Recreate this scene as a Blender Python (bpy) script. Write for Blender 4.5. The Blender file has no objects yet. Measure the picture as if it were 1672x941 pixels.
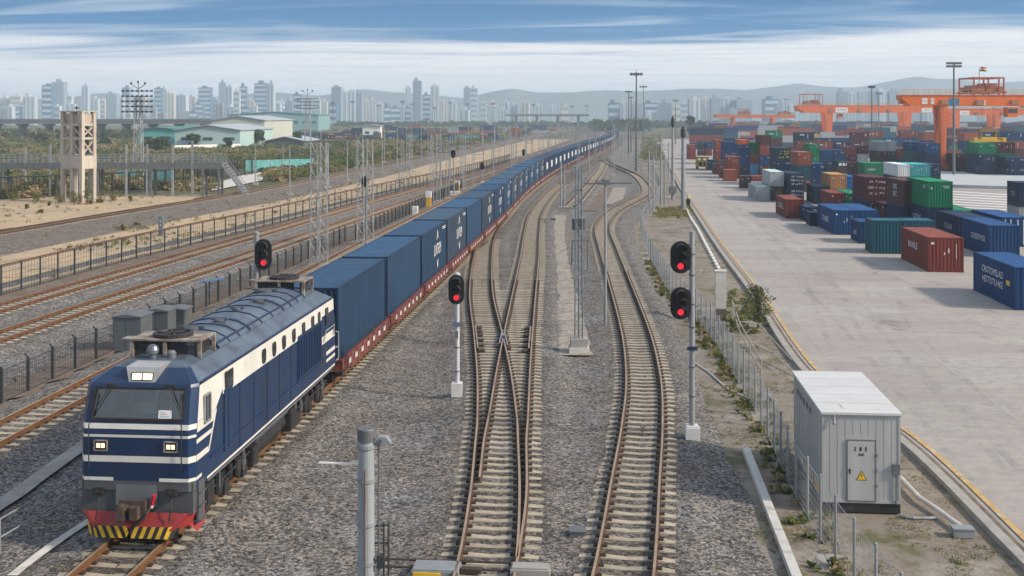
import bpy, math, random
import numpy as np
from mathutils import Vector, noise as mnoise
R = math.radians
rnd = random.Random(11)
SC = bpy.context.scene
COL = SC.collection

# ------------------------------------------------------------------ camera, world, sun, exposure
FPX, HOR = 1900.0, 190.0            # focal length in photo pixels, horizon row
RT = 0.36                           # height of the rail tops
CZ = 11.5 + RT                      # eye height
YAW = math.atan(164 / FPX)
cam = bpy.data.objects.new('camera', bpy.data.cameras.new('camera'))
COL.objects.link(cam); SC.camera = cam
cam.location = (0, 0, CZ); cam.rotation_euler = (R(90), 0, YAW)
cam.data.sensor_width = 36; cam.data.lens = 36 * FPX / 1672
cam.data.shift_y = -(470.5 - HOR) / 1672
cam.data.clip_start = 0.5; cam.data.clip_end = 20000

SUN_AZ, SUN_EL = 104, 33             # azimuth clockwise from +Y, degrees
sun = bpy.data.objects.new('sun', bpy.data.lights.new('sun', 'SUN'))
COL.objects.link(sun)
sun.data.energy = 3.9; sun.data.angle = R(6); sun.data.color = (1.0, 0.87, 0.70)
sd = Vector((math.sin(R(SUN_AZ)) * math.cos(R(SUN_EL)), math.cos(R(SUN_AZ)) * math.cos(R(SUN_EL)), math.sin(R(SUN_EL))))
sun.rotation_euler = (-sd).to_track_quat('-Z', 'Y').to_euler()

W = bpy.data.worlds.new('World'); SC.world = W; W.use_nodes = True
def build_world():
    nt = W.node_tree; N = nt.nodes; L = nt.links; N.clear()
    def nd(t, **k):
        n = N.new(t)
        for a, b in k.items(): setattr(n, a, b)
        return n
    def math_(op, a, b=None, c=None, clamp=False):
        n = nd('ShaderNodeMath', operation=op); n.use_clamp = clamp
        for i, v in enumerate((a, b, c)):
            if v is None: continue
            if isinstance(v, (int, float)): n.inputs[i].default_value = v
            else: L.new(v, n.inputs[i])
        return n.outputs[0]
    def mixc(f, a, b):
        n = nd('ShaderNodeMix', data_type='RGBA')
        for s, v in ((0, f), (6, a), (7, b)):
            if isinstance(v, (int, float)): n.inputs[s].default_value = v
            elif isinstance(v, tuple): n.inputs[s].default_value = (*v, 1)
            else: L.new(v, n.inputs[s])
        return n.outputs[2]
    def smooth(x, a, b):
        n = nd('ShaderNodeMapRange', interpolation_type='SMOOTHSTEP')
        L.new(x, n.inputs[0]); n.inputs[1].default_value = a; n.inputs[2].default_value = b
        return n.outputs[0]
    sky = nd('ShaderNodeTexSky', sky_type='NISHITA'); sky.sun_disc = False
    sky.sun_elevation = R(SUN_EL); sky.sun_rotation = R(SUN_AZ); sky.air_density = 1.2; sky.dust_density = 2.0; sky.ozone_density = 2.0
    tc = nd('ShaderNodeTexCoord'); sp = nd('ShaderNodeSeparateXYZ'); L.new(tc.outputs['Generated'], sp.inputs[0])
    z = math_('MAXIMUM', sp.outputs[2], 0.0)
    zc = math_('ADD', z, 0.03)
    cb = nd('ShaderNodeCombineXYZ')
    L.new(math_('DIVIDE', sp.outputs[0], zc), cb.inputs[0]); L.new(math_('DIVIDE', sp.outputs[1], zc), cb.inputs[1])
    mp = nd('ShaderNodeMapping'); mp.inputs['Scale'].default_value = (0.22, 0.62, 1); mp.inputs['Location'].default_value = (3.1, 1.7, 0)
    L.new(cb.outputs[0], mp.inputs[0])
    n1 = nd('ShaderNodeTexNoise'); n1.inputs['Scale'].default_value = 1.0; n1.inputs['Detail'].default_value = 9; n1.inputs['Roughness'].default_value = 0.56; n1.inputs['Distortion'].default_value = 0.7
    L.new(mp.outputs[0], n1.inputs['Vector'])
    n2 = nd('ShaderNodeTexNoise'); n2.inputs['Scale'].default_value = 1.7; n2.inputs['Detail'].default_value = 6; n2.inputs['Roughness'].default_value = 0.5; n2.inputs['Distortion'].default_value = 1.0
    L.new(mp.outputs[0], n2.inputs['Vector'])
    # pale stratus sheet low down, deep blue gap above it, thin streaks over the gap
    jit = math_('MULTIPLY_ADD', n1.outputs[0], 0.085, -0.0425)
    e = math_('ADD', z, jit)
    blue = smooth(math_('MULTIPLY_ADD', sp.outputs[0], -0.012, e), 0.050, 0.080)
    streak = math_('MULTIPLY', smooth(n2.outputs[0], 0.46, 0.74), 0.50)
    grey = smooth(n2.outputs[0], 0.36, 0.62)
    pale = mixc(grey, (0.72, 0.74, 0.80), (0.88, 0.86, 0.865))
    deep = mixc(smooth(z, 0.07, 0.13), (0.004, 0.165, 0.40), (0.0, 0.115, 0.31))
    low = mixc(blue, pale, mixc(streak, deep, (0.62, 0.70, 0.80)))
    skyc = nd('ShaderNodeVectorMath', operation='SCALE'); L.new(sky.outputs[0], skyc.inputs[0]); skyc.inputs['Scale'].default_value = 0.11
    over = mixc(math_('MULTIPLY_ADD', grey, 0.35, 0.30), skyc.outputs[0], (0.72, 0.77, 0.86))
    col = mixc(smooth(z, 0.13, 0.30), low, over)
    bg = nd('ShaderNodeBackground'); L.new(col, bg.inputs[0]); bg.inputs[1].default_value = 1.0
    out = nd('ShaderNodeOutputWorld'); L.new(bg.outputs[0], out.inputs[0])
build_world()
SC.view_settings.view_transform = 'Standard'; SC.view_settings.look = 'None'
SC.view_settings.exposure = 0.26; SC.view_settings.gamma = 1.0; SC.view_settings.use_curve_mapping = False
SC.cycles.use_denoising = True
SC.cycles.max_bounces = 6; SC.cycles.diffuse_bounces = 3; SC.cycles.glossy_bounces = 3; SC.cycles.volume_bounces = 2
SC.cycles.transparent_max_bounces = 8
SC.render.resolution_x = 1024; SC.render.resolution_y = 576

# ------------------------------------------------------------------ photo pixel -> point on a level plane
_F = (-math.sin(YAW), math.cos(YAW)); _R = (math.cos(YAW), math.sin(YAW))
def P(x, y, z=0.0):
    d = (CZ - z) * FPX / (y - HOR); u = (x - 836) / FPX
    return Vector((d * (_F[0] + u * _R[0]), d * (_F[1] + u * _R[1]), z))
def D(x, d, z=0.0):                 # a point at depth d along the view axis
    u = (x - 836) / FPX
    return Vector((d * (_F[0] + u * _R[0]), d * (_F[1] + u * _R[1]), z))
def ZH(y, d): return CZ - (y - HOR) * d / FPX      # height seen at row y, depth d
def DP(y, z=0.0): return (CZ - z) * FPX / (y - HOR)

# ------------------------------------------------------------------ mesh builder
class MB:
    def __init__(s): s.v = []; s.f = []; s.m = []
    def add(s, vs, fs, m=0):
        o = len(s.v); s.v += [tuple(v) for v in vs]
        for f in fs: s.f.append(tuple(i + o for i in f)); s.m.append(m)
        return s
    def box(s, x0, x1, y0, y1, z0, z1, m=0):
        return s.add([(x0,y0,z0),(x1,y0,z0),(x1,y1,z0),(x0,y1,z0),(x0,y0,z1),(x1,y0,z1),(x1,y1,z1),(x0,y1,z1)],
                     [(3,2,1,0),(4,5,6,7),(0,1,5,4),(1,2,6,5),(2,3,7,6),(3,0,4,7)], m)
    def beam(s, p, q, w, h, m=0, up=(0,0,1)):       # rectangular bar from p to q
        p, q = Vector(p), Vector(q); d = (q - p).normalized(); u = Vector(up)
        if abs(d.dot(u)) > .98: u = Vector((0, 1, 0))
        a = d.cross(u).normalized() * (w / 2); b = a.cross(d).normalized() * (h / 2)
        vs = [p-a-b, p+a-b, p+a+b, p-a+b, q-a-b, q+a-b, q+a+b, q-a+b]
        return s.add(vs, [(3,2,1,0),(4,5,6,7),(0,1,5,4),(1,2,6,5),(2,3,7,6),(3,0,4,7)], m)
    def tube(s, p, q, r, r2=None, n=8, m=0, cap=True):
        p, q = Vector(p), Vector(q); r2 = r if r2 is None else r2
        d = (q - p).normalized(); u = Vector((0,0,1)) if abs(d.z) < .9 else Vector((1,0,0))
        a = d.cross(u).normalized(); b = a.cross(d)
        vs = []
        for c, rr in ((p, r), (q, r2)):
            for i in range(n):
                t = 2 * math.pi * i / n; vs.append(c + (a * math.cos(t) + b * math.sin(t)) * rr)
        fs = [(i, (i+1) % n, n + (i+1) % n, n + i) for i in range(n)]
        if cap: fs += [tuple(range(n-1, -1, -1)), tuple(range(n, 2*n))]
        return s.add(vs, fs, m)
    def path(s, pts, r, n=6, m=0):
        for a, b in zip(pts[:-1], pts[1:]): s.tube(a, b, r, n=n, m=m)
        return s
    def poly(s, pts, m=0): return s.add(pts, [tuple(range(len(pts)))], m)
    def prism(s, pts, vec, m=0):                    # polygon pushed along vec
        n = len(pts); vec = Vector(vec); a = [Vector(p) for p in pts]; b = [p + vec for p in a]
        fs = [tuple(range(n-1, -1, -1)), tuple(range(n, 2*n))] + [(i, (i+1) % n, n + (i+1) % n, n + i) for i in range(n)]
        return s.add(a + b, fs, m)
    def lathe(s, c, prof, n=16, m=0, axis='z'):     # prof = (radius, height) pairs
        vs = []
        for r, h in prof:
            for i in range(n):
                t = 2 * math.pi * i / n; x, y = r * math.cos(t), r * math.sin(t)
                vs.append((c[0]+x, c[1]+y, c[2]+h) if axis == 'z' else ((c[0]+x, c[1]+h, c[2]+y) if axis == 'y' else (c[0]+h, c[1]+x, c[2]+y)))
        fs = [(k*n+i, k*n+(i+1) % n, (k+1)*n+(i+1) % n, (k+1)*n+i) for k in range(len(prof)-1) for i in range(n)]
        fs += [tuple(range(n-1, -1, -1)), tuple(range((len(prof)-1)*n, len(prof)*n))]
        return s.add(vs, fs, m)
    def ball(s, c, r, n=12, m=0, sz=1.0):
        k = n // 2
        return s.lathe(c, [(max(.001, r * math.sin(math.pi * i / k)), -r * sz * math.cos(math.pi * i / k)) for i in range(k + 1)], n, m)
    def mesh(s, name, mats=None, smooth=False):
        me = bpy.data.meshes.new(name); me.from_pydata(s.v, [], s.f)
        for mt in (mats if isinstance(mats, (list, tuple)) else [mats] if mats else []): me.materials.append(mt)
        if max(s.m, default=0) > 0: me.polygons.foreach_set('material_index', s.m)
        if smooth: me.polygons.foreach_set('use_smooth', [True] * len(me.polygons))
        me.update(); return me
    def build(s, name, mats, parent=None, loc=(0,0,0), rot=0.0, smooth=False):
        return link(name, s.mesh(name, mats, smooth), parent, loc, rot)
def link(name, me, parent=None, loc=(0,0,0), rot=0.0):
    o = bpy.data.objects.new(name, me); COL.objects.link(o)
    o.location = loc; o.rotation_euler = (0, 0, rot)
    if parent is not None: o.parent = parent
    return o
def tag(o, label=None, cat=None, group=None, kind=None):
    for k, v in (('label', label), ('category', cat), ('group', group), ('kind', kind)):
        if v: o[k] = v
    return o
def thing(name, label, cat, loc=(0,0,0), rot=0.0, group=None):
    o = bpy.data.objects.new(name, None); COL.objects.link(o); o.empty_display_size = .3
    o.location = loc; o.rotation_euler = (0, 0, rot)
    return tag(o, label, cat, group)
def dup(root, loc, rot=0.0, label=None):
    r = root.copy(); COL.objects.link(r); r.location = loc; r.rotation_euler = (0, 0, rot)
    if label: r['label'] = label
    for ch in list(root.children):
        c = ch.copy(); COL.objects.link(c); c.parent = r
        for g in list(ch.children):
            d = g.copy(); COL.objects.link(d); d.parent = c
    return r
def struct(o): o['kind'] = 'structure'; return o
ONES = ['first','second','third','fourth','fifth','sixth','seventh','eighth','ninth','tenth','eleventh','twelfth','thirteenth','fourteenth','fifteenth','sixteenth','seventeenth','eighteenth','nineteenth']
def nth(n):
    if n < 20: return ONES[n - 1]
    t = ['twent','thirt','fort','fift','sixt','sevent','eight','ninet'][n // 10 - 2]
    return t + 'ieth' if n % 10 == 0 else t + 'y-' + ONES[n % 10 - 1]

# ------------------------------------------------------------------ materials
MATS = {}
def mat(name, col, rough=.7, metal=0.0, var=.18, vs=1.5, bump=0.0, bs=20.0, col2=None, c2=(.55, .75), c2s=.6, emit=None, objcol=False, spec=.5, streak=False, coord='Object', rand=.0):
    if name in MATS: return MATS[name]
    m = bpy.data.materials.new(name); m.use_nodes = True; MATS[name] = m
    nt = m.node_tree; N = nt.nodes; L = nt.links; b = N['Principled BSDF']
    b.inputs['Roughness'].default_value = rough; b.inputs['Metallic'].default_value = metal; b.inputs['Specular IOR Level'].default_value = spec
    tc = N.new('ShaderNodeTexCoord'); src = tc.outputs[coord]
    if coord == 'World':
        pass
    def noise(scale, det=6, ro=.6, stretch=None):
        n = N.new('ShaderNodeTexNoise'); n.inputs['Scale'].default_value = scale; n.inputs['Detail'].default_value = det; n.inputs['Roughness'].default_value = ro
        if stretch:
            mp = N.new('ShaderNodeMapping'); mp.inputs['Scale'].default_value = stretch; L.new(src, mp.inputs[0]); L.new(mp.outputs[0], n.inputs['Vector'])
        else: L.new(src, n.inputs['Vector'])
        return n.outputs[0]
    def mix(f, a, c, mode='MIX'):
        n = N.new('ShaderNodeMix'); n.data_type = 'RGBA'; n.blend_type = mode
        for s, v in ((0, f), (6, a), (7, c)):
            if isinstance(v, (int, float)): n.inputs[s].default_value = v
            elif isinstance(v, tuple): n.inputs[s].default_value = (*v[:3], 1)
            else: L.new(v, n.inputs[s])
        return n.outputs[2]
    if objcol:
        oi = N.new('ShaderNodeObjectInfo'); c = oi.outputs['Color']
    else: c = tuple(col)
    if col2 is not None:
        mr = N.new('ShaderNodeMapRange'); mr.inputs[1].default_value = c2[0]; mr.inputs[2].default_value = c2[1]
        L.new(noise(c2s, 8, .65), mr.inputs[0]); c = mix(mr.outputs[0], c, tuple(col2))
    if var:
        mr = N.new('ShaderNodeMapRange'); mr.inputs[1].default_value = .3; mr.inputs[2].default_value = .7; mr.inputs[3].default_value = 1 - var; mr.inputs[4].default_value = 1 + var
        L.new(noise(vs, 6, .6, (1, 1, .12) if streak else None), mr.inputs[0])
        g = mr.outputs[0]
        if rand:
            oi2 = N.new('ShaderNodeObjectInfo'); m2 = N.new('ShaderNodeMapRange'); m2.inputs[3].default_value = 1 - rand; m2.inputs[4].default_value = 1 + rand
            L.new(oi2.outputs['Random'], m2.inputs[0]); mm = N.new('ShaderNodeMath'); mm.operation = 'MULTIPLY'; L.new(g, mm.inputs[0]); L.new(m2.outputs[0], mm.inputs[1]); g = mm.outputs[0]
        vm = N.new('ShaderNodeVectorMath'); vm.operation = 'SCALE'
        if isinstance(c, tuple): vm.inputs[0].default_value = c
        else: L.new(c, vm.inputs[0])
        L.new(g, vm.inputs['Scale']); c = vm.outputs[0]
    if isinstance(c, tuple): b.inputs['Base Color'].default_value = (*c, 1)
    else: L.new(c, b.inputs['Base Color'])
    if bump:
        bn = N.new('ShaderNodeBump'); bn.inputs['Strength'].default_value = bump; bn.inputs['Distance'].default_value = .02
        L.new(noise(bs, 4), bn.inputs['Height']); L.new(bn.outputs[0], b.inputs['Normal'])
    if emit:
        b.inputs['Emission Color'].default_value = (*emit[0], 1); b.inputs['Emission Strength'].default_value = emit[1]
    return m

def gravel(name, base, tint, scale=9.0, dark=.35, light=1.75, patch=(.30, .27, .24), pf=(.5, .72)):
    """crushed stone: one tone per stone, gaps between the stones, larger drifts of tone"""
    m = bpy.data.materials.new(name); m.use_nodes = True; MATS[name] = m
    nt = m.node_tree; N = nt.nodes; L = nt.links; b = N['Principled BSDF']; b.inputs['Roughness'].default_value = .9; b.inputs['Specular IOR Level'].default_value = .3
    tc = N.new('ShaderNodeTexCoord')
    nz = N.new('ShaderNodeTexNoise'); nz.inputs['Scale'].default_value = 14; nz.inputs['Detail'].default_value = 2; L.new(tc.outputs['Object'], nz.inputs['Vector'])
    add = N.new('ShaderNodeMixRGB'); add.blend_type = 'LINEAR_LIGHT'; add.inputs[0].default_value = .06; L.new(tc.outputs['Object'], add.inputs[1]); L.new(nz.outputs['Color'], add.inputs[2])
    v1 = N.new('ShaderNodeTexVoronoi'); v1.inputs['Scale'].default_value = scale; v1.inputs['Randomness'].default_value = 1; L.new(add.outputs[0], v1.inputs['Vector'])
    v2 = N.new('ShaderNodeTexVoronoi'); v2.feature = 'DISTANCE_TO_EDGE'; v2.inputs['Scale'].default_value = scale; L.new(add.outputs[0], v2.inputs['Vector'])
    sp = N.new('ShaderNodeSeparateColor'); L.new(v1.outputs['Color'], sp.inputs[0])
    mr = N.new('ShaderNodeMapRange'); mr.inputs[3].default_value = dark; mr.inputs[4].default_value = light; L.new(sp.outputs[0], mr.inputs[0])
    pw = N.new('ShaderNodeMath'); pw.operation = 'POWER'; L.new(mr.outputs[0], pw.inputs[0]); pw.inputs[1].default_value = 1.35
    hue = N.new('ShaderNodeMix'); hue.data_type = 'RGBA'; hue.inputs[6].default_value = (*base, 1); hue.inputs[7].default_value = (*tint, 1)
    cr = N.new('ShaderNodeMapRange'); cr.inputs[1].default_value = .55; cr.inputs[2].default_value = .9; L.new(sp.outputs[1], cr.inputs[0]); L.new(cr.outputs[0], hue.inputs[0])
    n3 = N.new('ShaderNodeTexNoise'); n3.inputs['Scale'].default_value = .23; n3.inputs['Detail'].default_value = 7; n3.inputs['Roughness'].default_value = .7; L.new(tc.outputs['Object'], n3.inputs['Vector'])
    p3 = N.new('ShaderNodeMapRange'); p3.inputs[1].default_value = pf[0]; p3.inputs[2].default_value = pf[1]; L.new(n3.outputs[0], p3.inputs[0])
    h2 = N.new('ShaderNodeMix'); h2.data_type = 'RGBA'; L.new(p3.outputs[0], h2.inputs[0]); L.new(hue.outputs[2], h2.inputs[6]); h2.inputs[7].default_value = (*patch, 1)
    gap = N.new('ShaderNodeMapRange'); gap.inputs[1].default_value = 0.0; gap.inputs[2].default_value = .10; gap.inputs[3].default_value = .55; gap.inputs[4].default_value = 1.0; L.new(v2.outputs['Distance'], gap.inputs[0])
    mm = N.new('ShaderNodeMath'); mm.operation = 'MULTIPLY'; L.new(pw.outputs[0], mm.inputs[0]); L.new(gap.outputs[0], mm.inputs[1])
    n4 = N.new('ShaderNodeTexNoise'); n4.inputs['Scale'].default_value = .9; n4.inputs['Detail'].default_value = 6; n4.inputs['Roughness'].default_value = .7; L.new(tc.outputs['Object'], n4.inputs['Vector'])
    p4 = N.new('ShaderNodeMapRange'); p4.inputs[1].default_value = .3; p4.inputs[2].default_value = .7; p4.inputs[3].default_value = .72; p4.inputs[4].default_value = 1.28; L.new(n4.outputs[0], p4.inputs[0])
    m5 = N.new('ShaderNodeMath'); m5.operation = 'MULTIPLY'; L.new(mm.outputs[0], m5.inputs[0]); L.new(p4.outputs[0], m5.inputs[1])
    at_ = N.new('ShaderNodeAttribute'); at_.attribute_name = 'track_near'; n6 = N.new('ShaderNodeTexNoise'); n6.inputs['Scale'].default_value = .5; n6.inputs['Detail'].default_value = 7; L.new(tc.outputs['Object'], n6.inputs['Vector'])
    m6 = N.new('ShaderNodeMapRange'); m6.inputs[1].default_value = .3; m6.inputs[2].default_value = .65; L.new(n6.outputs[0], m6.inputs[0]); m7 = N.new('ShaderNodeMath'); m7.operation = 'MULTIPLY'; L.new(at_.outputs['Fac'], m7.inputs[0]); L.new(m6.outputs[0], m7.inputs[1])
    h3 = N.new('ShaderNodeMix'); h3.data_type = 'RGBA'; L.new(m7.outputs[0], h3.inputs[0]); L.new(h2.outputs[2], h3.inputs[6]); h3.inputs[7].default_value = (.060, .046, .036, 1); h2 = h3  # dark brown by the rails: staining plus painted-in shade of the sleeper gaps
    sc = N.new('ShaderNodeVectorMath'); sc.operation = 'SCALE'; L.new(h2.outputs[2], sc.inputs[0]); L.new(m5.outputs[0], sc.inputs['Scale']); L.new(sc.outputs[0], b.inputs['Base Color'])
    bp = N.new('ShaderNodeBump'); bp.inputs['Strength'].default_value = .9; bp.inputs['Distance'].default_value = .05
    hm = N.new('ShaderNodeMath'); hm.operation = 'MULTIPLY_ADD'; L.new(sp.outputs[2], hm.inputs[0]); hm.inputs[1].default_value = .5; L.new(v2.outputs['Distance'], hm.inputs[2])
    L.new(hm.outputs[0], bp.inputs['Height']); L.new(bp.outputs[0], b.inputs['Normal'])
    return m

def layered(name, layers, rough=.9, bump=.4, bs=6.0):
    """ground cover: base colour, then (colour, noise scale, from, to) layers laid over it"""
    m = bpy.data.materials.new(name); m.use_nodes = True; MATS[name] = m
    nt = m.node_tree; N = nt.nodes; L = nt.links; b = N['Principled BSDF']; b.inputs['Roughness'].default_value = rough; b.inputs['Specular IOR Level'].default_value = .25
    tc = N.new('ShaderNodeTexCoord'); c = None
    for i, lay in enumerate(layers):
        if c is None: c = lay; continue
        col, scale, lo, hi = lay
        mp = N.new('ShaderNodeMapping'); mp.inputs['Location'].default_value = (i * 17.3, i * 5.1, 0); L.new(tc.outputs['Object'], mp.inputs[0])
        if isinstance(scale, tuple): mp.inputs['Scale'].default_value = scale; scale = 1
        n = N.new('ShaderNodeTexNoise'); n.inputs['Scale'].default_value = scale; n.inputs['Detail'].default_value = 9; n.inputs['Roughness'].default_value = .66; L.new(mp.outputs[0], n.inputs['Vector'])
        mr = N.new('ShaderNodeMapRange'); mr.inputs[1].default_value = lo; mr.inputs[2].default_value = hi; L.new(n.outputs[0], mr.inputs[0])
        x = N.new('ShaderNodeMix'); x.data_type = 'RGBA'; L.new(mr.outputs[0], x.inputs[0])
        if isinstance(c, tuple): x.inputs[6].default_value = (*c, 1)
        else: L.new(c, x.inputs[6])
        x.inputs[7].default_value = (*col, 1); c = x.outputs[2]
    L.new(c, b.inputs['Base Color'])
    n = N.new('ShaderNodeTexNoise'); n.inputs['Scale'].default_value = bs; n.inputs['Detail'].default_value = 8; L.new(tc.outputs['Object'], n.inputs['Vector'])
    bp = N.new('ShaderNodeBump'); bp.inputs['Strength'].default_value = bump; bp.inputs['Distance'].default_value = .08; L.new(n.outputs[0], bp.inputs['Height']); L.new(bp.outputs[0], b.inputs['Normal'])
    return m

M_GRAVEL = gravel('ballast_stone', (.163, .159, .156), (.225, .185, .145), scale=13.5, dark=.30, light=1.8, patch=(.195, .20, .21))
M_GRAVEL_OLD = gravel('old_ballast', (.17, .15, .135), (.20, .155, .12), scale=12, patch=(.16, .125, .10))
M_EARTH = layered('scrub_ground', [(.105, .100, .050), ((.17, .145, .085), .02, .45, .6), ((.07, .085, .035), .06, .5, .62), ((.05, .062, .028), .4, .5, .7)])
M_SAND = layered('dry_sand', [(.50, .375, .235), ((.40, .33, .24), .12, .45, .6), ((.24, .21, .10), .35, .55, .66), ((.42, .39, .35), .22, .60, .68), ((.33, .25, .16), 2.2, .45, .75)])
M_DIRT = layered('trackside_dirt', [(.225, .195, .165), ((.30, .27, .235), .45, .48, .62), ((.115, .115, .055), .38, .53, .63), ((.085, .092, .04), 1.3, .58, .68), ((.15, .125, .10), 5., .5, .7)])
M_BROWN = layered('packed_brown_earth', [(.165, .125, .095), ((.22, .18, .145), .6, .45, .65), ((.10, .08, .065), 2.0, .5, .7)])
M_APRON = layered('worn_concrete', [(.39, .365, .335), ((.325, .275, .268), (.05, .20, 1), .42, .62), ((.395, .37, .34), (.10, .35, 1), .5, .66), ((.26, .25, .24), (.10, 1.1, 1), .60, .74), ((.31, .30, .29), 1.6, .48, .62), ((.205, .195, .185), .55, .67, .76), ((.24, .23, .22), 4.5, .58, .70)], rough=.8, bump=.12, bs=14)
def slab_joints(m, w, h, amt=.16, joint=.55):
    """cast slabs: each with its own tone, thin dark joints between them"""
    nt = m.node_tree; N = nt.nodes; L = nt.links; b = N['Principled BSDF']; src = b.inputs['Base Color'].links[0].from_socket
    tc = N.new('ShaderNodeTexCoord'); br = N.new('ShaderNodeTexBrick'); L.new(tc.outputs['Object'], br.inputs['Vector']); br.offset = 0
    br.inputs['Color1'].default_value = (1 - amt, 1 - amt, 1 - amt, 1); br.inputs['Color2'].default_value = (1 + amt, 1 + amt, 1 + amt, 1); br.inputs['Mortar'].default_value = (joint, joint, joint, 1)
    br.inputs['Scale'].default_value = 1; br.inputs['Mortar Size'].default_value = .022; br.inputs['Mortar Smooth'].default_value = .4; br.inputs['Brick Width'].default_value = w; br.inputs['Row Height'].default_value = h
    x = N.new('ShaderNodeMix'); x.data_type = 'RGBA'; x.blend_type = 'MULTIPLY'; x.inputs[0].default_value = 1; L.new(src, x.inputs[6]); L.new(br.outputs['Color'], x.inputs[7]); L.new(x.outputs[2], b.inputs['Base Color'])
slab_joints(M_APRON, 5.2, 6.5, .07, .74)
M_CONC = mat('concrete', (.33, .315, .295), .85, var=.2, vs=1.2, bump=.2, col2=(.30, .275, .24), c2=(.5, .7), c2s=1.1)
M_CONC_L = mat('pale_concrete', (.56, .545, .51), .8, var=.14, vs=2., bump=.15, col2=(.40, .37, .33), c2=(.55, .75), c2s=1.6)
M_SLEEPER = mat('sleeper_concrete', (.355, .312, .245), .9, var=.24, vs=3.2, bump=.3, bs=30, col2=(.30, .235, .165), c2=(.50, .75), c2s=2.2, rand=.16)
M_CLIP = mat('rusty_fastening', (.055, .036, .025), .8, var=.3, vs=8)
M_RUST = mat('rail_rust', (.085, .043, .023), .8, var=.28, vs=2.5, bump=.2, bs=30)
M_RUST2 = mat('rail_rust_orange', (.135, .060, .023), .8, var=.25, vs=2.0)
M_RAILTOP = mat('rail_running_face', (.42, .30, .20), .42, .45, var=.22, vs=1.1)
M_SHINE = mat('worn_steel', (.55, .52, .50), .3, .9, var=.1)
M_GALV = mat('galvanised_steel', (.29, .31, .33), .55, .25, var=.18, vs=2.2, rand=.08)
M_GALV_D = mat('weathered_steel', (.15, .16, .172), .55, .3, var=.2, vs=2)
M_FENCE = mat('dark_fence_paint', (.035, .04, .045), .6, var=.2)
M_WIRE = mat('fence_wire', (.12, .125, .13), .55, .4, var=.1)
M_WIRE_L = mat('zinc_wire', (.46, .48, .50), .5, .4, var=.1)
M_WHITE = mat('white_paint', (.74, .74, .72), .6, var=.08, vs=3)
M_YEL = mat('faded_yellow_line', (.48, .32, .13), .8, var=.25, vs=2.0, col2=(.46, .41, .34), c2=(.5, .62), c2s=1.7)
M_BLACK = mat('signal_black', (.012, .012, .014), .45, var=.1)
M_RED_L = mat('red_lamp', (.6, .02, .03), .3, var=0, emit=((1, .03, .06), .7))
M_DARKLENS = mat('dark_lens', (.02, .02, .024), .15, var=0)
M_LAMP = mat('lit_headlamp', (1, .9, .75), .3, var=0, emit=((1, .72, .36), 1.0))
M_PAINT = mat('container_paint', (1, 1, 1), .55, spec=.22, var=.20, vs=1.3, objcol=True, streak=True, col2=(.16, .085, .05), c2=(.66, .80), c2s=1.6)
M_PAINT_F = mat('far_container_paint', (1, 1, 1), .6, spec=.2, var=.12, vs=.5, objcol=True)
M_MARK = mat('white_lettering', (.72, .73, .74), .6, var=.10, vs=4)
def leafmat(name, col):
    """leaves let part of the light through"""
    m = mat(name, col, .75, var=.35, vs=.6, spec=.2); nt = m.node_tree; N = nt.nodes; L = nt.links; b = N['Principled BSDF']; out = [n for n in N if n.type == 'OUTPUT_MATERIAL'][0]
    t = N.new('ShaderNodeBsdfTranslucent'); L.new(b.inputs['Base Color'].links[0].from_socket, t.inputs[0]); x = N.new('ShaderNodeMixShader'); x.inputs[0].default_value = .45
    L.new(b.outputs[0], x.inputs[1]); L.new(t.outputs[0], x.inputs[2]); L.new(x.outputs[0], out.inputs[0]); return m
M_LEAF = leafmat('leaf_green', (.12, .155, .05))
M_LEAF_D = leafmat('leaf_dark', (.068, .098, .042))
M_LEAF_Y = leafmat('leaf_olive', (.24, .22, .075))
M_DRY = leafmat('dry_stalks', (.37, .29, .165))
M_BARK = mat('bark', (.09, .07, .052), .9, var=.2, vs=3, bump=.3)

# ------------------------------------------------------------------ small geometry helpers
def spline(pts, step=1.0):
    """Catmull-Rom through world points, resampled at about `step` metres"""
    p = [Vector(q) for q in pts]; p = [p[0] * 2 - p[1]] + p + [p[-1] * 2 - p[-2]]
    out = []
    for i in range(1, len(p) - 2):
        a, b, c, d = p[i-1:i+3]; n = max(2, int((c - b).length / step))
        for k in range(n):
            t = k / n
            out.append(.5 * ((2*b) + (c-a)*t + (2*a-5*b+4*c-d)*t*t + (3*b-a-3*c+d)*t**3))
    out.append(p[-2]); return out
def resample(pts, step):
    out = [pts[0].copy()]; acc = 0.0
    for a, b in zip(pts[:-1], pts[1:]):
        l = (b - a).length; t = step - acc
        while t <= l: out.append(a + (b - a) * (t / l)); t += step
        acc = (acc + l) % step if l < step else l - (t - step)
    return out
def offset(pts, d):
    out = []
    for i, p in enumerate(pts):
        t = (pts[min(i+1, len(pts)-1)] - pts[max(i-1, 0)]); t.z = 0; t.normalize()
        out.append(p + Vector((t.y, -t.x, 0)) * d)
    return out
def ribbon(mb, left, right, m=0):
    n = len(left); mb.add(list(left) + list(right), [(i, i+1, n+i+1, n+i) for i in range(n-1)], m); return mb
def text_mb(s, size, mb=None, fn=None, m=0):
    """letters as flat polygons; fn maps (u, v) to a point"""
    cu = bpy.data.curves.new('lettering', 'FONT'); cu.body = s; cu.size = size; cu.align_x = 'CENTER'; cu.align_y = 'CENTER'; cu.resolution_u = 2
    o = bpy.data.objects.new('lettering', cu); COL.objects.link(o)
    dg = bpy.context.evaluated_depsgraph_get(); me = o.evaluated_get(dg).to_mesh()
    mb = mb or MB(); mb.add([fn(v.co.x, v.co.y) for v in me.vertices], [tuple(p.vertices) for p in me.polygons], m)
    o.evaluated_get(dg).to_mesh_clear(); bpy.data.objects.remove(o); bpy.data.curves.remove(cu)
    return mb
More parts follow.
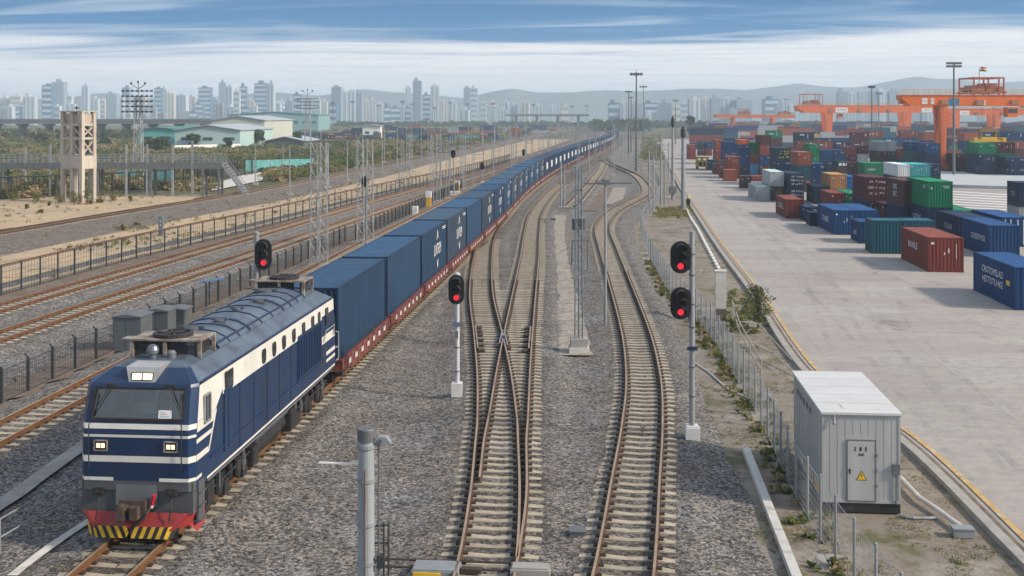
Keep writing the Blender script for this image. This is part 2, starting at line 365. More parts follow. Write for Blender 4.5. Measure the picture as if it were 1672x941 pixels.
def resample(pts, step):
    a = np.array([tuple(p) for p in pts]); seg = np.linalg.norm(np.diff(a, axis=0), axis=1); s = np.concatenate([[0], np.cumsum(seg)])
    t = np.arange(0, s[-1], step)
    return [Vector((np.interp(q, s, a[:, 0]), np.interp(q, s, a[:, 1]), np.interp(q, s, a[:, 2]))) for q in t]
def G(pts, z=RT): return [P(x, y, z) for x, y in pts]

# ------------------------------------------------------------------ track centre lines (photo rows/columns on the rail-top plane)
def xy(lst, z=RT): return [Vector((x, y, z)) for x, y in lst]
T0 = spline(xy([(-12.85, 10), (-12.85, 60), (-12.85, 120), (-13.35, 172), (-12.3, 230), (-9.6, 297), (-6.2, 365), (-2.8, 437), (.9, 560), (2.6, 700), (4, 900)]), 1.0)
TL1 = spline(xy([(-22.35, 10), (-22.35, 60), (-22.3, 120), (-21.6, 180), (-18.5, 250), (-14.6, 310), (-9, 400), (-4.5, 520), (-3.4, 700), (-3, 900)]), 1.0)
TM2 = spline([P(-700, 790, RT)] + G([(-250, 630), (0, 546), (200, 480), (413, 412), (640, 337), (820, 279), (915, 243), (965, 222), (985, 212)]), 1.0)
TM1 = spline([P(-700, 700, RT)] + G([(-250, 571), (0, 500), (200, 443), (418, 382), (604, 329), (820, 270), (905, 240), (955, 221), (978, 212)]), 1.0)
TLF = spline([P(-500, 458, RT)] + G([(-200, 412), (0, 378), (200, 345), (400, 313), (578, 279), (655, 262), (808, 232), (880, 218), (930, 210)]), 1.0)
CA = xy([(-3.15, 22), (-3.2, 29), (-3.55, 35), (-4.1, 41.2), (-4.45, 44.8), (-5.3, 52), (-6.6, 61.6), (-8.6, 76), (-10.6, 95), (-11.75, 108), (-12.5, 122), (-12.85, 140)])
CB = xy([(-3.15, 22), (-3.2, 29), (-3.35, 35), (-3.8, 41.2), (-4.0, 44.8), (-4.5, 53), (-4.98, 61.6), (-5.75, 76), (-6.75, 95), (-8.1, 118), (-9.1, 140), (-9.3, 171), (-8.6, 200), (-6.6, 260), (-3.2, 331), (1.0, 437), (4.2, 560), (6, 700)])
CC = xy([(-.55, 20), (.25, 29.1), (.75, 37.4), (1.12, 44), (1.36, 51.6), (1.24, 62.5), (.55, 80), (-.43, 103), (-1.0, 118), (-.75, 131), (.35, 145), (2.5, 159), (4.7, 174), (5.5, 192), (4.6, 228), (1.6, 262), (-1.4, 295), (-2.2, 330)])
CD = xy([(-5.6, 150), (-4.9, 168), (-4.3, 188), (-3.75, 205), (-2.6, 250), (-2.2, 285), (-2.2, 330)])
TA, TB, TC, TD = (spline(c, .6) for c in (CA, CB, CC, CD))
ALLT = [T0, TL1, TM2, TM1, TA, TB, TC, TD]

# ------------------------------------------------------------------ ground
struct(MB().add([(-6600, -900, -.34), (6600, -900, -.34), (6600, 8200, -.34), (-6600, 8200, -.34)], [(0, 1, 2, 3)]).build('ground', M_EARTH))

APRON = spline([P(1950, 1190, .05), P(1672, 922, .05), P(1467, 718, .05), P(1310, 606, .05), P(1222, 474, .05), P(1171, 404, .05), P(1131, 342, .05), P(1106, 300, .05), P(1088, 262, .05), P(1074, 236, .05), P(1062, 222, .05)], 1.0)
APRON = [p for p in APRON if p.y > 8]
BR = spline([P(1420, 1180), P(1300, 941), P(1215, 752), P(1165, 655), P(1132, 575), P(1105, 520), P(1078, 470), P(1052, 415), P(1043, 372), P(1062, 345), P(1074, 318), P(1066, 293), P(1045, 268), P(1036, 250), P(1026, 232), P(1018, 218)], 1.0)
BL = spline([P(-700, 640), P(-300, 560), P(0, 478), P(200, 421), P(420, 368), P(600, 322), P(800, 270), P(900, 238), P(950, 220), P(966, 212)], 1.0)
def xa(line, y):
    return float(np.interp(y, [p.y for p in line], [p.x for p in line]))
def mono(line):
    o = [line[0]]
    for p in line[1:]:
        if p.y > o[-1].y + .01: o.append(p)
    return o
APRON, BRm, BLm = mono(APRON), mono(BR), mono(BL)
BLm = [Vector((-60, 5, 0))] + [p for p in BLm if p.y > 20]

def ballast():
    ys = []; y = 14.0
    while y < 900: ys.append(y); y += max(.45, y * .010)
    tp = np.array([(p.x, p.y) for t in ALLT for p in t[::2]])
    nx = 150; V = []; NEAR = []
    for y in ys:
        l, r = xa(BLm, y), xa(BRm, y); xs = np.linspace(l - .6, r + .6, nx)
        near = tp[np.abs(tp[:, 1] - y) < 6]
        d = np.min(np.abs(xs[:, None] - near[None, :, 0]) + .25 * np.abs(near[None, :, 1] - y), axis=1) if len(near) else np.full(nx, 9.)
        k = np.clip((2.9 - d) / 1.2, 0, 1); k = k * k * (3 - 2 * k)
        e = np.clip(np.minimum(xs - l + .6, r + .6 - xs) / 1.5, 0, 1)
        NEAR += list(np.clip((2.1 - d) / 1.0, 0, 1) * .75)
        for x, kk, ee in zip(xs, k, e):
            n = mnoise.noise((x * .9, y * .9, 0)) * .030 + mnoise.noise((x * .23, y * .23, 4)) * .05
            V.append((x, y, (-.03 + n) * (1 - kk) + (.135 + .25 * n) * kk - .30 * (1 - ee) ** 1.3))
    F = [(j*nx+i, j*nx+i+1, (j+1)*nx+i+1, (j+1)*nx+i) for j in range(len(ys)-1) for i in range(nx-1)]
    mb = MB(); mb.v = V; mb.f = F; mb.m = [0] * len(F)
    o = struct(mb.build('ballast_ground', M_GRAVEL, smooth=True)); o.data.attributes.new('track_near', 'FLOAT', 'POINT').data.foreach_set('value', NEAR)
ballast()

def sheet(name, left, right, z, m, jag=0.0, n=2, z2=None):
    """ground sheet between two lines of points, with wavering borders"""
    mb = MB(); L_, R_ = [], []
    for i, (a, b) in enumerate(zip(left, right)):
        j1 = mnoise.noise((a.x * .13, a.y * .13, 9)) * jag; j2 = mnoise.noise((b.x * .13, b.y * .13, 3)) * jag
        L_.append(Vector((a.x + j1, a.y, z))); R_.append(Vector((b.x + j2, b.y, z)))
    return struct(ribbon(mb, L_, R_).build(name, m))
ysamp = [14 + 2.0 * i for i in range(60)] + [134 + 8.0 * i for i in range(60)]
def at(line, off=0): return [Vector((xa(line, y) + off, y, 0)) for y in ysamp]
sheet('trackside_dirt', at(BRm, -1.4), at(APRON, .15), -.10, M_DIRT)
# concrete apron, slightly raised, with a far side out of sight
ap = at(APRON, .45)
sheet('concrete_apron', ap, [Vector((p.x + 420 if p.x < 380 else p.x + 420, p.y, 0)) for p in ap], .05, M_APRON)
# tyre marks and oil stains worn into it
def worn_mat(name, col, scale, lo, hi):
    m = mat(name, col, .8, var=.15, vs=1.0); nt = m.node_tree; N = nt.nodes; L = nt.links
    tc = N.new('ShaderNodeTexCoord'); n = N.new('ShaderNodeTexNoise'); n.inputs['Scale'].default_value = scale; n.inputs['Detail'].default_value = 8; n.inputs['Roughness'].default_value = .7; L.new(tc.outputs['Object'], n.inputs['Vector'])
    r = N.new('ShaderNodeMapRange'); r.inputs[1].default_value = lo; r.inputs[2].default_value = hi; r.inputs[4].default_value = .20; L.new(n.outputs[0], r.inputs[0]); L.new(r.outputs[0], N['Principled BSDF'].inputs['Alpha']); return m
M_TYRE = worn_mat('tyre_marks', (.24, .23, .22), .35, .45, .72); M_OIL = worn_mat('oil_stain', (.19, .18, .17), .8, .42, .66)
mb = MB()
for pts in ([(11.5, 22), (13.5, 60), (15, 120), (16, 240), (17, 380)], [(14, 40), (17, 75), (26, 96), (60, 112)], [(12, 60), (16, 100), (18, 160), (30, 190), (60, 205)], [(30, 30), (22, 58), (17, 95), (15, 150), (15, 260)], [(60, 62), (38, 66), (22, 84), (17, 130)], [(12.5, 120), (15, 180), (20, 215), (45, 228)], [(40, 48), (27, 60), (20, 70), (13, 74)]):
    c = spline([Vector((x, y, .056)) for x, y in pts], 1.5)
    for off in (-.95, .95): ribbon(mb, offset(c, off - .16), offset(c, off + .16))
struct(mb.build('tyre_marks', M_TYRE))
mb = MB()
for k in range(46):
    x, y = rnd.uniform(12, 30), rnd.uniform(28, 180); r = rnd.uniform(.25, 1.1); n = 18
    mb.add([(x + r*(1 + .35*mnoise.noise((k, i*.5, 0)))*math.cos(2*math.pi*i/n), y + 1.8*r*(1 + .35*mnoise.noise((k, i*.5, 3)))*math.sin(2*math.pi*i/n), .060 + k*.0004) for i in range(n)], [tuple(range(n))])
struct(mb.build('oil_stains', M_OIL))
# yellow edge line painted on it
yl = MB()
ribbon(yl, at(APRON, .62), at(APRON, .82)); o = yl.build('edge_line', M_YEL); o.location.z = .082; struct(o)
# kerb and drain beside the apron
kb = MB(); a1, a2 = at(APRON, -.02), at(APRON, .30)
for p in a1: p.z = .08
for p in a2: p.z = .08
ribbon(kb, a1, a2); b1 = [Vector((p.x, p.y, -.2)) for p in a1]; ribbon(kb, b1, a1); b2 = [Vector((p.x, p.y, -.2)) for p in a2]; ribbon(kb, a2, b2)
struct(kb.build('apron_kerb', M_CONC))
dr = MB(); ribbon(dr, [p + Vector((.30, 0, -.02)) for p in a1], [p + Vector((.48, 0, -.02)) for p in a1]); struct(dr.build('drain_channel', M_BROWN))

# tan strip left of the fenced lines
lf = [Vector((q.x, q.y, 0)) for q in TLF]; lfm = mono(lf)
sheet('sand_strip', at(lfm, 3.5), at(BLm, 1.6), -.16, M_SAND, 0)
sheet('sand_flat', at(lfm, -30)[:66], at(lfm, -3)[:66], -.17, M_SAND, 5)
# ballast of the far left line
def bed(name, line, w, z, m):
    mb = MB(); pts = resample(line, 3.0); rows = []
    for off, zz in ((-w - 1.6, -.32), (-w, z - .02), (0, z), (w, z - .02), (w + 7.2, -.10), (w + 7.8, -.34)):
        rows.append([Vector((p.x, p.y, zz + (mnoise.noise((p.x*.3 + off, p.y*.3, off)) * .05))) for p in offset(pts, off)])
    for a, b in zip(rows[:-1], rows[1:]): ribbon(mb, a, b)
    return struct(mb.build(name, m, smooth=True))
bed('left_line_ballast', TLF, 2.2, .13, M_GRAVEL_OLD)
# brown walkway strips between the right-hand lines, brown earth beside the left fence
def strip(name, pts, w, z, m, jag=.25):
    c = spline(pts, 1.0); mb = MB()
    l = [p + Vector((mnoise.noise((p.y * .7, 1, 3)) * jag, 0, z - p.z)) for p in offset(c, -w / 2)]
    r = [p + Vector((mnoise.noise((p.y * .7, 5, 3)) * jag, 0, z - p.z)) for p in offset(c, w / 2)]
    ribbon(mb, l, r); return struct(mb.build(name, m))
M_SLAB = layered('paving_slabs', [(.33, .30, .265), ((.23, .195, .16), (.9, .9, 1), .45, .6), ((.40, .385, .36), 2.3, .5, .66), ((.14, .12, .095), 6.0, .52, .7)])
strip('slab_path', [P(938, 582), P(928, 520), P(917, 470), P(910, 420), P(908, 380), P(913, 352)], 1.75, .055, M_SLAB)
strip('slab_path', [P(1001, 334), P(1008, 318), P(1012, 307)], 2.2, .05, M_SLAB)
strip('brown_earth', [P(960, 345), P(976, 322), P(990, 306)], 3.4, .046, M_BROWN, 1.0)
strip('brown_earth', [Vector((-25.6, 12, 0)), Vector((-25.6, 60, 0)), Vector((-25.2, 130, 0)), Vector((-23.5, 190, 0)), Vector((-20.6, 250, 0))], 1.9, .07, M_BROWN, .8)
strip('brown_earth', [P(-300, 560), P(0, 490), P(200, 432), P(420, 376), P(600, 330), P(760, 288)], 2.6, .045, M_BROWN, .8)
strip('concrete_path', [P(-160, 925), P(0, 828), P(125, 738), P(250, 650)], .62, .085, M_CONC, .05)
strip('concrete_path', [P(20, 946), P(60, 914), P(126, 868), P(240, 795)], .28, .10, M_CONC_L, .03)

# ------------------------------------------------------------------ tracks
RAILP = [(-.075, -.19), (.075, -.19), (.075, -.172), (.014, -.150), (.014, -.052), (.041, -.040), (.041, -.004), (.034, 0), (-.034, 0), (-.041, -.004), (-.041, -.040), (-.014, -.052), (-.014, -.150), (-.075, -.172)]
def rail_mesh(pts, name='rail', mats=None, simple=False, prof=None):
    mb = MB(); prof = prof or ([(-.07, -.19), (.07, -.19), (.041, -.04), (.038, 0), (-.038, 0), (-.041, -.04)] if simple else RAILP)
    n = len(prof); V = []
    for i, p in enumerate(pts):
        t = (pts[min(i+1, len(pts)-1)] - pts[max(i-1, 0)]).normalized(); s = Vector((t.y, -t.x, 0))
        V += [p + s * a + Vector((0, 0, b)) for a, b in prof]
    top = [k for k in range(n) if prof[k][1] == 0 and prof[(k+1) % n][1] == 0]
    for i in range(len(pts) - 1):
        for k in range(n):
            k2 = (k + 1) % n
            mb.f.append((i*n+k, i*n+k2, (i+1)*n+k2, (i+1)*n+k)); mb.m.append(1 if k in top else 0)
    mb.v = V; mb.f += [tuple(range(n-1, -1, -1)), tuple((len(pts)-1)*n + k for k in range(n))]; mb.m += [0, 0]
    return mb
def sleeper_mesh(w, rails=(-.75, .75), seed=0):
    """pre-stressed sleeper: higher under the rails, waisted in the middle, fastenings beside each rail"""
    mb = MB(); h = .145
    xs = sorted({-w/2, -w/2 + .06, *[r - .22 for r in rails], *[r + .22 for r in rails], 0.0, w/2 - .06, w/2})
    prof = []
    for x in xs:
        nr = min(abs(x - r) for r in rails); t = 0.0 if nr < .3 else -.028
        if abs(x) > w/2 - .05: t = -.03
        prof.append((x, t, .135 if nr < .3 else .118))
    V = []
    for x, t, hw in prof: V += [(x, -hw - .02, -h), (x, hw + .02, -h), (x, hw, t), (x, -hw, t)]
    n = len(prof)
    F = [(i*4+k, i*4+(k+1) % 4, (i+1)*4+(k+1) % 4, (i+1)*4+k) for i in range(n-1) for k in range(4)] + [(3, 2, 1, 0), ((n-1)*4, (n-1)*4+1, (n-1)*4+2, (n-1)*4+3)]
    mb.add(V, F, 0)
    for r in rails:
        for s in (-1, 1):
            mb.box(r + s*.135 - .055, r + s*.135 + .055, -.075, .075, .001, .055, 1)
            mb.tube((r + s*.15, 0, .03), (r + s*.15, 0, .085), .022, n=6, m=1)
    return mb
SLEEPER = sleeper_mesh(2.55).mesh('sleeper', [M_SLEEPER, M_CLIP])
SZ = RT - .19
def make_track(label, center, y0, y1, sl0, sl1, step=.69, far_simple=60):
    pts = [p for p in center if y0 <= p.y <= y1]
    t = thing('railway_track', label, 'railway track', (pts[0].x, pts[0].y, 0)); o = Vector((pts[0].x, pts[0].y, 0))
    near = [p for p in pts if p.y < 140]; far = [p for p in pts if p.y >= 138]
    for s in (-.755, .755):
        mb = MB()
        if len(near) > 2: r = rail_mesh([q - o for q in offset(near, s)]); mb.add(r.v, r.f); mb.m = r.m[:]
        if len(far) > 2:
            r = rail_mesh([q - o for q in offset(resample(far, 4), s)], simple=True); k = len(mb.f); mb.add(r.v, r.f); mb.m[k:] = r.m
        mb.build('rail', [RAILM, M_RAILTOP], t)
    sp = [p for p in resample(pts, step) if sl0 <= p.y <= sl1]
    allp = pts
    def ang(p):
        i = min(range(len(allp)), key=lambda k: (allp[k] - p).length_squared); a = allp[max(i-1, 0)]; b = allp[min(i+1, len(allp)-1)]
        return math.atan2(b.y - a.y, b.x - a.x) - math.pi / 2
    st = MB()
    for k, p in enumerate(sp):
        a = ang(p) + rnd.uniform(-.012, .012)
        if k < 96:
            link('sleeper', SLEEPER, t, (p.x - o.x, p.y - o.y, SZ + rnd.uniform(-.006, .004)), a)
        else:
            c, s_ = math.cos(a), math.sin(a); V = []
            for z in (SZ - .14, SZ):
                for u, v in ((-1.27, -.14), (1.27, -.14), (1.27, .14), (-1.27, .14)): V.append((p.x - o.x + u*c - v*s_, p.y - o.y + u*s_ + v*c, z))
            st.add(V, [(4,5,6,7), (0,1,5,4), (1,2,6,5), (2,3,7,6), (3,0,4,7)])
    if st.v: tag(st.build('sleepers', M_SLEEPER, t), kind='stuff')
    return t
RAILM = M_RUST2
make_track('rust brown track running from the bottom edge under the blue locomotive and its train', T0, 16, 880, 24, 230)
make_track('track with pale sleepers just left of the locomotive, inside the dark fence', TL1, 24, 880, 30, 190)
make_track('orange rusted track, lower of the two left lines below the long fence', TM2, 20, 860, 44, 170)
make_track('orange rusted track, upper of the two left lines, nearest the long brown fence', TM1, 24, 860, 48, 190)
RAILM = M_RUST
make_track('darker track farthest left on its own grey ballast bank beside the sand', TLF, 40, 860, 84, 260)
make_track('S-curved single track winding past the two-headed signal post on the right', TC, 20, 330, 22, 240)
make_track('short rusty branch track meeting the S-curve in the distance behind the lattice mast', TD, 150, 322, 150, 300)

def turnout():
    o = P(790, 900, 0); o.z = 0
    t = thing('railway_turnout', 'turnout where one track splits in two at a crossing frog, in the middle foreground', 'railway turnout', o)
    def part(pts, nm='rail', prof=None):
        r = rail_mesh([q - o for q in pts], prof=prof); return r.build(nm, [M_RUST, M_RAILTOP], t)
    n_a = [p for p in TA if p.y < 135]; n_b = [p for p in TB if p.y < 140]; f_b = [p for p in TB if 138 < p.y < 700]
    part(offset(n_a, -.755))                                        # outer left rail
    part(offset(n_b, .755))                                         # outer right rail
    part([p for p in offset(n_b, -.755) if p.y > 36.5], 'switch_rail')      # blade that becomes the right line's left rail
    part([p for p in offset(n_a, .755) if p.y > 30], 'switch_rail')         # blade that becomes the left line's right rail
    for s in (-.755, .755): rail_mesh([q - o for q in offset(resample(f_b, 4), s)], simple=True).build('rail', [M_RUST, M_RAILTOP], t)
    # frog, wing rails and check rails
    fy = 61.4; ia = [p for p in offset(n_a, .755) if fy - 3.2 < p.y < fy + 1.6]; ib = [p for p in offset(n_b, -.755) if fy - 3.2 < p.y < fy + 1.6]
    fr = MB()
    for ln, s in ((ia, 1), (ib, -1)):
        r = rail_mesh([q - o + Vector((s * .13, 0, .004)) for q in ln if q.y < fy + 1.2]); k = len(fr.f); fr.add(r.v, r.f); fr.m[k:] = r.m
        for q in ln[::2]: fr.box(q.x - o.x + s*.10, q.x - o.x + s*.30, q.y - o.y - .28, q.y - o.y + .28, .14, .27, 2)
    fr.build('crossing_frog', [M_RUST, M_SHINE, M_CLIP], t)
    for base, s in ((offset(n_a, -.755), 1), (offset(n_b, .755), -1)):
        seg = [q + Vector((s * .13, 0, .006)) for q in base if fy - 4.3 < q.y < fy + 2.6]
        c = rail_mesh([q - o for q in seg]); 
        for q in seg[::2]: c.box(q.x - o.x + s*.05, q.x - o.x + s*.34, q.y - o.y - .26, q.y - o.y + .26, .13, .29, 2)
        c.build('check_rail', [M_RUST, M_RAILTOP, M_CLIP], t)
    # long bearers under both lines, growing wider with the split
    st = MB(); y = 23.5; k = 0
    while y < 200:
        if y < 136:
            a, b = xa(mono(TA), y), xa(mono(TB), y); both = (b - a) < 3.0
        else: both = False; b = xa(mono(TB), y)
        spans = [(a - 1.28, b + 1.28, [a - .755, a + .755, b - .755, b + .755])] if both else ([(b - 1.28, b + 1.28, [b - .755, b + .755])] + ([(a - 1.28, a + 1.28, [a - .755, a + .755])] if y < 136 and a > -11.9 else []))
        for x0, x1, rr in spans:
            cx = (x0 + x1) / 2; w = x1 - x0 + rnd.uniform(-.05, .05)
            if k < 96:
                rl = sorted(r - cx for r in rr); r2 = [rl[0]]
                for r in rl[1:]:
                    if r - r2[-1] > .25: r2.append(r)
                sleeper_mesh(w, r2).build('sleeper', [M_SLEEPER, M_CLIP], t, (cx - o.x, y - o.y, SZ + rnd.uniform(-.006, .004)), rnd.uniform(-.008, .008)); k += 1
            else: st.box(x0 - o.x, x1 - o.x, y - .14 - o.y, y + .14 - o.y, SZ - .14, SZ)
        y += .67
    tag(st.build('sleepers', M_SLEEPER, t), kind='stuff')
    # point rods near the blade tips
    rd = MB(); y = 29.6 - o.y
    for dy in (0, .5): rd.tube((-1.9 - .6, y + dy, .26), (1.3, y + dy, .26), .03, n=6)
    rd.build('point_rod', M_CLIP, t)
    return t
turnout()
mb = MB(); mb.box(-.65, .55, -.35, .35, .0, .22, 0); mb.box(-.62, .52, -.32, .32, .22, .26, 0); mb.box(-.60, .1, -.39, -.352, .03, .2, 1); mb.box(.58, 1.1, -.1, .1, .1, .22, 2)
t = mb.build('point_machine', [M_GALV, mat('yellow_marking', (.72, .45, .03), .6), M_CLIP], None, P(716, 946, 0)); t.location.z = .10
tag(t, 'grey point machine with a yellow front beside the turnout at the bottom edge', 'point machine')
mb = MB(); mb.box(-.5, .5, -.25, .25, 0, .3); mb.box(-.45, .45, -.2, .2, .3, .34); t = mb.build('bearer_block', M_CONC, None, P(866, 945, .1))
tag(t, 'concrete bearer block at the right end of the turnout, bottom edge', 'concrete block')
mb = MB(); mb.box(-.22, .22, -.2, .2, 0, .24); mb.box(-.24, .24, -.22, .22, .24, .28); t = mb.build('cable_pit', M_GALV_D, None, P(943, 880, 0))
tag(t, 'small grey cable pit box in the gravel between the two right tracks', 'cable pit')
# ------------------------------------------------------------------ locomotive (local frame: x to the viewer's right, y backwards along the train, z = rail top)
M_NAVY = mat('locomotive_navy', (.0095, .031, .088), .34, var=.16, vs=1.2, streak=True, col2=(.030, .040, .060), c2=(.52, .75), c2s=1.1)
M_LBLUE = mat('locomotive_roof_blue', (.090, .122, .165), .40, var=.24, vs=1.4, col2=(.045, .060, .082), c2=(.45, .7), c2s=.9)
M_CREAM = mat('locomotive_white', (.66, .65, .61), .45, var=.10, vs=1.6, streak=True, col2=(.50, .47, .42), c2=(.6, .8), c2s=1.2)
M_GREYB = mat('buffer_grey', (.085, .092, .10), .55, var=.2, vs=2)
M_REDB = mat('pilot_red', (.29, .030, .030), .5, var=.2, vs=2.5)
M_UNDER = mat('underframe_black', (.022, .022, .023), .6, var=.35, vs=2.5, col2=(.07, .055, .045), c2=(.55, .75), c2s=2)
M_GLASSD = mat('dark_glass', (.025, .032, .036), .08, var=0, spec=.8)
M_ROOFD = mat('roof_fitting_dark', (.075, .085, .10), .55, var=.25, vs=3)
M_RUSTFR = mat('rusty_frame', (.19, .145, .11), .75, var=.35, vs=3, col2=(.33, .31, .28), c2=(.45, .6), c2s=2.5)
M_HAZY = mat('hazard_yellow', (.68, .42, .03), .55, var=.2, vs=5)
M_CABIN = mat('cab_interior', (.62, .68, .66), .7, var=.1)
def glass_mat():
    m = bpy.data.materials.new('windscreen_glass'); m.use_nodes = True; nt = m.node_tree; N = nt.nodes; L = nt.links; N.clear()
    a = N.new('ShaderNodeBsdfTransparent'); a.inputs[0].default_value = (.80, .87, .88, 1); g = N.new('ShaderNodeBsdfGlossy'); g.inputs['Roughness'].default_value = .03
    f = N.new('ShaderNodeFresnel'); f.inputs[0].default_value = 1.55; mx = N.new('ShaderNodeMixShader'); o = N.new('ShaderNodeOutputMaterial')
    ad = N.new('ShaderNodeMath'); ad.operation = 'ADD'; ad.inputs[1].default_value = .13; L.new(f.outputs[0], ad.inputs[0]); L.new(ad.outputs[0], mx.inputs[0]); L.new(a.outputs[0], mx.inputs[1]); L.new(g.outputs[0], mx.inputs[2]); L.new(mx.outputs[0], o.inputs[0]); return m
M_GLASS = glass_mat()
LEN = 16.3
def build_loco():
    t = thing('diesel_locomotive', 'navy blue and white diesel locomotive with lit headlights leading the container train', 'locomotive', (-12.85, 30.5, RT))
    # --- body: rings of half width, front half width, front y, side-front y
    def ring(z, hw, cw, yf, ys, wl=None):
        wl = wl if wl is not None else cw * .86
        return [(-hw, LEN - ys, z), (-hw, ys, z), (-cw, yf, z), (-wl, yf, z), (wl, yf, z), (cw, yf, z), (hw, ys, z), (hw, LEN - ys, z), (cw, LEN - yf, z), (-cw, LEN - yf, z)]
    spec = [(1.36, 1.54, 1.40, .03, .22), (1.62, 1.54, 1.40, .02, .22), (1.71, 1.54, 1.40, .02, .22), (2.13, 1.54, 1.40, .0, .22), (2.30, 1.54, 1.40, .0, .22),
            (2.80, 1.54, 1.40, .0, .22), (2.87, 1.54, 1.40, .0, .22), (3.02, 1.54, 1.40, .02, .24), (3.16, 1.54, 1.40, .05, .27), (3.24, 1.54, 1.39, .07, .29),
            (4.10, 1.51, 1.36, .32, .52), (4.18, 1.50, 1.34, .36, .56), (4.50, 1.06, .98, .98, 1.14), (4.62, .70, .64, 1.35, 1.45)]
    mb = MB(); n = 10; wl = 1.24
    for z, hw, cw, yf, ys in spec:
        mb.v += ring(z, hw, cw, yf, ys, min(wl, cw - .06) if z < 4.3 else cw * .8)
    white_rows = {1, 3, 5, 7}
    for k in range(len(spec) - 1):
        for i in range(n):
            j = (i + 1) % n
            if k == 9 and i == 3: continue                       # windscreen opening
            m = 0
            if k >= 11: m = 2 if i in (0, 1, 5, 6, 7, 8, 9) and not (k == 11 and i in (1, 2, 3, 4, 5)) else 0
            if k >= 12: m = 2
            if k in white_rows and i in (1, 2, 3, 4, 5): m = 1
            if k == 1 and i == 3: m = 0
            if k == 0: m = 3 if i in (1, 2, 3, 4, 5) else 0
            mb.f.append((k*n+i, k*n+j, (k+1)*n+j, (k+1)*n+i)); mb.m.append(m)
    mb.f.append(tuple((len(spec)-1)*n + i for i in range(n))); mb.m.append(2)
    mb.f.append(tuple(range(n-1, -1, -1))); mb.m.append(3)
    for a, b in ((-1.24, -.62), (.62, 1.24)): mb.box(a, b, .005, .016, 1.62, 1.71, 1)
    body = mb.build('body', [M_NAVY, M_CREAM, M_LBLUE, M_GREYB], t)
    # roof shoulder line and gutters
    g = MB()
    for s in (-1, 1):
        g.beam((s*1.515, .6, 4.18), (s*1.515, LEN-.6, 4.18), .05, .06)
    g.build('gutter', M_NAVY, t)
    # --- side livery: white upper wall and cab, stripes
    wl_ = MB()
    for s in (-1, 1):
        x = s * 1.546
        def Q(pts): wl_.poly([(x + (0 if p[1] < 4.0 else -s*.03), p[0], p[1]) for p in (pts if s > 0 else pts[::-1])])
        Q([(.30, 3.18), (1.75, 3.18), (2.35, 3.62), (2.35, 4.12), (.55, 4.12)])
        Q([(.26, 2.90), (1.58, 2.90), (1.74, 3.172), (.30, 3.172)])
        Q([(2.36, 3.45), (13.9, 3.45), (13.9, 4.12), (2.36, 4.12)])
        Q([(13.905, 2.60), (LEN-.30, 2.60), (LEN-.45, 4.12), (13.905, 4.12)])
        for a, b, e in ((2.60, 2.72, 1.48), (2.13, 2.30, 1.16)): Q([(.23, a), (e-.06, a), (e, b), (.23, b)])
        Q([(1.10, 2.131), (1.22, 2.131), (1.86, 3.17), (1.745, 3.17)])
        Q([(.23, 1.62), (.62, 1.62), (.62, 1.71), (.23, 1.71)])
        Q([(1.05, 1.40), (LEN-.3, 1.40), (LEN-.3, 1.47), (1.05, 1.47)])
        for a, b in ((2.05, 2.20), (1.78, 1.90)): Q([(14.6, a), (LEN-.26, a), (LEN-.26, b), (14.6, b)])
    wl_.build('white_livery', M_CREAM, t)
    # side lower skirt line and doors, louvres
    for s in (-1, 1):
        x = s * 1.552; d = MB()
        d.box(min(x, x+s*.02), max(x, x+s*.02), 2.45, 3.15, 1.75, 3.55); d.box(min(x+s*.02, x+s*.035), max(x+s*.02, x+s*.035), 2.78, 2.82, 1.8, 3.5); d.build('side_door', M_NAVY, t)
        d = MB(); d.box(min(x, x+s*.02), max(x, x+s*.02), 10.4, 13.8, 2.0, 3.6)
        for k in range(14): d.box(min(x+s*.02, x+s*.05), max(x+s*.02, x+s*.05), 10.5 + k*.235, 10.6 + k*.235, 2.1, 3.5)
        d.build('louvre_panel', M_NAVY, t)
        for y in (3.9, 5.3, 6.7, 8.1, 9.5): d = MB(); d.box(min(s*1.545, s*1.555), max(s*1.545, s*1.555), y, y + .022, 1.5, 3.43); d.build('panel_seam', M_UNDER, t)
        sk = MB(); sk.box(min(s*1.545, s*1.575), max(s*1.545, s*1.575), 1.3, LEN-.6, 1.93, 1.97); sk.build('skirt_rail', M_NAVY, t)
        for y0, y1, z0, z1, rnd_ in [(.78, 1.24, 3.02, 3.78, 0), (2.55, 3.25, 3.50, 4.05, 0)] + [(y, y + .38, 3.50, 3.98, 1) for y in (6.15, 7.3, 8.45, 9.7, 11.0, 12.3)] + [(13.3, 13.6, 3.45, 3.98, 1), (14.45, 14.85, 3.25, 3.95, 0)]:
            w = MB(); x = s * 1.556; c = .09 if rnd_ else .04
            pts = [(y0+c, z0), (y1-c, z0), (y1, z0+c), (y1, z1-c), (y1-c, z1), (y0+c, z1), (y0, z1-c), (y0, z0+c)]
            w.prism([(x, a, b) for a, b in pts], (s*.012, 0, 0))
            win = w.build('side_window', M_GLASSD, t)
            if not rnd_ and y0 < 2:
                f = MB()
                for p, q in zip(pts, pts[1:] + pts[:1]): f.beam((x+s*.015, p[0], p[1]), (x+s*.015, q[0], q[1]), .05, .05, up=(1, 0, 0))
                f.beam((x+s*.015, (y0+y1)/2, z0), (x+s*.015, (y0+y1)/2, z1), .03, .03, up=(1, 0, 0)); f.build('window_frame', M_GALV, win)
    # --- windscreen with cab behind it
    ins = MB()
    ins.box(-1.25, 1.25, 1.75, 1.80, 2.7, 4.14); ins.box(-1.25, 1.25, .42, 1.8, 2.70, 2.74); ins.box(-1.27, -1.25, .42, 1.8, 2.7, 4.1); ins.box(1.25, 1.27, .42, 1.8, 2.7, 4.1); ins.box(-1.25, 1.25, .45, 1.8, 4.11, 4.14)
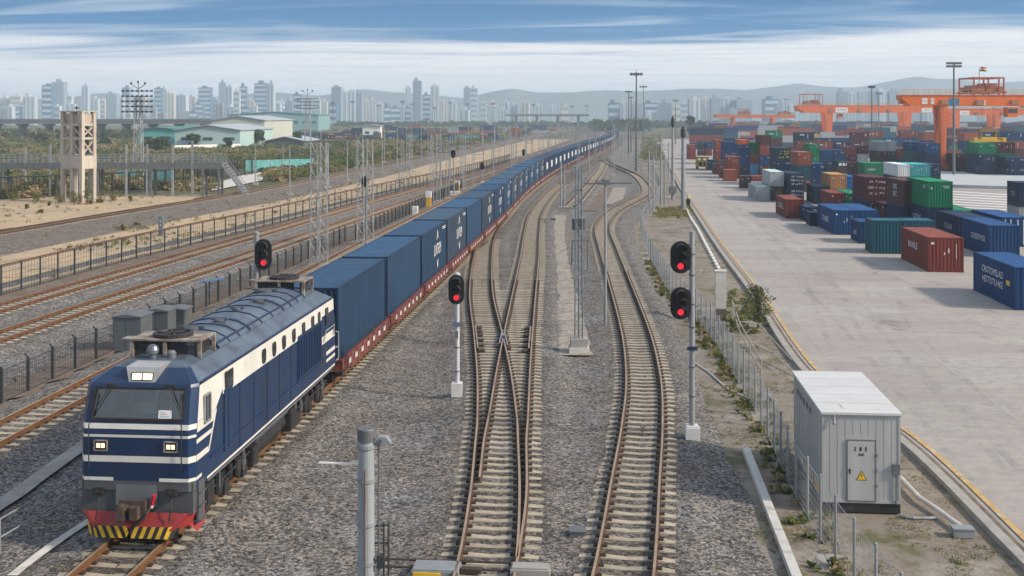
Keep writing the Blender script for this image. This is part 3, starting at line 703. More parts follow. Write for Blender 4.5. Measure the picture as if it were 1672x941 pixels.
    ins.box(-1.22, 1.22, .30, .62, 2.95, 3.30, 1); ins.box(-.75, -.15, 1.72, 1.745, 3.3, 3.95, 1); ins.box(.35, .62, 1.72, 1.745, 3.35, 3.9, 1); ins.box(.8, 1.15, 1.72, 1.745, 3.4, 3.9, 1)
    cab = ins.build('cab_interior', [M_CABIN, M_ROOFD], t)
    st = MB(); st.box(.12, .42, 1.15, 1.25, 3.1, 3.62); st.ball((.27, 1.2, 3.66), .13, 10); st.box(-1.0, -.6, 1.15, 1.3, 3.0, 3.7); st.build('seat', M_UNDER, cab)
    def ws(x, z, d=0.0): return (x, .07 + (z - 3.24) * (.25 / .86) - d, z)
    fr = MB(); cor = [(-1.23, 3.27), (1.23, 3.27), (1.21, 4.07), (-1.21, 4.07)]
    for p, q in zip(cor, cor[1:] + cor[:1]): fr.beam(ws(*p, .01), ws(*q, .01), .06, .07, up=(0, 1, 0))
    fr.build('windscreen_frame', M_UNDER, t)
    gl = MB(); gl.poly([ws(x, z, -.015) for x, z in cor]); wsn = gl.build('windscreen', M_GLASS, t)
    pp = MB(); pp.poly([ws(x, z, .004) for x, z in ((.56, 3.31), (.92, 3.31), (.92, 3.52), (.56, 3.52))]); pp.build('paper_notice', M_WHITE, wsn)
    pl = MB(); 
    for k in range(3): pl.poly([ws(x, z, .008) for x, z in ((.60, 3.35 + .05*k), (.60 + .26 - .06*k, 3.35 + .05*k), (.86 - .06*k, 3.37 + .05*k), (.60, 3.37 + .05*k))])
    pl.build('notice_print', mat('print_grey', (.30, .38, .45), .7, var=0), wsn)
    for sx in (-1, 1):
        wp = MB(); wp.tube(ws(sx*.80, 4.13, .09), ws(sx*1.16, 3.45, .07), .014, n=6); wp.tube(ws(sx*1.12, 3.95, .06), ws(sx*1.19, 3.36, .06), .018, n=6); wp.box(sx*.80 - .10, sx*.80 + .10, .28, .36, 4.10, 4.17); wp.build('wiper', M_UNDER, t)
    # --- lamps
    def slope(z): return .36 + (z - 4.18) * (.62 / .32)
    hd = MB(); hd.prism([(-.34, .40, 4.16), (.34, .40, 4.16), (.47, .52, 4.60), (-.47, .52, 4.60)], (0, .75, .02)); 
    hb = hd.build('headlight_housing', mat('housing_silver', (.46, .47, .48), .45, .3), t)
    hl = MB(); hl.poly([(-.28, .405, 4.25), (.28, .405, 4.25), (.31, .462, 4.46), (-.31, .462, 4.46)]); hl.build('lamp_surround', M_UNDER, hb)
    for sx in (-1, 1): ll = MB(); ll.poly([(sx*.145 - .125, .408, 4.275), (sx*.145 + .125, .408, 4.275), (sx*.145 + .13, .452, 4.44), (sx*.145 - .13, .452, 4.44)]); ll.build('lamp_lens', M_LAMP, hb)
    for sx in (-1, 1):
        h = MB(); h.box(sx*.94 - .17, sx*.94 + .17, -.03, .0, 2.44, 2.71); ho = h.build('headlight', M_UNDER, t)
        l2 = MB()
        for dx in (-.062, .062): l2.box(sx*.94 + dx - .050, sx*.94 + dx + .050, -.036, -.031, 2.515, 2.635)
        l2.build('lamp_lens', M_LAMP, ho)
        f2 = MB()
        for p, q in (((-.17, 2.44), (.17, 2.44)), ((-.17, 2.71), (.17, 2.71)), ((-.17, 2.425), (-.17, 2.725)), ((.17, 2.425), (.17, 2.725))): f2.beam((sx*.94 + p[0], -.03, p[1]), (sx*.94 + q[0], -.03, q[1]), .03, .03)
        f2; f2.build('lamp_rim', M_RUSTFR, ho)
        hr = MB(); hr.path([(sx*1.22, -.01, 3.2), (sx*1.24, -.07, 3.14), (sx*1.24, -.07, 1.98), (sx*1.22, -.01, 1.92)], .016); hr.build('grab_rail', M_UNDER, t)
    # --- front end: buffer beam, pilot, coupler, hoses
    bb = MB(); bb.prism([(-1.5, .10, .74), (1.5, .10, .74), (1.5, .10, 1.60), (-1.5, .10, 1.60)], (0, .9, 0)); bb.box(-.55, .55, .02, .11, .95, 1.52, 1); bb.box(-.3, .3, -.02, .1, .78, 1.05, 1)
    bb.build('buffer_beam', [M_GREYB, mat('coupler_plate', (.13, .145, .16), .5, var=.2)], t)
    pr = MB()
    lo = [(-1.36, .22, .40), (-1.05, -.22, .40), (1.05, -.22, .40), (1.36, .22, .40)]; hi = [(-1.52, .30, .80), (-1.42, -.02, .80), (1.42, -.02, .80), (1.52, .30, .80)]
    pr.add(lo + hi, [(0, 1, 5, 4), (1, 2, 6, 5), (2, 3, 7, 6)], 0)
    pr.add([(1.52, .30, .80), (1.36, .22, .40), (1.50, .42, .16), (1.54, .9, .30), (1.54, .9, .80)], [(0, 1, 2, 3, 4)], 0); pr.add([(-1.52, .30, .80), (-1.36, .22, .40), (-1.50, .42, .16), (-1.54, .9, .30), (-1.54, .9, .80)], [(4, 3, 2, 1, 0)], 0)
    pil = pr.build('pilot', M_REDB, t)
    sb = MB(); x0, x1 = -1.30, 1.12
    def pv(x, z):
        k = min(1, max(0, (abs(x) - .95) / .5)); return (x, -.26 + k * .42, z)
    K = 22
    for k in range(K):
        a, b = x0 + (x1-x0) * k / K, x0 + (x1-x0) * (k+1) / K; ln = -.13 if (a + b) / 2 < -.1 else .13
        sb.add([pv(a - ln*.5, .17), pv(b - ln*.5, .17), pv(b + ln*.5, .49), pv(a + ln*.5, .49)], [(0, 1, 2, 3)], k % 2)
    sb.add([pv(x0, .15), pv(x1, .15), (x1, .1, .15), (x0, .1, .15)], [(0, 1, 2, 3)], 1)
    sb.build('hazard_board', [M_HAZY, M_UNDER], pil)
    cp = MB(); cp.box(-.16, .16, -.42, .15, .80, 1.05); cp.box(-.30, -.08, -.62, -.30, .74, 1.10); cp.box(.06, .26, -.58, -.34, .76, 1.08); cp.tube((-.2, -.5, .70), (-.2, -.5, 1.16), .10, n=8); cp.beam((-.35, -.2, .92), (.35, -.2, .92), .1, .5)
    cp.build('coupler', mat('coupler_rust', (.07, .05, .04), .75, var=.4, vs=6), t)
    hs = MB(); hs.path([(.42, -.02, .98), (.36, -.25, .80), (.20, -.34, .58), (.05, -.32, .50), (-.02, -.3, .42)], .032, 8); hs.build('air_hose', M_UNDER, t)
    hv = MB(); hv.tube((.44, -.04, .98), (.52, -.06, 1.28), .045, .05, 8, 0); hv.tube((.42, -.03, .93), (.45, -.04, 1.0), .05, n=8, m=1); hv.build('hose_cock', [mat('cock_red', (.55, .02, .05), .4), M_WHITE], t)
    for sx in (-1, 1):
        j = MB(); j.box(sx*.98 - .16, sx*.98 + .12, -.02, .12, 1.22, 1.42); j.tube((sx*.98 - .08, -.12, 1.32), (sx*.98 - .08, .1, 1.32), .07, n=8); j.tube((sx*.98 + .06, -.1, 1.3), (sx*.98 + .06, .1, 1.3), .06, n=8)
        j.path([(sx*.98, -.06, 1.22), (sx*.98 + .02, -.16, .95), (sx*.98 - .02, -.2, .62)], .022); j.build('jumper_cable', M_UNDER, t)
    for s in (-1, 1):
        stp = MB(); stp.box(min(s*1.50, s*1.56), max(s*1.50, s*1.56), .35, .80, .42, 1.55); 
        for z in (.45, .85, 1.2): stp.box(min(s*1.40, s*1.62), max(s*1.40, s*1.62), .36, .78, z, z + .04)
    stp.build('cab_step', M_GREYB, t)
    # --- running gear
    for by in (3.3, 12.9):
        bg = MB()
        for s in (-1, 1):
            bg.box(min(s*1.06, s*1.22), max(s*1.06, s*1.22), by - 2.2, by + 2.2, .55, .86)
            for ay in (-1.7, 0, 1.7):
                bg.box(min(s*1.1, s*1.36), max(s*1.1, s*1.36), by + ay - .22, by + ay + .22, .28, .72)
                bg.tube((s*1.30, by + ay - .42, .62), (s*1.30, by + ay - .42, 1.02), .09, n=8); bg.tube((s*1.30, by + ay + .42, .62), (s*1.30, by + ay + .42, 1.02), .09, n=8)
                bg.beam((s*1.33, by + ay - .6, .40), (s*1.33, by + ay - .3, .9), .08, .1)
            bg.tube((s*1.36, by - .85, .55), (s*1.36, by - .85, 1.05), .12, n=10); bg.tube((s*1.36, by + .85, .55), (s*1.36, by + .85, 1.05), .12, n=10)
            if s > 0: bg.box(-1.06, 1.06, by - .25, by + .25, .55, .8)
            bg.path([(s*1.4, by - 2.3, .95), (s*1.42, by - 1.2, .88), (s*1.42, by + 1.2, .92), (s*1.4, by + 2.3, .95)], .03)
        bo = bg.build('bogie', M_UNDER, t)
        for ay in (-1.7, 0, 1.7):
            wh = MB()
            for s in (-1, 1): wh.lathe((s*.74, by + ay, .525), [(.55, -.03 * s), (.525, 0), (.525, .11 * s), (.42, .12 * s), (.40, .07 * s), (.15, .08 * s), (.14, .16 * s)], 24, 0, 'x')
            wh.tube((-.75, by + ay, .525), (.75, by + ay, .525), .09, n=8); wh.build('wheelset', M_UNDER, bo)
    tk = MB(); tk.prism([(-1.35, 6.0, 1.05), (-1.40, 6.0, .75), (-1.15, 6.0, .35), (1.15, 6.0, .35), (1.40, 6.0, .75), (1.35, 6.0, 1.05)], (0, 3.4, 0)); tk.build('fuel_tank', M_UNDER, t)
    for s in (-1, 1):
        for y, w, z0, z1 in ((1.1, .7, .52, 1.2), (5.3, .6, .45, 1.05), (9.6, .9, .4, 1.15)):
            bx = MB(); bx.box(min(s*1.2, s*1.5), max(s*1.2, s*1.5), y, y + w, z0, z1); bx.box(min(s*1.5, s*1.52), max(s*1.5, s*1.52), y + .08, y + w - .08, z0 + .1, z1 - .1); bx.build('equipment_box', M_UNDER, t)
    for s in (-1, 1):
        for y0, y1 in ((5.9, 9.5),): a = MB(); a.tube((s*1.33, y0, 1.18), (s*1.33, y1, 1.18), .13, n=12); a.build('air_reservoir', M_GREYB, t)
        a = MB(); a.path([(s*1.5, 1.2, 1.30), (s*1.5, 6, 1.27), (s*1.5, 9.6, 1.27), (s*1.5, LEN - .6, 1.3)], .028); a.path([(s*1.5, 2.2, 1.27), (s*1.48, 2.25, .8)], .03); a.path([(s*1.5, 10.3, 1.27), (s*1.48, 10.3, .7)], .03); a.build('brake_pipe', M_GALV_D, t)
        for y in (1.9, 4.75, 11.4, 14.5): a = MB(); a.tube((s*1.38, y, .55), (s*1.38, y, 1.25), .05, n=8); a.tube((s*1.38, y, .7), (s*1.38, y, 1.05), .085, n=8); a.build('damper', M_GREYB, t)
    # --- roof: hatches, fans, frames, horn dome
    for k, (y0, y1) in enumerate(((3.6, 6.5), (6.6, 10.4), (10.5, 13.3))):
        h = MB(); prof = [(-1.04, 4.52), (-.93, 4.66), (-.62, 4.82), (-.22, 4.89), (.22, 4.89), (.62, 4.82), (.93, 4.66), (1.04, 4.52)]
        h.prism([(x, y0, z) for x, z in prof], (0, y1 - y0, 0)); ho = h.build('roof_hatch', M_LBLUE, t)
        se = MB()
        for yy in np.arange(y0, y1 + .01, (y1 - y0) / 3):
            for a, b in zip(prof[:-1], prof[1:]): se.beam((a[0], yy, a[1] + .012), (b[0], yy, b[1] + .012), .045, .05, up=(0, 1, 0))
        for x, z in (prof[1], prof[-2]): se.beam((x, y0, z + .01), (x, y1, z + .01), .05, .05)
        se.build('hatch_seam', M_NAVY, ho)
    for x, y, r in ((-.3, 3.15, .28), (-.15, 4.6, .26), (.25, 6.0, .18), (.1, 8.2, .16), (.3, 10.0, .2), (-.2, 12.4, .30)):
        q = MB(); z = 4.60 if y < 3.5 else 4.88; q.lathe((x, y, z), [(r, 0), (r, .07), (r*.8, .11)], 14); q.beam((x - r*1.5, y, z + .09), (x + r*1.5, y, z + .09), .1, .06); q.build('roof_vent', M_ROOFD, t)
    def fan_box(y0, y1, hw, z0, z1, nm):
        f = MB(); th = .05
        f.box(-hw, hw, y0, y1, z1 - .05, z1); 
        for x in (-hw + .05, -.02, hw - .05):
            f.box(x - .05, x + .05, y0 + .02, y0 + .1, z0, z1 - .05); f.box(x - .05, x + .05, y1 - .1, y1 - .02, z0, z1 - .05)
        f.box(-hw + .1, hw*.55, y0 + .12, y0 + .16, z0, z1 - .05, 1); f.box(-hw + .12, -hw + .16, y0 + .1, y1 - .1, z0, z1 - .05, 1); f.box(hw - .2, hw - .16, y0 + .1, y1 - .1, z0, z1 - .06, 1); f.box(-hw - .25, -hw, y0 + .1, y0 + .5, z1 - .03, z1); 
        fo = f.build(nm, [M_RUSTFR, M_UNDER], t)
        c = MB(); c.lathe((0, (y0+y1)/2, z1), [(.56, 0), (.56, .10), (.47, .12), (.45, .05)], 26); 
        for k in range(6): a = k * math.pi / 3; c.beam((0, (y0+y1)/2, z1 + .09), (.48*math.cos(a), (y0+y1)/2 + .48*math.sin(a), z1 + .09), .08, .03)
        c.build('cooling_fan', M_UNDER, fo)
    fan_box(2.05, 3.35, 1.02, 4.55, 5.06, 'fan_housing'); fan_box(13.6, 15.0, .95, 4.55, 5.12, 'fan_housing')
    hn = MB(); hn.lathe((-.18, 1.62, 4.6), [(.10, 0), (.10, .14), (.16, .16), (.17, .26), (.13, .36), (.05, .41)], 14); hn.lathe((.30, 1.75, 4.6), [(.13, 0), (.13, .16), (.08, .22)], 12, 1); hn.build('horn_dome', [mat('dome_grey', (.14, .16, .19), .3, .3), M_GALV_D], t)
    # rear platform railing
    rl = MB()
    for s in (-1, 1):
        rl.path([(s*1.50, LEN + .02, 1.5), (s*1.52, LEN + .42, 1.5), (s*1.52, LEN + .42, 2.6), (s*1.50, LEN, 2.7)], .03); rl.path([(s*1.52, LEN + .42, 2.0), (s*1.5, LEN, 2.05)], .03); rl.path([(s*1.58, 14.1, 2.7), (s*1.62, 14.2, 3.1), (s*1.62, 15.6, 3.1), (s*1.58, 15.7, 2.7)], .025)
    rl.build('handrail', M_GALV, t)
    return t
build_loco().scale = (1.04, 1, 1)

# ------------------------------------------------------------------ containers
def cont_meshes(w, l, h, door=False, cache={}):
    """corrugated shipping container, origin at its near left bottom corner"""
    key = (round(w, 2), round(l, 2), round(h, 2), door)
    if key in cache: return cache[key]
    b = MB(); pit = .28; dp = .042
    def corr(a, n):                       # positions and depths along a wall
        out = []
        for i in range(n):
            t = a[0] + (a[1] - a[0]) * i / n; s = (a[1] - a[0]) / n
            out += [(t, 0), (t + .32*s, 0), (t + .5*s, 1), (t + .82*s, 1)]
        return out + [(a[1], 0)]
    ny, nx = max(4, int(l / pit)), max(4, int(w / pit))
    zb, zt = .12, h - .09
    for x, sg in ((.02, 1), (w - .02, -1)):
        pr = corr((.1, l - .1), ny); n = len(pr); V = [(x + sg*dp*d, y, z) for z in (zb, zt) for y, d in pr]
        b.add(V, [(i, i+1, n+i+1, n+i) for i in range(n-1)])
    for y, sg in ((.02, 1), (l - .02, -1)):
        pr = corr((.1, w - .1), nx); n = len(pr); V = [(x, y + sg*dp*d, z) for z in (zb, zt) for x, d in pr]
        b.add(V, [(i, i+1, n+i+1, n+i) for i in range(n-1)])
    wall_v = b; b = MB(); pr = corr((.08, l - .08), max(4, int(l / .55))); n = len(pr); V = [(x, y, h - .012 - .028*d) for x in (.05, w - .05) for y, d in pr]
    b.add(V, [(i, i+1, n+i+1, n+i) for i in range(n-1)])
    roof = b; b = wall_v; b.box(.05, w - .05, .05, l - .05, .08, .13)
    f = MB(); c = .11
    for x in (0, w - c):
        for y in (0, l - c): f.box(x, x + c, y, y + c, 0, h)
        f.box(x + .01, x + c - .01, c, l - c, .02, .16); f.box(x + .02, x + c - .02, c, l - c, h - .10, h - .005)
    for y in (0, l - c): f.box(c, w - c, y + .01, y + c - .01, .02, .16); f.box(c, w - c, y + .02, y + c - .02, h - .12, h - .005)
    k = f
    for x in (-.008, w - .15):
        for y in (-.008, l - .158):
            for z in (-.004, h - .108): k.box(x, x + .158, y, y + .166, z, z + .114)
    d = None
    if door:
        d = MB()
        for x in (.18, .32, .68, .82): d.tube((w*x, -.035, .14), (w*x, -.035, h - .12), .022, n=6); d.box(w*x - .05, w*x + .12, -.06, -.02, h*.42, h*.45)
        d.box(w*.5 - .02, w*.5 + .02, -.02, .0, .14, h - .12)
        d = d.mesh('locking_bars', M_PAINT)
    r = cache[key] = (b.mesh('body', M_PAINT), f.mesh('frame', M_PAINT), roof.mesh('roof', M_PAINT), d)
    return r
M_GREYMARK = mat('grey_lettering', (.42, .46, .52), .6, var=.1, vs=4)
PALETTE = {'navy': (.010, .025, .062), 'blue': (.008, .045, .135), 'royal blue': (.008, .085, .24), 'teal': (.010, .080, .115), 'aqua': (.05, .30, .33), 'light blue': (.10, .30, .52),
           'red': (.185, .042, .030), 'brown': (.090, .040, .033), 'maroon': (.075, .020, .027), 'rust red': (.28, .080, .048), 'orange': (.52, .13, .055), 'ochre': (.42, .21, .085),
           'green': (.004, .145, .062), 'grey': (.34, .37, .38), 'white': (.56, .59, .60), 'black teal': (.022, .05, .065), 'dark brown': (.075, .045, .036), 'dark green': (.02, .10, .06)}
def container(label, loc, w, l, h, col, group=None, door=False, mark=None, rot=0.0, cat='container', marks_near=None, name='shipping_container', roof=None):
    t = thing(name, label, cat, loc, rot, group)
    b, f, k, d = cont_meshes(w, l, h, door); c = PALETTE[col]; j = 1 + rnd.uniform(-.18, .18)
    c = (*[v * j for v in c], 1)
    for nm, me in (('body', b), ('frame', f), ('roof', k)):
        o = link(nm, me, t); o.color = c if nm == 'body' else (*[v * .85 for v in c[:3]], 1) if nm == 'frame' else (min(.9, c[0]*1.35 + .004), min(.9, c[1]*1.6 + .004), min(.9, c[2]*1.6 + .004), 1)  # roof tint lighter and bluer than walls: sky reflection put into the colour
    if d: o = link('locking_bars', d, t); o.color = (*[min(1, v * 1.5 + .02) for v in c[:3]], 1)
    if mark: mark(t, w, l, h)
    return t
def side_text(lines, size, yc, zc, m=None, stretch=1.0, side=-1):
    """lettering on the side wall facing -x (reads from front to back reversed) or +x"""
    def fn(t, w, l, h):
        mb = MB()
        for i, s in enumerate(lines):
            z0 = zc + (len(lines) / 2 - .5 - i) * size * 1.02
            if side < 0: text_mb(s, size, mb, lambda u, v: (-.012, l*yc - u*stretch, z0 + v))
            else: text_mb(s, size, mb, lambda u, v: (w + .012, l*yc + u*stretch, z0 + v))
        mb.build('lettering', m or M_MARK, t)
    return fn
def chain(*fs):
    def fn(*a):
        for f in fs: f(*a)
    return fn

# ------------------------------------------------------------------ the container train
M_WAGON = mat('wagon_red_oxide', (.17, .048, .040), .7, var=.25, vs=1.4, col2=(.085, .045, .038), c2=(.5, .7), c2s=1.2)
CW, CL, CH, PITCH = 2.42, 10.35, 3.12, 10.95
def wagon_meshes():
    b = MB(); L_ = PITCH - .42
    b.box(-1.30, 1.30, 0, L_, .92, 1.06)
    for s in (-1, 1):
        b.prism([(s*1.42, 0, 1.12), (s*1.42, 0, .72), (s*1.42, 1.8, .52), (s*1.42, L_ - 1.8, .52), (s*1.42, L_, .72), (s*1.42, L_, 1.12)], (-s*.12, 0, 0))
        for k in range(9): b.box(min(s*1.42, s*1.46), max(s*1.42, s*1.46), .4 + k*(L_ - .8)/8 - .05, .4 + k*(L_ - .8)/8 + .05, .60, 1.12)
    for y in (0, L_ - .12): b.box(-1.40, 1.40, y, y + .12, .62, 1.12)
    mk = MB()
    for k in range(7):
        y = 1.0 + k * 1.28; 
        for q in range(3): mk.box(1.428 if False else 1.463, 1.468, y + q*.16, y + q*.16 + .10, .76, .98)
    g = MB(); 
    for s in (-1, 1):
        g.prism([(s*1.12, -1.35, .55), (s*1.12, -1.1, .32), (s*1.12, -.4, .30), (s*1.12, 0, .22), (s*1.12, .4, .30), (s*1.12, 1.1, .32), (s*1.12, 1.35, .55), (s*1.12, .5, .72), (s*1.12, -.5, .72)], (-s*.16, 0, 0))
        for y in (-.88, .88): g.box(min(s*1.0, s*1.22), max(s*1.0, s*1.22), y - .16, y + .16, .28, .58)
    g.box(-.97, .97, -.2, .2, .40, .60)
    wh = MB()
    for y in (-.88, .88):
        for s in (-1, 1): wh.lathe((s*.74, y, .42), [(.45, -.03*s), (.42, 0), (.42, .11*s), (.32, .12*s), (.12, .08*s), (.11, .15*s)], 20, 0, 'x')
        wh.tube((-.74, y, .42), (.74, y, .42), .08, n=8)
    c = MB(); c.box(-.12, .12, -.32, .0, .72, .96); c.box(-.22, .22, -.42, -.26, .66, 1.0)
    return b.mesh('frame', M_WAGON), mk.mesh('stencil_marks', M_MARK), g.mesh('bogie', M_UNDER), wh.mesh('wheelset', M_UNDER), c.mesh('coupler', M_UNDER), L_
WB, WM, WG, WW, WC, WL = wagon_meshes()
FARB = {}
FAR_V = {'n': 0}
def far_cont(w, l, h):
    FAR_V['n'] += 1; k = (w, l, h, FAR_V['n'] % 4)
    if k not in FARB:
        b = MB(); b.box(0, w, 0, l, 0, h); n = int(l / .6)
        for i in range(n):
            y = .1 + i * (l - .2) / n; b.box(-.03, 0, y, y + .3, .12, h - .1); b.box(w, w + .03, y, y + .3, .12, h - .1)
        n = max(3, int(w / .5))
        for i in range(n): x = .1 + i * (w - .2) / n; b.box(x, x + .22, -.03, 0, .12, h - .1)
        if k[3] in (0, 2):
            z = h * (.62 if k[3] else .45); b.box(w*.2, w*.46, -.04, -.02, z, z + h*.16, 1); b.box(w*.62, w*.66, -.04, -.02, h*.3, h*.8, 1)
        if k[3] == 1: b.box(w*.12, w*.2, -.04, -.02, h*.72, h*.8, 1); b.box(w*.78, w*.84, -.04, -.02, h*.5, h*.85, 1)
        b.box(.0, w, -.045, -.01, h - .09, h, 2); b.box(0, w, -.045, -.01, 0, .12, 2)
        FARB[k] = b.mesh('container_body', [M_PAINT_F, M_GREYMARK, M_UNDER])
    return FARB[k]
def logo(t, w, l, h):
    mb = MB(); text_mb('SUNTREM', 1.0, mb, lambda u, v: (w + .012, l*.60 + u*.70, h*.50 + v*1.05)); 
    x = w + .013; yc = l * .60
    mb.add([(x, yc - .42, h*.72), (x, yc, h*.93), (x, yc + .36, h*.74), (x, yc + .16, h*.74), (x, yc - .02, h*.86), (x, yc - .22, h*.72)], [(0, 1, 4, 5), (1, 2, 3, 4)])
    mb.add([(x, yc - .34, h*.27), (x, yc + .06, h*.09), (x, yc + .34, h*.29), (x, yc + .18, h*.29), (x, yc + .04, h*.18), (x, yc - .16, h*.27)], [(0, 1, 4, 5), (1, 2, 3, 4)])
    for y0, z0 in ((.80, .90), (.83, .86)): mb.poly([(x, l*y0, h*z0), (x, l*.95, h*z0), (x, l*.95, h*(z0 + .018)), (x, l*y0, h*(z0 + .018))])
    mb.build('lettering', M_MARK, t)
def logo_mesh():
    mb = MB(); 
    for a, b_, z0, z1 in ((.42, .50, .30, .72), (.52, .62, .32, .70), (.64, .74, .34, .70)): mb.poly([(CW + .04, CL*a, CH*z0), (CW + .04, CL*b_, CH*z0), (CW + .04, CL*b_, CH*z1), (CW + .04, CL*a, CH*z1)])
    return mb.mesh('lettering', M_MARK)
LOGO_FAR = logo_mesh()
S0 = [p for p in T0 if p.y >= 30.5 + LEN + 1.0]
def along(s):
    i = 0; acc = 0
    for a, b in zip(S0[:-1], S0[1:]):
        l = (b - a).length
        if acc + l >= s: 
            q = a + (b - a) * ((s - acc) / l); return q, math.atan2(-(b.x - a.x), b.y - a.y)
        acc += l
    return S0[-1], 0
NW = 57
for i in range(NW):
    q, _ = along(i * PITCH + .35); q2, _ = along(i * PITCH + .35 + WL); an = math.atan2(-(q2.x - q.x), q2.y - q.y)
    where = 'directly behind the locomotive' if i == 0 else f'{nth(i + 1)} in the train behind the locomotive' if i < NW - 1 else 'last in the train'
    wg = thing('flat_wagon', f'red oxide flat wagon carrying a blue container, {where}', 'flat wagon', (q.x, q.y, RT), an, 'flat wagons of the container train')
    link('frame', WB, wg)
    if i < 24:
        link('stencil_marks', WM, wg); link('coupler', WC, wg)
        for y in (1.7, WL - 1.7):
            g = link('bogie', WG, wg, (0, y, 0)); link('wheelset', WW, g)
    else:
        for y in (1.7, WL - 1.7): link('bogie', WG, wg, (0, y, 0))
    loc = Vector((q.x, q.y, RT + 1.065)) + Vector((math.cos(an) * -CW/2 - math.sin(an) * .09, math.sin(an) * -CW/2 + math.cos(an) * .09, 0))
    col = 'trainblue' if i not in (3, 5, 8, 9, 13, 14) else 'trainslate'
    PALETTE['trainblue'] = (.021, .052, .108); PALETTE['trainslate'] = (.033, .053, .088)
    shade = 'blue' if col == 'trainblue' else 'slate blue'
    lb = f'{shade} container with white lettering, {where}' if i not in (0, 1, 4) else f'plain {shade} container without lettering, {where}'
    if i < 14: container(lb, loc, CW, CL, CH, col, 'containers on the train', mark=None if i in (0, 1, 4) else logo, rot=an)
    else:
        t = thing('shipping_container', lb, 'container', loc, an, 'containers on the train'); o = link('container_body', far_cont(CW, CL, CH), t); o.color = (*[v * rnd.uniform(.85, 1.25) for v in PALETTE[col]], 1)
        if i < 44: link('lettering', LOGO_FAR, t)
# ------------------------------------------------------------------ container yard
AZ = .05                                           # apron level
YP = lambda x, y: P(x, y, AZ)
near_i = {'n': 0}
def one(label, x, y, l, h, col, w=None, xr=None, z=0.0, **k):
    """container with its near left bottom corner at photo point (x, y); width from xr, the photo column of its near right corner"""
    p = YP(x, y); d = DP(y, AZ)
    if w is None: w = (xr - x) * d / FPX if xr else 2.44
    near_i['n'] += 1
    if k.get('mark') is None and l > 3: k['mark'] = [few_marks, code_marks, code_marks, None][near_i['n'] % 4]
    return container(label, p + Vector((0, 0, z)), w, l, h, PAL(col), 'containers in the yard', **k)
PAL = lambda c: c
def few_marks(t, w, l, h):
    mb = MB()
    mb.box(w*.44, w*.47, -.03, -.012, h*.50, h*.57); mb.box(w*.56, w*.59, -.03, -.012, h*.55, h*.68); mb.box(w*.08, w*.16, -.03, -.012, h*.80, h*.86)
    for k in range(9): mb.box(w*.78, w*.80, -.03, -.012, h*(.40 + .045*k), h*(.428 + .045*k))
    mb.build('lettering', M_MARK, t)
def code_marks(t, w, l, h):
    mb = MB(); mb.box(w*.60, w*.86, -.02, -.010, h*.80, h*.83); mb.box(w*.66, w*.86, -.02, -.010, h*.74, h*.77); mb.box(w*.12, w*.2, -.02, -.01, h*.70, h*.78); mb.box(-.02, -.01, l*.08, l*.2, h*.80, h*.84); mb.box(-.02, -.01, l*.11, l*.2, h*.72, h*.76)
    mb.build('lettering', M_GREYMARK, t)
def stack(x, y, cols, labels, w=2.3, h=2.12, l=8.0, hs=None, marks=None, doors=None):
    z = 0.0
    for i, (c, lb) in enumerate(zip(cols, labels)):
        hh = hs[i] if hs else h
        one(lb, x, y, l, hh, c, w=w, z=z, mark=marks[i] if marks else None, door=bool(doors and doors[i])); z += hh + .012
M_YMARK = mat('yellow_lettering', (.62, .52, .10), .6, var=.1, vs=4)
def panel_marks(t, w, l, h):                        # rows of stencilled lettering over the near end wall
    mb = MB()
    for s, x, z, sz in (('SIX', .26, .80, .34), ('E', .5, .82, .3), ('TTHE', .76, .78, .34), ('CBA', .25, .55, .36), ('H', .5, .55, .3), ('TT 45', .77, .52, .3), ('LE', .24, .30, .36), ('LL', .5, .28, .3), ('PP 2', .76, .3, .3)):
        text_mb(s, sz, mb, lambda u, v: (w*x + u, -.018, h*z + v))
    mb.build('lettering', M_MARK, t)

one('brick red container standing alone in front of the teal pair', 1516, 444.5, 8.4, 2.63, 'red', xr=1572, mark=chain(side_text(['BAXILE'], .72, .55, 1.55, stretch=1.25), few_marks))
one('blue container with two lines of white lettering cut off by the right edge', 1658, 507, 8.3, 2.62, 'blue', w=2.45, mark=chain(side_text(['CROTOMSLAD', 'HETTOTUHKE'], .62, .52, 1.45, stretch=1.02), lambda t, w, l, h: MB().box(-.014, -.004, l*.12, l*.20, 1.32, 1.62).build('orange_label', M_HAZY, t)))
one('left container of the teal pair beside the brick red one', 1424.5, 414.6, 2.9, 2.86, 'teal', xr=1476)
one('right container of the teal pair, mostly behind the brick red one', 1476.6, 414.6, 2.9, 2.86, 'teal', xr=1526)
one('small blue container tucked against the left side of the teal pair', 1403.5, 398, 4.0, 2.02, 'blue', w=2.2, mark=side_text(['ACD'], .55, .5, .85, stretch=1.2))
one('wide blue container with a white name on its side at the front of the row', 1362, 383.7, 9.3, 2.45, 'blue', w=2.16, mark=chain(side_text(['CURIBE'], .78, .52, 1.2, stretch=1.35), few_marks))
one('blue container joined to the right side of the one with the white name', 1397.6, 383.7, 9.3, 2.45, 'blue', w=2.25)
one('low dark blue box with a blue roof, smallest in the front row', 1322.5, 369.3, 2.5, 1.44, 'navy', w=1.12, mark=side_text(['A'], .4, .5, .7))
one('low blue container under a pale roof behind the smallest blue box', 1314.5, 362.5, 7.0, 1.65, 'navy', w=1.5)
one('brick red container with white letters on its side near the white pair', 1283, 357.2, 8.3, 2.22, 'red', xr=1312, mark=chain(side_text(['CUTN L'], .85, .5, 1.2, stretch=1.5),))
one('pale grey white container on the ground beside the brown one', 1234.6, 328.8, 9.5, 2.02, 'grey', xr=1257.2, mark=side_text(['K'], .7, .7, 1.1, m=M_GREYMARK))
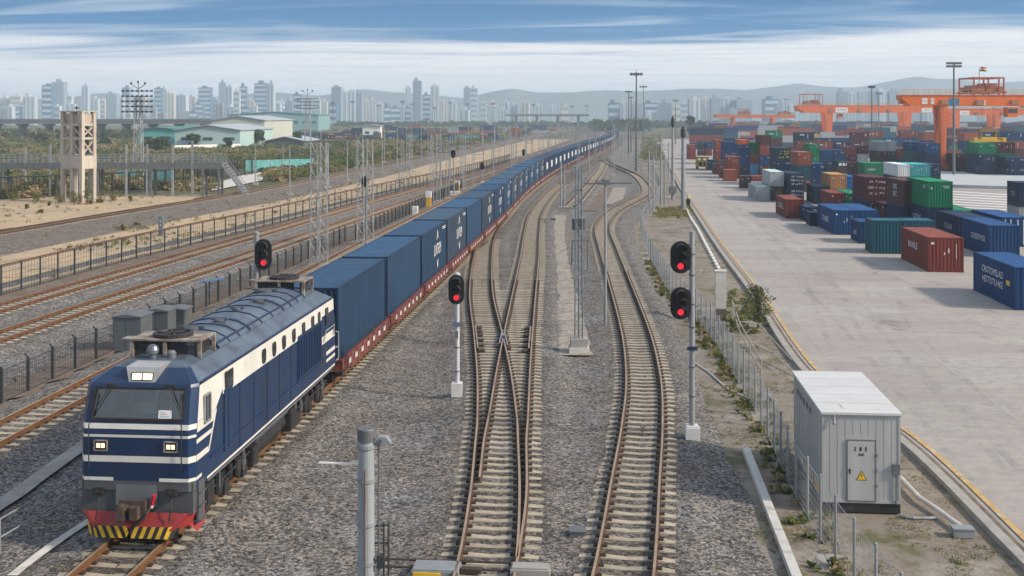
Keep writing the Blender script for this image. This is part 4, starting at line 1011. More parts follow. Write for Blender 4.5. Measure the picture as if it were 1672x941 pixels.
stack(1257.6, 328.6, ['dark brown', 'grey'], ['rusty dark brown container under a pale grey one', 'pale grey container standing on the rusty dark brown one'], w=1.9, h=2.03, l=9)
one('lone dark brown container left of the pale grey ones', 1209.8, 307.8, 3.2, 2.0, 'dark brown', xr=1226)
one('brick red container in front of the red pair, beside the lone brown one', 1183.5, 296.3, 4.0, 2.08, 'rust red', w=2.2)
one('small brick red container peeping out behind the front red one', 1176.5, 290.8, 4.5, 1.95, 'red', w=1.9)
one('brick red container second from the yellow loader', 1165.6, 284.6, 4.5, 2.05, 'red', w=2.05)
one('low teal container right behind the yellow loader', 1156.5, 278, 4.5, 2.2, 'teal', w=2.0)
stack(1188, 292, ['red', 'red'], ['lower brick red container behind the front red ones', 'upper brick red container with a pale roof edge, above the front red ones'], w=2.25, h=2.05)
stack(1182.5, 279.5, ['teal', 'blue', 'blue'], ['teal bottom container of a tall stack behind the red pair', 'blue middle container of the stack behind the red pair', 'bright blue top container behind the red pair'], w=2.65, h=2.1)
stack(1168.5, 268.5, ['red', 'red', 'rust red'], ['bottom red container of the tall red stack', 'middle red container of the tall red stack', 'top red container of the tall red stack'], w=2.2, h=2.0)
stack(1124, 260.5, ['red', 'red'], ['lower red container at the far left of the yard', 'upper red container at the far left of the yard'], w=2.0, h=2.0)
stack(1141.5, 254.5, ['maroon', 'navy'], ['maroon container under a navy one behind the yellow loader', 'navy container on the maroon one behind the yellow loader'], w=1.75, h=2.1)
stack(1152, 254.5, ['red', 'blue'], ['red container under a blue one behind the yellow loader', 'blue container on the red one behind the yellow loader'], w=1.9, h=2.1)
stack(1224.5, 286, ['light blue', 'red', 'green'], ['light blue container at the foot of a mixed stack', 'red container between the light blue and the green ones', 'green container on top of the red and light blue ones'], w=1.95, h=2.15)
stack(1207, 286, ['navy', 'blue', 'blue', 'orange'], ['navy container at the foot of the stack with an orange top', 'blue container second up under the orange topped stack', 'blue container third up under the orange one', 'orange container on top of three blue ones'], w=2.1, h=2.1, hs=[2.1, 2.1, 1.9, .9])
stack(1241, 287, ['maroon', 'blue', 'red', 'brown'], ['dark red container at the foot of the four high stack', 'blue container second up in the four high stack', 'red container third up in the four high stack', 'red brown container on top of the four high stack'], w=2.2, h=2.0)
one('low red container between the lone brown one and the pale grey pair', 1228, 296.5, 4, .95, 'red', w=2.0)
def ydots(t, w, l, h):
    mb = MB(); r2 = random.Random(4)
    for k in range(16): x, z = r2.uniform(.1, .8) * w, r2.uniform(.15, .85) * h; mb.box(x, x + .22, -.03, -.012, z, z + r2.uniform(.08, .2))
    mb.build('lettering', M_YMARK, t)
stack(1267, 303, ['navy', 'navy', 'black teal'], ['bottom navy container under the yellow lettered one', 'navy container just under the yellow lettered one', 'black container covered in yellow lettering'], w=2.6, h=2.12, marks=[None, None, ydots])
stack(1289, 331.5, ['navy', 'navy'], ['lower navy container of the white lettered pair behind the red one', 'upper navy container with white letters over its end wall'], w=1.95, h=1.98, l=9, marks=[panel_marks, chain(panel_marks, side_text(['EU'], .9, .5, 1.2, stretch=1.6))])
stack(1302.5, 314, ['dark brown', 'teal', 'rust red'], ['brown container at the foot of the orange topped stack', 'teal container between the brown and the orange red ones', 'orange red container on top of the teal one'], w=2.15, h=2.06)
stack(1326, 311, ['blue', 'blue'], ['lower dark blue container right of the orange red stack', 'upper dark blue container right of the orange red stack'], w=2.1, h=2.1)
stack(1322, 286, ['brown', 'green', 'green'], ['brown container hidden under two green ones', 'lower green container behind the orange red stack', 'upper green container behind the orange red stack'], w=2.0, h=2.05)
stack(1342, 281, ['navy', 'blue'], ['navy container under the left half of the broad blue pair', 'left container of the broad blue pair on top'], w=2.35, h=2.3)
stack(1361.5, 281, ['navy', 'blue'], ['navy container under the right half of the broad blue pair', 'right container of the broad blue pair on top'], w=2.35, h=2.3)
one('small pale grey container in front of the broad blue pair', 1352, 280, 3, 2.3, 'grey', w=1.7)
stack(1368, 284, ['dark brown', 'black teal'], ['brown container below the white striped black one', 'black container with white stripes of lettering'], w=2.5, h=1.25, l=4, marks=[None, lambda t, w, l, h: [MB().box(w*(.08 + .3*k), w*(.30 + .3*k), -.02, -.01, h*.3, h*.75).build('lettering', M_MARK, t) for k in range(3)]])
one('dark maroon container left of the wide green one', 1389.5, 287, 4, 2.6, 'maroon', w=2.3)
one('wide green container with pale lettering in the middle of the yard', 1412, 290, 8, 2.75, 'green', w=4.2, mark=lambda t, w, l, h: text_mb('CREEM', .5, None, lambda u, v: (w*.3 + u, -.02, h*.55 + v)).build('lettering', M_MARK, t))
stack(1381, 279, ['navy', 'maroon', 'red'], ['navy container at the foot of the red topped stack', 'maroon container under the red one in the middle distance', 'red container on the maroon one in the middle distance'], w=2.3, h=1.72)
stack(1400, 279, ['navy', 'grey', 'maroon'], ['navy container under the whitish one in the middle distance', 'whitish container in the middle of a stack', 'dark maroon container on top of the whitish one'], w=2.3, h=1.8)
stack(1356, 334, ['blue', 'ochre'], ['blue container under the tan orange one', 'tan orange container standing on a blue one'], w=2.15, h=2.0, l=7)
one('red topped container in the middle of the front rows', 1356.5, 344, 7.5, 2.18, 'red', w=1.98, mark=few_marks)
one('dark blue container with a pale emblem behind the red topped one', 1331, 334, 7, 2.4, 'navy', w=1.9, mark=side_text(['EX'], .7, .5, 1.2, m=M_GREYMARK, stretch=1.4))
one('bright blue container behind the tan orange one', 1378.5, 325, 5, 3.2, 'royal blue', w=1.7)
one('green container with a long pale green roof behind the red topped one', 1385, 346, 8.5, 2.25, 'green', w=1.8)
stack(1413.5, 356, ['navy', 'maroon'], ['navy container carrying the maroon one with white lettering', 'tall maroon container with white lettering over its end wall'], w=2.42, hs=[2.05, 2.66], l=7.5, marks=[None, panel_marks])
one('low dark red container at the foot of the maroon lettered one', 1424, 358, 4.5, 1.75, 'maroon', w=2.3)
one('low dark red container in front, beside the teal pair', 1444.5, 362.5, 5.0, 2.0, 'maroon', w=2.5)
stack(1476.5, 374, ['navy', 'brown'], ['navy container carrying the brown one with white signs', 'brown container with white square signs on its side'], w=2.4, hs=[2.35, 2.66], l=8, marks=[None, side_text(['EFE', 'EFC'], .75, .5, 1.45, stretch=1.5)])
stack(1514.5, 384, ['navy', 'green'], ['navy container with white lettering under the big green one', 'big green container standing on a navy one'], w=2.44, hs=[2.70, 2.62], l=8.2, marks=[side_text(['COSTING'], .7, .5, 1.5, stretch=1.1), None])
one('dark blue container in line behind the blue one with bold white letters', 1569.5, 403.5, 8.3, 2.68, 'navy', w=2.46, mark=side_text(['TDLAS'], .7, .5, 1.5, m=M_GREYMARK, stretch=1.2))
one('blue container with bold white letters right behind the brick red one', 1615, 420.5, 8.3, 2.68, 'blue', w=2.48, mark=side_text(['CEVERTMOB'], .72, .36, 1.4, stretch=.95))
one('low green container right of the big green one', 1557, 374, 9, 1.9, 'green', w=2.5, mark=lambda t, w, l, h: text_mb('AS', .6, None, lambda u, v: (w*.65 + u, -.02, h*.35 + v)).build('lettering', M_MARK, t))
one('blue container with white locking bars at the right edge', 1636, 403, 9, 2.66, 'blue', w=2.44, door=True, mark=lambda t, w, l, h: [MB().box(w*x, w*(x + .03), -.09, -.06, .2, h - .2).build('white_bar', M_MARK, t) for x in (.1, .3, .55, .75, .9)])
stack(1664, 362, ['grey', 'navy'], ['pale grey container under a navy one at the right edge', 'navy container with pale lettering at the right edge'], w=2.44, hs=[1.6, 2.75], l=4, marks=[None, side_text(['CTG'], .7, .5, 1.4, m=M_GREYMARK, stretch=1.0)])
stack(1649, 291, ['navy', 'navy'], ['lower navy container far back at the right edge', 'upper navy container far back at the right edge'], w=3.0, h=1.95)
stack(1597, 289, ['navy', 'navy', 'green'], ['bottom navy container under the yellow spreader', 'middle navy container under the yellow spreader', 'green container just under the yellow spreader'], w=3.6, h=2.18)
stack(1628.5, 287, ['brown', 'green', 'maroon'], ['brown container at the foot of the stack right of the spreader', 'green container in the middle of the stack right of the spreader', 'maroon container on top of the stack right of the spreader'], w=3.4, h=2.2)
stack(1562, 283.5, ['maroon', 'maroon'], ['lower dark red container beside the crane leg and floodlight', 'upper dark red container beside the crane leg and floodlight'], w=2.6, h=2.05)
stack(1485, 309, ['navy', 'aqua'], ['navy container under the aqua one with the white roofed neighbour', 'aqua container right of the long white one'], w=3.3, h=2.0, l=9)
stack(1466, 309, ['navy', 'white'], ['navy container under the long white one', 'long white container left of the aqua one'], w=1.9, h=2.0, l=10)
stack(1518.3, 309, ['navy', 'navy'], ['lower navy container right of the aqua one', 'upper navy container right of the aqua one'], w=1.7, h=2.0, l=9)
stack(1464.5, 277, ['blue', 'red'], ['blue container under the bright red one behind the green one', 'bright red container on a blue one behind the green one'], w=3.1, h=2.3)
stack(1489.5, 282, ['blue', 'dark green', 'blue'], ['blue bottom container left of the orange crane leg', 'dark green container between two blue ones by the crane leg', 'blue container on the dark green one by the crane leg'], w=2.5, h=2.12)
stack(1511, 285, ['navy', 'navy', 'blue'], ['bottom navy container next to the orange crane leg', 'middle navy container next to the orange crane leg', 'top blue container with a white square next to the crane leg'], w=2.9, h=2.1)
stack(1433, 279, ['black teal', 'maroon', 'grey'], ['black container under the maroon and white ones', 'dark maroon container under the left white one', 'left white container of a pair on top'], w=2.1, h=2.1)
stack(1449, 279, ['black teal', 'black teal', 'grey'], ['black container below the right white one', 'black container with a white emblem below the right white one', 'right white container of a pair on top'], w=1.9, h=2.1)

# rows farther back: container by container along rows seen end on
rr = random.Random(5); far_cols = ['navy', 'blue', 'blue', 'red', 'maroon', 'brown', 'navy', 'teal', 'green', 'red', 'grey', 'rust red', 'brown', 'navy', 'blue']
def c_far(lb, loc, w, l, h, col):
    t = thing('shipping_container', lb, 'container', loc, 0, 'containers in the yard'); o = link('container_body', far_cont(w, l, h), t); j = rr.uniform(.8, 1.2); o.color = (*[v * j for v in PALETTE[col]], 1)
rows = [(258, 1200, 1672, 5.0), (250, 1168, 1680, 5.2), (244, 1140, 1690, 5.6), (239, 1136, 1690, 6.0), (234.5, 1130, 1690, 6.0)]
rest = MB(); nfar = 0
for ri, (y, x0, x1, w) in enumerate(rows[:2]):
    d = DP(y, AZ); px = w * FPX / d; x = x0 + rr.uniform(0, 6); k = 0
    while x < x1:
        n = rr.choice([1, 2, 2, 3, 3]) if ri < 4 else rr.choice([1, 2, 3]); k += 1
        for q in range(n):
            c = rr.choice(far_cols)
            c_far(f'distant {c} container, {["ground", "second", "third"][q]} tier, {nth(k)} stack from the left, {nth(ri + 1)} far row', D(x, d, AZ + q * 2.42), w, 2.5 if rr.random() < .6 else 6, 2.4, c); nfar += 1
        x += px + (rr.uniform(.3, 1.2) if rr.random() < .8 else rr.uniform(5, 14))
mats_far = [mat('far_paint_' + c.replace(' ', '_'), PALETTE[c], .6, var=.1) for c in ('navy', 'blue', 'red', 'maroon', 'teal', 'grey', 'rust red')]
for y in (244, 239, 234.5, 230, 226, 223, 220, 217, 214.5, 212):
    d = DP(y, AZ); x = 1126.0
    while x < 1700:
        w = rr.choice([6, 6, 12]); 
        for q in range(rr.choice([1, 2, 3, 3])): p = D(x, d, AZ); rest.box(p.x, p.x + w, p.y, p.y + 2.6, AZ + q*2.5, AZ + q*2.5 + 2.42, rr.randrange(7))
        x += w * FPX / d + (0.6 if rr.random() < .85 else rr.uniform(3, 12))
tag(rest.build('far_container_rows', mats_far), 'hazy rows of stacked containers behind the yard in the far distance', 'containers', kind='stuff')

# yellow loader, concrete ramp, striped pavement
M_YELL = mat('machine_yellow', (.62, .40, .03), .5, var=.2, vs=2, col2=(.35, .22, .04), c2=(.55, .75), c2s=2)
M_ORANGE = mat('crane_orange', (.70, .135, .008), .5, var=.14, vs=.5, streak=True, col2=(.34, .13, .05), c2=(.62, .8), c2s=.6)
p = YP(1138, 277); t = thing('container_loader', 'yellow frame loader standing at the left front of the container yard', 'loader', p)
fr = MB()
for x in (0, 1.15, 2.3):
    for y in (0, 4.2): fr.box(x, x + .28, y, y + .3, .55, 2.7)
for z in (.55, 1.6, 2.5): fr.box(0, 2.58, 0, .3, z, z + .26); fr.box(0, 2.58, 4.2, 4.5, z, z + .26); fr.box(0, .28, 0, 4.5, z, z + .26); fr.box(2.3, 2.58, 0, 4.5, z, z + .26)
fr.box(0, 2.58, 0, 4.5, 2.6, 2.75); fr.build('frame', M_YELL, t)
for x in (.2, 2.3):
    for y in (.6, 3.8): w = MB(); w.lathe((x - .15, y, .42), [(.42, 0), (.42, .3), (.2, .32)], 16, 0, 'x'); w.build('wheel', M_UNDER, t)
cb = MB(); cb.box(.5, 2.0, .8, 3.4, .6, 1.9); cb.build('engine_box', M_UNDER, t)
rp = MB(); a, b, c, d_ = YP(1537, 306), YP(1668, 310), YP(1690, 288), YP(1535, 283.5)
rp.prism([a + Vector((0, 0, .004)), b + Vector((0, 0, .004)), c + Vector((0, 0, .004)), d_ + Vector((0, 0, .004))], (0, 0, .5)); o = rp.build('concrete_platform', mat('platform_concrete', (.45, .48, .50), .7, var=.12, vs=.4)); tag(o, 'low pale concrete platform between the green container and the crane leg', 'platform')
st = MB()
for k in range(9):
    y = 312 + k * 4.2; st.add([YP(1550, y) + Vector((0, 0, .006)), YP(1672 + k*3, y + 7) + Vector((0, 0, .006)), YP(1672 + k*3, y + 8.3) + Vector((0, 0, .006)), YP(1550, y + 1.1) + Vector((0, 0, .006))], [(0, 1, 2, 3)])
struct(st.build('painted_lines', M_WHITE))

# ------------------------------------------------------------------ gantry cranes
def spreader(label, x, d, z, s=1.0, top=16):
    p = D(x, d, z); t = thing('container_spreader', label, 'spreader', p, YAW)
    f = MB(); f.box(-3*s, 3*s, -1.1*s, 1.1*s, 0, .5*s); f.box(-1.6*s, 1.6*s, -.8*s, .8*s, .5*s, 1.0*s)
    for sx in (-1, 1): f.box(sx*2.9*s - .35*s, sx*2.9*s + .35*s, -1.25*s, 1.25*s, -.25*s, .9*s)
    f.build('spreader_frame', M_YELL, t)
    h = MB(); h.box(-1.9*s, 1.9*s, -.7*s, .7*s, 2.1*s, 2.6*s); h.box(-1.7*s, -1.3*s, -.5*s, .5*s, 1.0*s, 2.1*s); h.box(1.3*s, 1.7*s, -.5*s, .5*s, 1.0*s, 2.1*s); h.box(-.8*s, .8*s, -.3*s, .3*s, 2.6*s, 3.1*s); h.build('hoist_head', mat('head_block_brown', (.25, .14, .05), .6), t)
    for sx in (-1.2, 1.2):
        for sy in (-.4, .4): c = MB(); c.tube((sx*s, sy*s, 2.6*s), (sx*s, sy*s, top - z), .035, n=5); c.build('hoist_rope', M_WIRE, t)
def gantry(label, xl, xr, d, ztop, hb, legs, trolley, zb=AZ, portal=0, signs=(), cabin=None, flag=False, legw=2.0, gy=7.0):
    """beam across the yard between photo columns xl and xr at depth d; legs and trolley by column"""
    k = d / FPX; o = D(xl, d, 0); t = thing('gantry_crane', label, 'gantry crane', o, YAW, 'orange gantry cranes of the yard'); L_ = (xr - xl) * k
    X = lambda x: (x - xl) * k
    for y in (0, gy):
        b = MB(); b.prism([(0, y, ztop - hb*.35), (L_*.05, y, ztop - hb), (L_, y, ztop - hb), (L_, y, ztop), (0, y, ztop)], (0, 1.3, 0))
        b.box(0, L_, y - .15, y + 1.45, ztop, ztop + .12); bo = b.build('girder', M_ORANGE, t)
        r = MB(); yy = y - .1 if y == 0 else y + 1.4
        n = int(L_ / 2.2)
        for i in range(n + 1): r.box(i*L_/n - .04, i*L_/n + .04, yy - .04, yy + .04, ztop + .1, ztop + 1.2)
        for z in (.65, 1.2): r.box(0, L_, yy - .03, yy + .03, ztop + z - .03, ztop + z + .03)
        r.build('handrail', mat('rail_ochre', (.55, .33, .10), .6), bo)
    for x in (0, L_ - .8): e = MB(); e.box(x, x + .8, 1.3, gy, ztop - hb*.8, ztop - .1); e.build('end_tie', M_ORANGE, t)
    for lx in legs:
        x = X(lx)
        for y in (.1, gy + .1):
            l = MB(); w0, w1 = legw / 2, legw * .25
            l.add([(x - w1, y, zb + 1.6), (x + w1, y, zb + 1.6), (x + w1, y + 1.0, zb + 1.6), (x - w1, y + 1.0, zb + 1.6), (x - w0, y - .05, ztop - hb), (x + w0, y - .05, ztop - hb), (x + w0, y + 1.1, ztop - hb), (x - w0, y + 1.1, ztop - hb)],
                  [(3,2,1,0), (4,5,6,7), (0,1,5,4), (1,2,6,5), (2,3,7,6), (3,0,4,7)]); lo = l.build('leg', M_ORANGE, t)
            la = MB()
            for sx in (-.3, .3): la.tube((x + sx, y - .18, zb + 2), (x + sx, y - .18, ztop - hb), .03, n=5)
            for zz in np.arange(zb + 2.2, ztop - hb, .6): la.box(x - .3, x + .3, y - .2, y - .16, zz, zz + .05)
            la.build('ladder', mat('ladder_pale', (.60, .42, .30), .6), lo)
        s = MB(); s.box(x - .55, x + .55, -1.6, 9.8, zb + .95, zb + 1.7); so = s.build('sill_beam', M_ORANGE, t)
        for y in (-1.4, 6.6):
            bg = MB(); bg.box(x - .9, x + .9, y, y + 2.8, zb + .45, zb + 1.0)
            for yy in (y + .5, y + 2.2): bg.lathe((x - .3, yy, zb + .42), [(.42, 0), (.42, .6), (.2, .62)], 14, 0, 'x')
            bg.build('bogie', mat('bogie_brown', (.30, .10, .05), .65, var=.3, vs=2), so)
    if trolley:
        for i, tx in enumerate(trolley):
            x = X(tx); w = 7.5
            tr = MB(); tr.box(x - w/2, x + w/2, -.2, 8.5, ztop + .45, ztop + .85); tr.box(x - 2.6, x - .4, 1, 7, ztop + .85, ztop + 2.2); tr.box(x, x + 2.4, 1.5, 6.5, ztop + .85, ztop + 2.6); tr.tube((x - 3, 1, ztop + 1.4), (x - 3, 7.2, ztop + 1.4), .5, n=10); tr.box(x + 2.6, x + 3.4, 1, 3, ztop + .85, ztop + 1.9)
            tr.build('trolley', mat('winch_rust', (.36, .11, .05), .6, var=.3, vs=1.2), t)
            if portal and i == 0:
                pf = MB(); h0, h1 = ztop + .1, ztop + portal; pw = portal * 1.55
                for sx in (-.5, .34, .5):
                    for y in (0, 8.0): pf.box(x + sx*pw*1.05 - .13, x + sx*pw*1.05 + .13, y, y + .3, h0, h1)
                for y in (0, 8.0): pf.box(x - pw*.525 - .1, x + pw*.525 + .1, y, y + .3, h1 - .3, h1)
                pf.box(x - pw*.525, x - pw*.525 + .25, .3, 8.0, h1 - .3, h1); pf.box(x + pw*.525 - .25, x + pw*.525, .3, 8.0, h1 - .3, h1); pf.build('service_frame', mat('frame_red', (.40, .085, .045), .55), t)
                ms = MB(); ms.tube((x - pw*.34, .1, h0), (x - pw*.34, .1, h1 + portal*.45), .11, .06, 8)
                mo = ms.build('mast', mat('frame_red', (.4, .085, .045)), t)
                if flag:
                    fl = MB(); fx, fz = x - pw*.34, h1 + portal*.30
                    for r_ in range(3):
                        pts0 = [(fx + .06 + u*.22, .1 + .10*math.sin(u*1.1), fz + r_*.32 + .05*math.sin(u*.8)) for u in range(8)]
                        fl.add(pts0 + [(a, b_, c_ + .32) for a, b_, c_ in pts0], [(u, u+1, 9+u, 8+u) for u in range(7)], r_)
                    fl.build('flag', [mat('flag_green', (.16, .12, .03), .8), mat('flag_pale', (.55, .45, .35), .8), mat('flag_orange', (.50, .15, .05), .8)], mo)
    if cabin:
        x = X(cabin); c = MB(); c.box(x - 1.1, x + 1.1, -.6, 1.6, ztop - hb - 2.4, ztop - hb - .3); co = c.build('operator_cabin', M_ORANGE, t); c = MB(); c.box(x - .95, x + .95, -.63, -.60, ztop - hb - 1.6, ztop - hb - .6); c.build('cabin_window', M_GLASSD, co)
    for i in range(3):
        x = L_ * (.22 + .2*i); c = MB(); c.box(x, x + 1.6, -.35, 0, ztop - hb*.9, ztop - hb*.45); c.build('cable_box', mat('box_grey_orange', (.36, .16, .07), .6), t)
    for x, w, z0, h, txt, mc in signs:
        s = MB(); sx = X(x); s.box(sx, sx + w, -.06, -.03, z0, z0 + h); so = s.build('sign_board', mc, t)
        if txt: text_mb(txt, h*.55, None, lambda u, v: (sx + w/2 + u, -.066, z0 + h/2 + v)).build('lettering', mat('sign_ink', (.06, .08, .12), .6), so)
    return t
M_BSIGN = mat('blue_sign', (.02, .17, .30), .5)
dg = DP(281, AZ); k_ = dg / FPX
gantry('nearest orange gantry crane with a flag on its service frame at the right edge', 1473, 1760, dg, ZH(156, dg), 2.2, [1541, 1748], [1615], portal=ZH(126, dg) - ZH(156, dg), flag=True, legw=1.75, gy=2.6,
       cabin=1652, signs=[(1549, 2.2, ZH(172.5, dg), 1.5, 'Z', M_BSIGN), (1505, 1.2, ZH(170, dg), 1.2, 'CRC', M_WHITE), (1519.5, .7, ZH(170, dg), 1.2, 'EF', M_WHITE), (1598, 1.4, ZH(172, dg), 1.1, 'RMG', M_WHITE)])
dg2 = DP(231.5, AZ)
gantry('orange gantry crane in the middle of the yard with a white name board', 1303, 1538, dg2, ZH(172.5, dg2), 3.4, [1354, 1482], [1328], cabin=1372, portal=ZH(153, dg2) - ZH(172, dg2), legw=4.0,
       signs=[(1364.5, 5.6, ZH(184, dg2), 2.3, 'ZTMMJ', M_WHITE), (1505, 4.8, ZH(184, dg2), 2.0, 'FJT L', M_WHITE)])
dg3 = DP(236, AZ)
gantry('orange gantry crane half hidden behind the nearest one', 1545, 1760, dg3, ZH(178, dg3), 2.6, [1562, 1629, 1740], [1690], legw=3.0, signs=[(1567, 4.0, ZH(188, dg3), 1.8, 'LLEW', M_WHITE)])
dg4 = DP(221, AZ)
gantry('farthest small red orange gantry crane at the left of the yard', 1168, 1298, dg4, ZH(188, dg4), 1.9, [1198.5, 1263], [1217, 1283], portal=3.6, legw=1.6)
spreader('yellow spreader hanging over the green container under the nearest crane', 1613, dg - 10, ZH(232, dg - 10), 1.0, ZH(176, dg))
spreader('orange spreader hanging under the middle crane near its left leg', 1329, dg2 + 5, ZH(222, dg2), .9, ZH(184, dg2))
spreader('small yellow spreader hanging between the legs of the middle crane', 1435, dg2 + 5, ZH(224, dg2), .85, ZH(184, dg2))
spreader('orange spreader hanging right of the middle crane leg', 1508, dg2 + 5, ZH(224, dg2), .9, ZH(184, dg2))

# ------------------------------------------------------------------ equipment hut, fence, walls on the right
M_HUT = mat('hut_panel_grey', (.40, .41, .405), .5, var=.12, vs=1.6, streak=True, col2=(.27, .25, .22), c2=(.60, .82), c2s=1.4)
M_HUTR = mat('hut_roof', (.58, .595, .60), .5, var=.07, vs=.9, col2=(.52, .52, .50), c2=(.6, .78), c2s=1.1)
p = P(1343, 836, -.06); d = DP(836, -.06); HW = 123.5 * d / FPX; HL = 5.6; HB = .30; HT = ZH(676, d) + .06
t = thing('equipment_hut', 'grey white equipment hut with a warning triangle on its door beside the concrete apron', 'hut', p)
b = MB(); b.box(0, HW, 0, HL, HB, HT); 
for i in range(1, 10):
    x = HW * i / 10
    if not (HW*.33 < x < HW*.69): b.box(x - .012, x + .012, -.006, 0, HB + .05, HT - .1)
    else: b.box(x - .012, x + .012, -.006, 0, HT*.80, HT - .1)
for i in range(1, 13): y = HL * i / 13; b.box(-.012, 0, y - .012, y + .012, HB + .05, HT - .1); b.box(HW, HW + .012, y - .012, y + .012, HB + .05, HT - .1)
b.box(-.015, HW + .015, -.016, .02, HB, HB + .1); b.box(-.016, .02, .021, HL, HB, HB + .1)
for x in (-.014, HW - .05): b.box(x, x + .064, -.018, .03, HB + .1, HT - .02)
b.build('wall', M_HUT, t)
rf = MB(); rf.box(-.05, HW + .05, -.06, HL + .06, HT, HT + .07)
for k in range(1, 5): rf.box(-.02, HW + .02, HL*k/5 - .02, HL*k/5 + .02, HT + .07, HT + .085)
rf.box(HW*.25, HW*.8, .35, .38, HT + .07, HT + .08); rf.box(HW*.3, HW*.33, .4, 1.0, HT + .07, HT + .082); ro = rf.build('roof', M_HUTR, t)
pl = MB(); pl.box(.06, HW + .02, .03, HL - .05, 0, HB - .004); pl.build('plinth', M_UNDER, t)
dx0, dx1, dz0, dz1 = HW*.318, HW*.685, HB + .07, HT*.742
dd = MB(); dd.box(dx0, dx1, -.03, -.002, dz0, dz1); do = dd.build('door', M_HUT, t)
f = MB()
for a, q in (((dx0, dz0), (dx0, dz1)), ((dx1, dz0), (dx1, dz1)), ((dx0, dz1), (dx1, dz1)), ((dx0, dz0), (dx1, dz0))): f.beam((a[0], -.028, a[1]), (q[0], -.028, q[1]), .03, .018, up=(0, 1, 0))
f.build('door_frame', M_GALV_D, do)
h = MB(); h.tube((dx0 + .07, -.07, (dz0+dz1)/2 + .02), (dx0 + .07, -.03, (dz0+dz1)/2 + .02), .03, n=8); h.box(dx0 + .05, dx0 + .09, -.07, -.05, (dz0+dz1)/2 - .1, (dz0+dz1)/2 + .02); h.build('handle', M_UNDER, do)
M_INK = mat('door_ink', (.05, .055, .06), .7, var=0)
ch = MB(); cx, cz = (dx0 + dx1)/2, dz1 - .33
def strokes(ox, oz, ss, w=.016):
    for x0, z0, x1, z1 in ss: ch.beam((ox + x0*.1, -.034, oz + z0*.12), (ox + x1*.1, -.034, oz + z1*.12), w, .004, up=(0, 1, 0))
strokes(cx - .21, cz, [(0, .9, .6, .9), (.3, 1.1, .3, .9), (.1, .55, .6, .55), (.3, .9, .1, 0), (.3, .5, .6, 0)])
strokes(cx - .06, cz, [(.05, 1., .65, 1.), (.1, .3, .1, .8), (.1, .8, .6, .8), (.6, .8, .6, .3), (.1, .55, .6, .55), (.1, .3, .6, .3), (.35, 1.1, .35, 0), (.0, .12, .7, .12)])
strokes(cx + .10, cz, [(0, 1, .6, 1), (.1, .6, .65, .6), (.35, 1.1, .1, 0), (.2, .35, .65, 0), (.6, .9, .2, .1)])
for k in range(4): strokes(cx - .09 + k*.045, cz - .13, [(0, .0, .3, .0), (0, .5, .3, .5), (0, 0, 0, .5), (.3, 0, .3, .5)], .009)
ch.build('door_lettering', M_INK, do)
tr = MB(); tx, tz, ts = cx, dz0 + .62, .17
tr.poly([(tx - ts, -.034, tz), (tx + ts, -.034, tz), (tx, -.034, tz + ts*1.75)], 1); k = .80
tr.poly([(tx - ts*k, -.0365, tz + .018), (tx + ts*k, -.0365, tz + .018), (tx, -.0365, tz + .018 + ts*1.75*k)], 0)
tr.poly([(tx - .012, -.039, tz + .08), (tx + .03, -.039, tz + .15), (tx + .008, -.039, tz + .15), (tx + .025, -.039, tz + .215), (tx - .025, -.039, tz + .13), (tx - .002, -.039, tz + .13)], 1)
tr.build('warning_triangle', [mat('warning_yellow', (.75, .48, .02), .5, var=.05), M_INK], do)
for z in (.25, .5, .75): h = MB(); h.box(dx1 - .03, dx1 + .05, -.045, -.03, dz0 + (dz1-dz0)*z - .05, dz0 + (dz1-dz0)*z + .05); h.build('hinge', M_GALV_D, do)
cd = MB(); cd.path([(HW - .12, -.04, HB), (HW - .12, -.04, HB + .9)], .022); cd.box(HW - .22, HW - .02, -.09, -.018, HB + .9, HB + 1.2); cd.build('conduit', M_GALV_D, t)
lm = MB(); lm.tube((.33, -.05, HT - .02), (.33, -.1, HT - .22), .03, n=8); lm.ball((.33, -.1, HT - .24), .055, 10); lm.build('wall_lamp', M_GALV, t)
hz = MB()
n = 14
for i in range(n):
    y0, y1 = .1 + i*3.2/n, .1 + (i+1)*3.2/n; hz.add([(-.02, y0, HB + .12), (-.02, y1, HB + .12), (-.02, y1 + .1, HB + .36), (-.02, y0 + .1, HB + .36)], [(0, 1, 2, 3)], i % 2 if i > 3 else 0)
hz.build('hazard_strip', [M_HAZY, M_UNDER], t)
vt = MB()
for i in range(5): vt.box(-.02, 0, 2.0 + i*.62, 2.3 + i*.62, HT - .55, HT - .38)
for i in range(5): v = MB(); v.box(-.022, -.001, 2.0 + i*.62, 2.35 + i*.62, HT - .52, HT - .34); v.build('vent_slot', M_GALV_D, t)
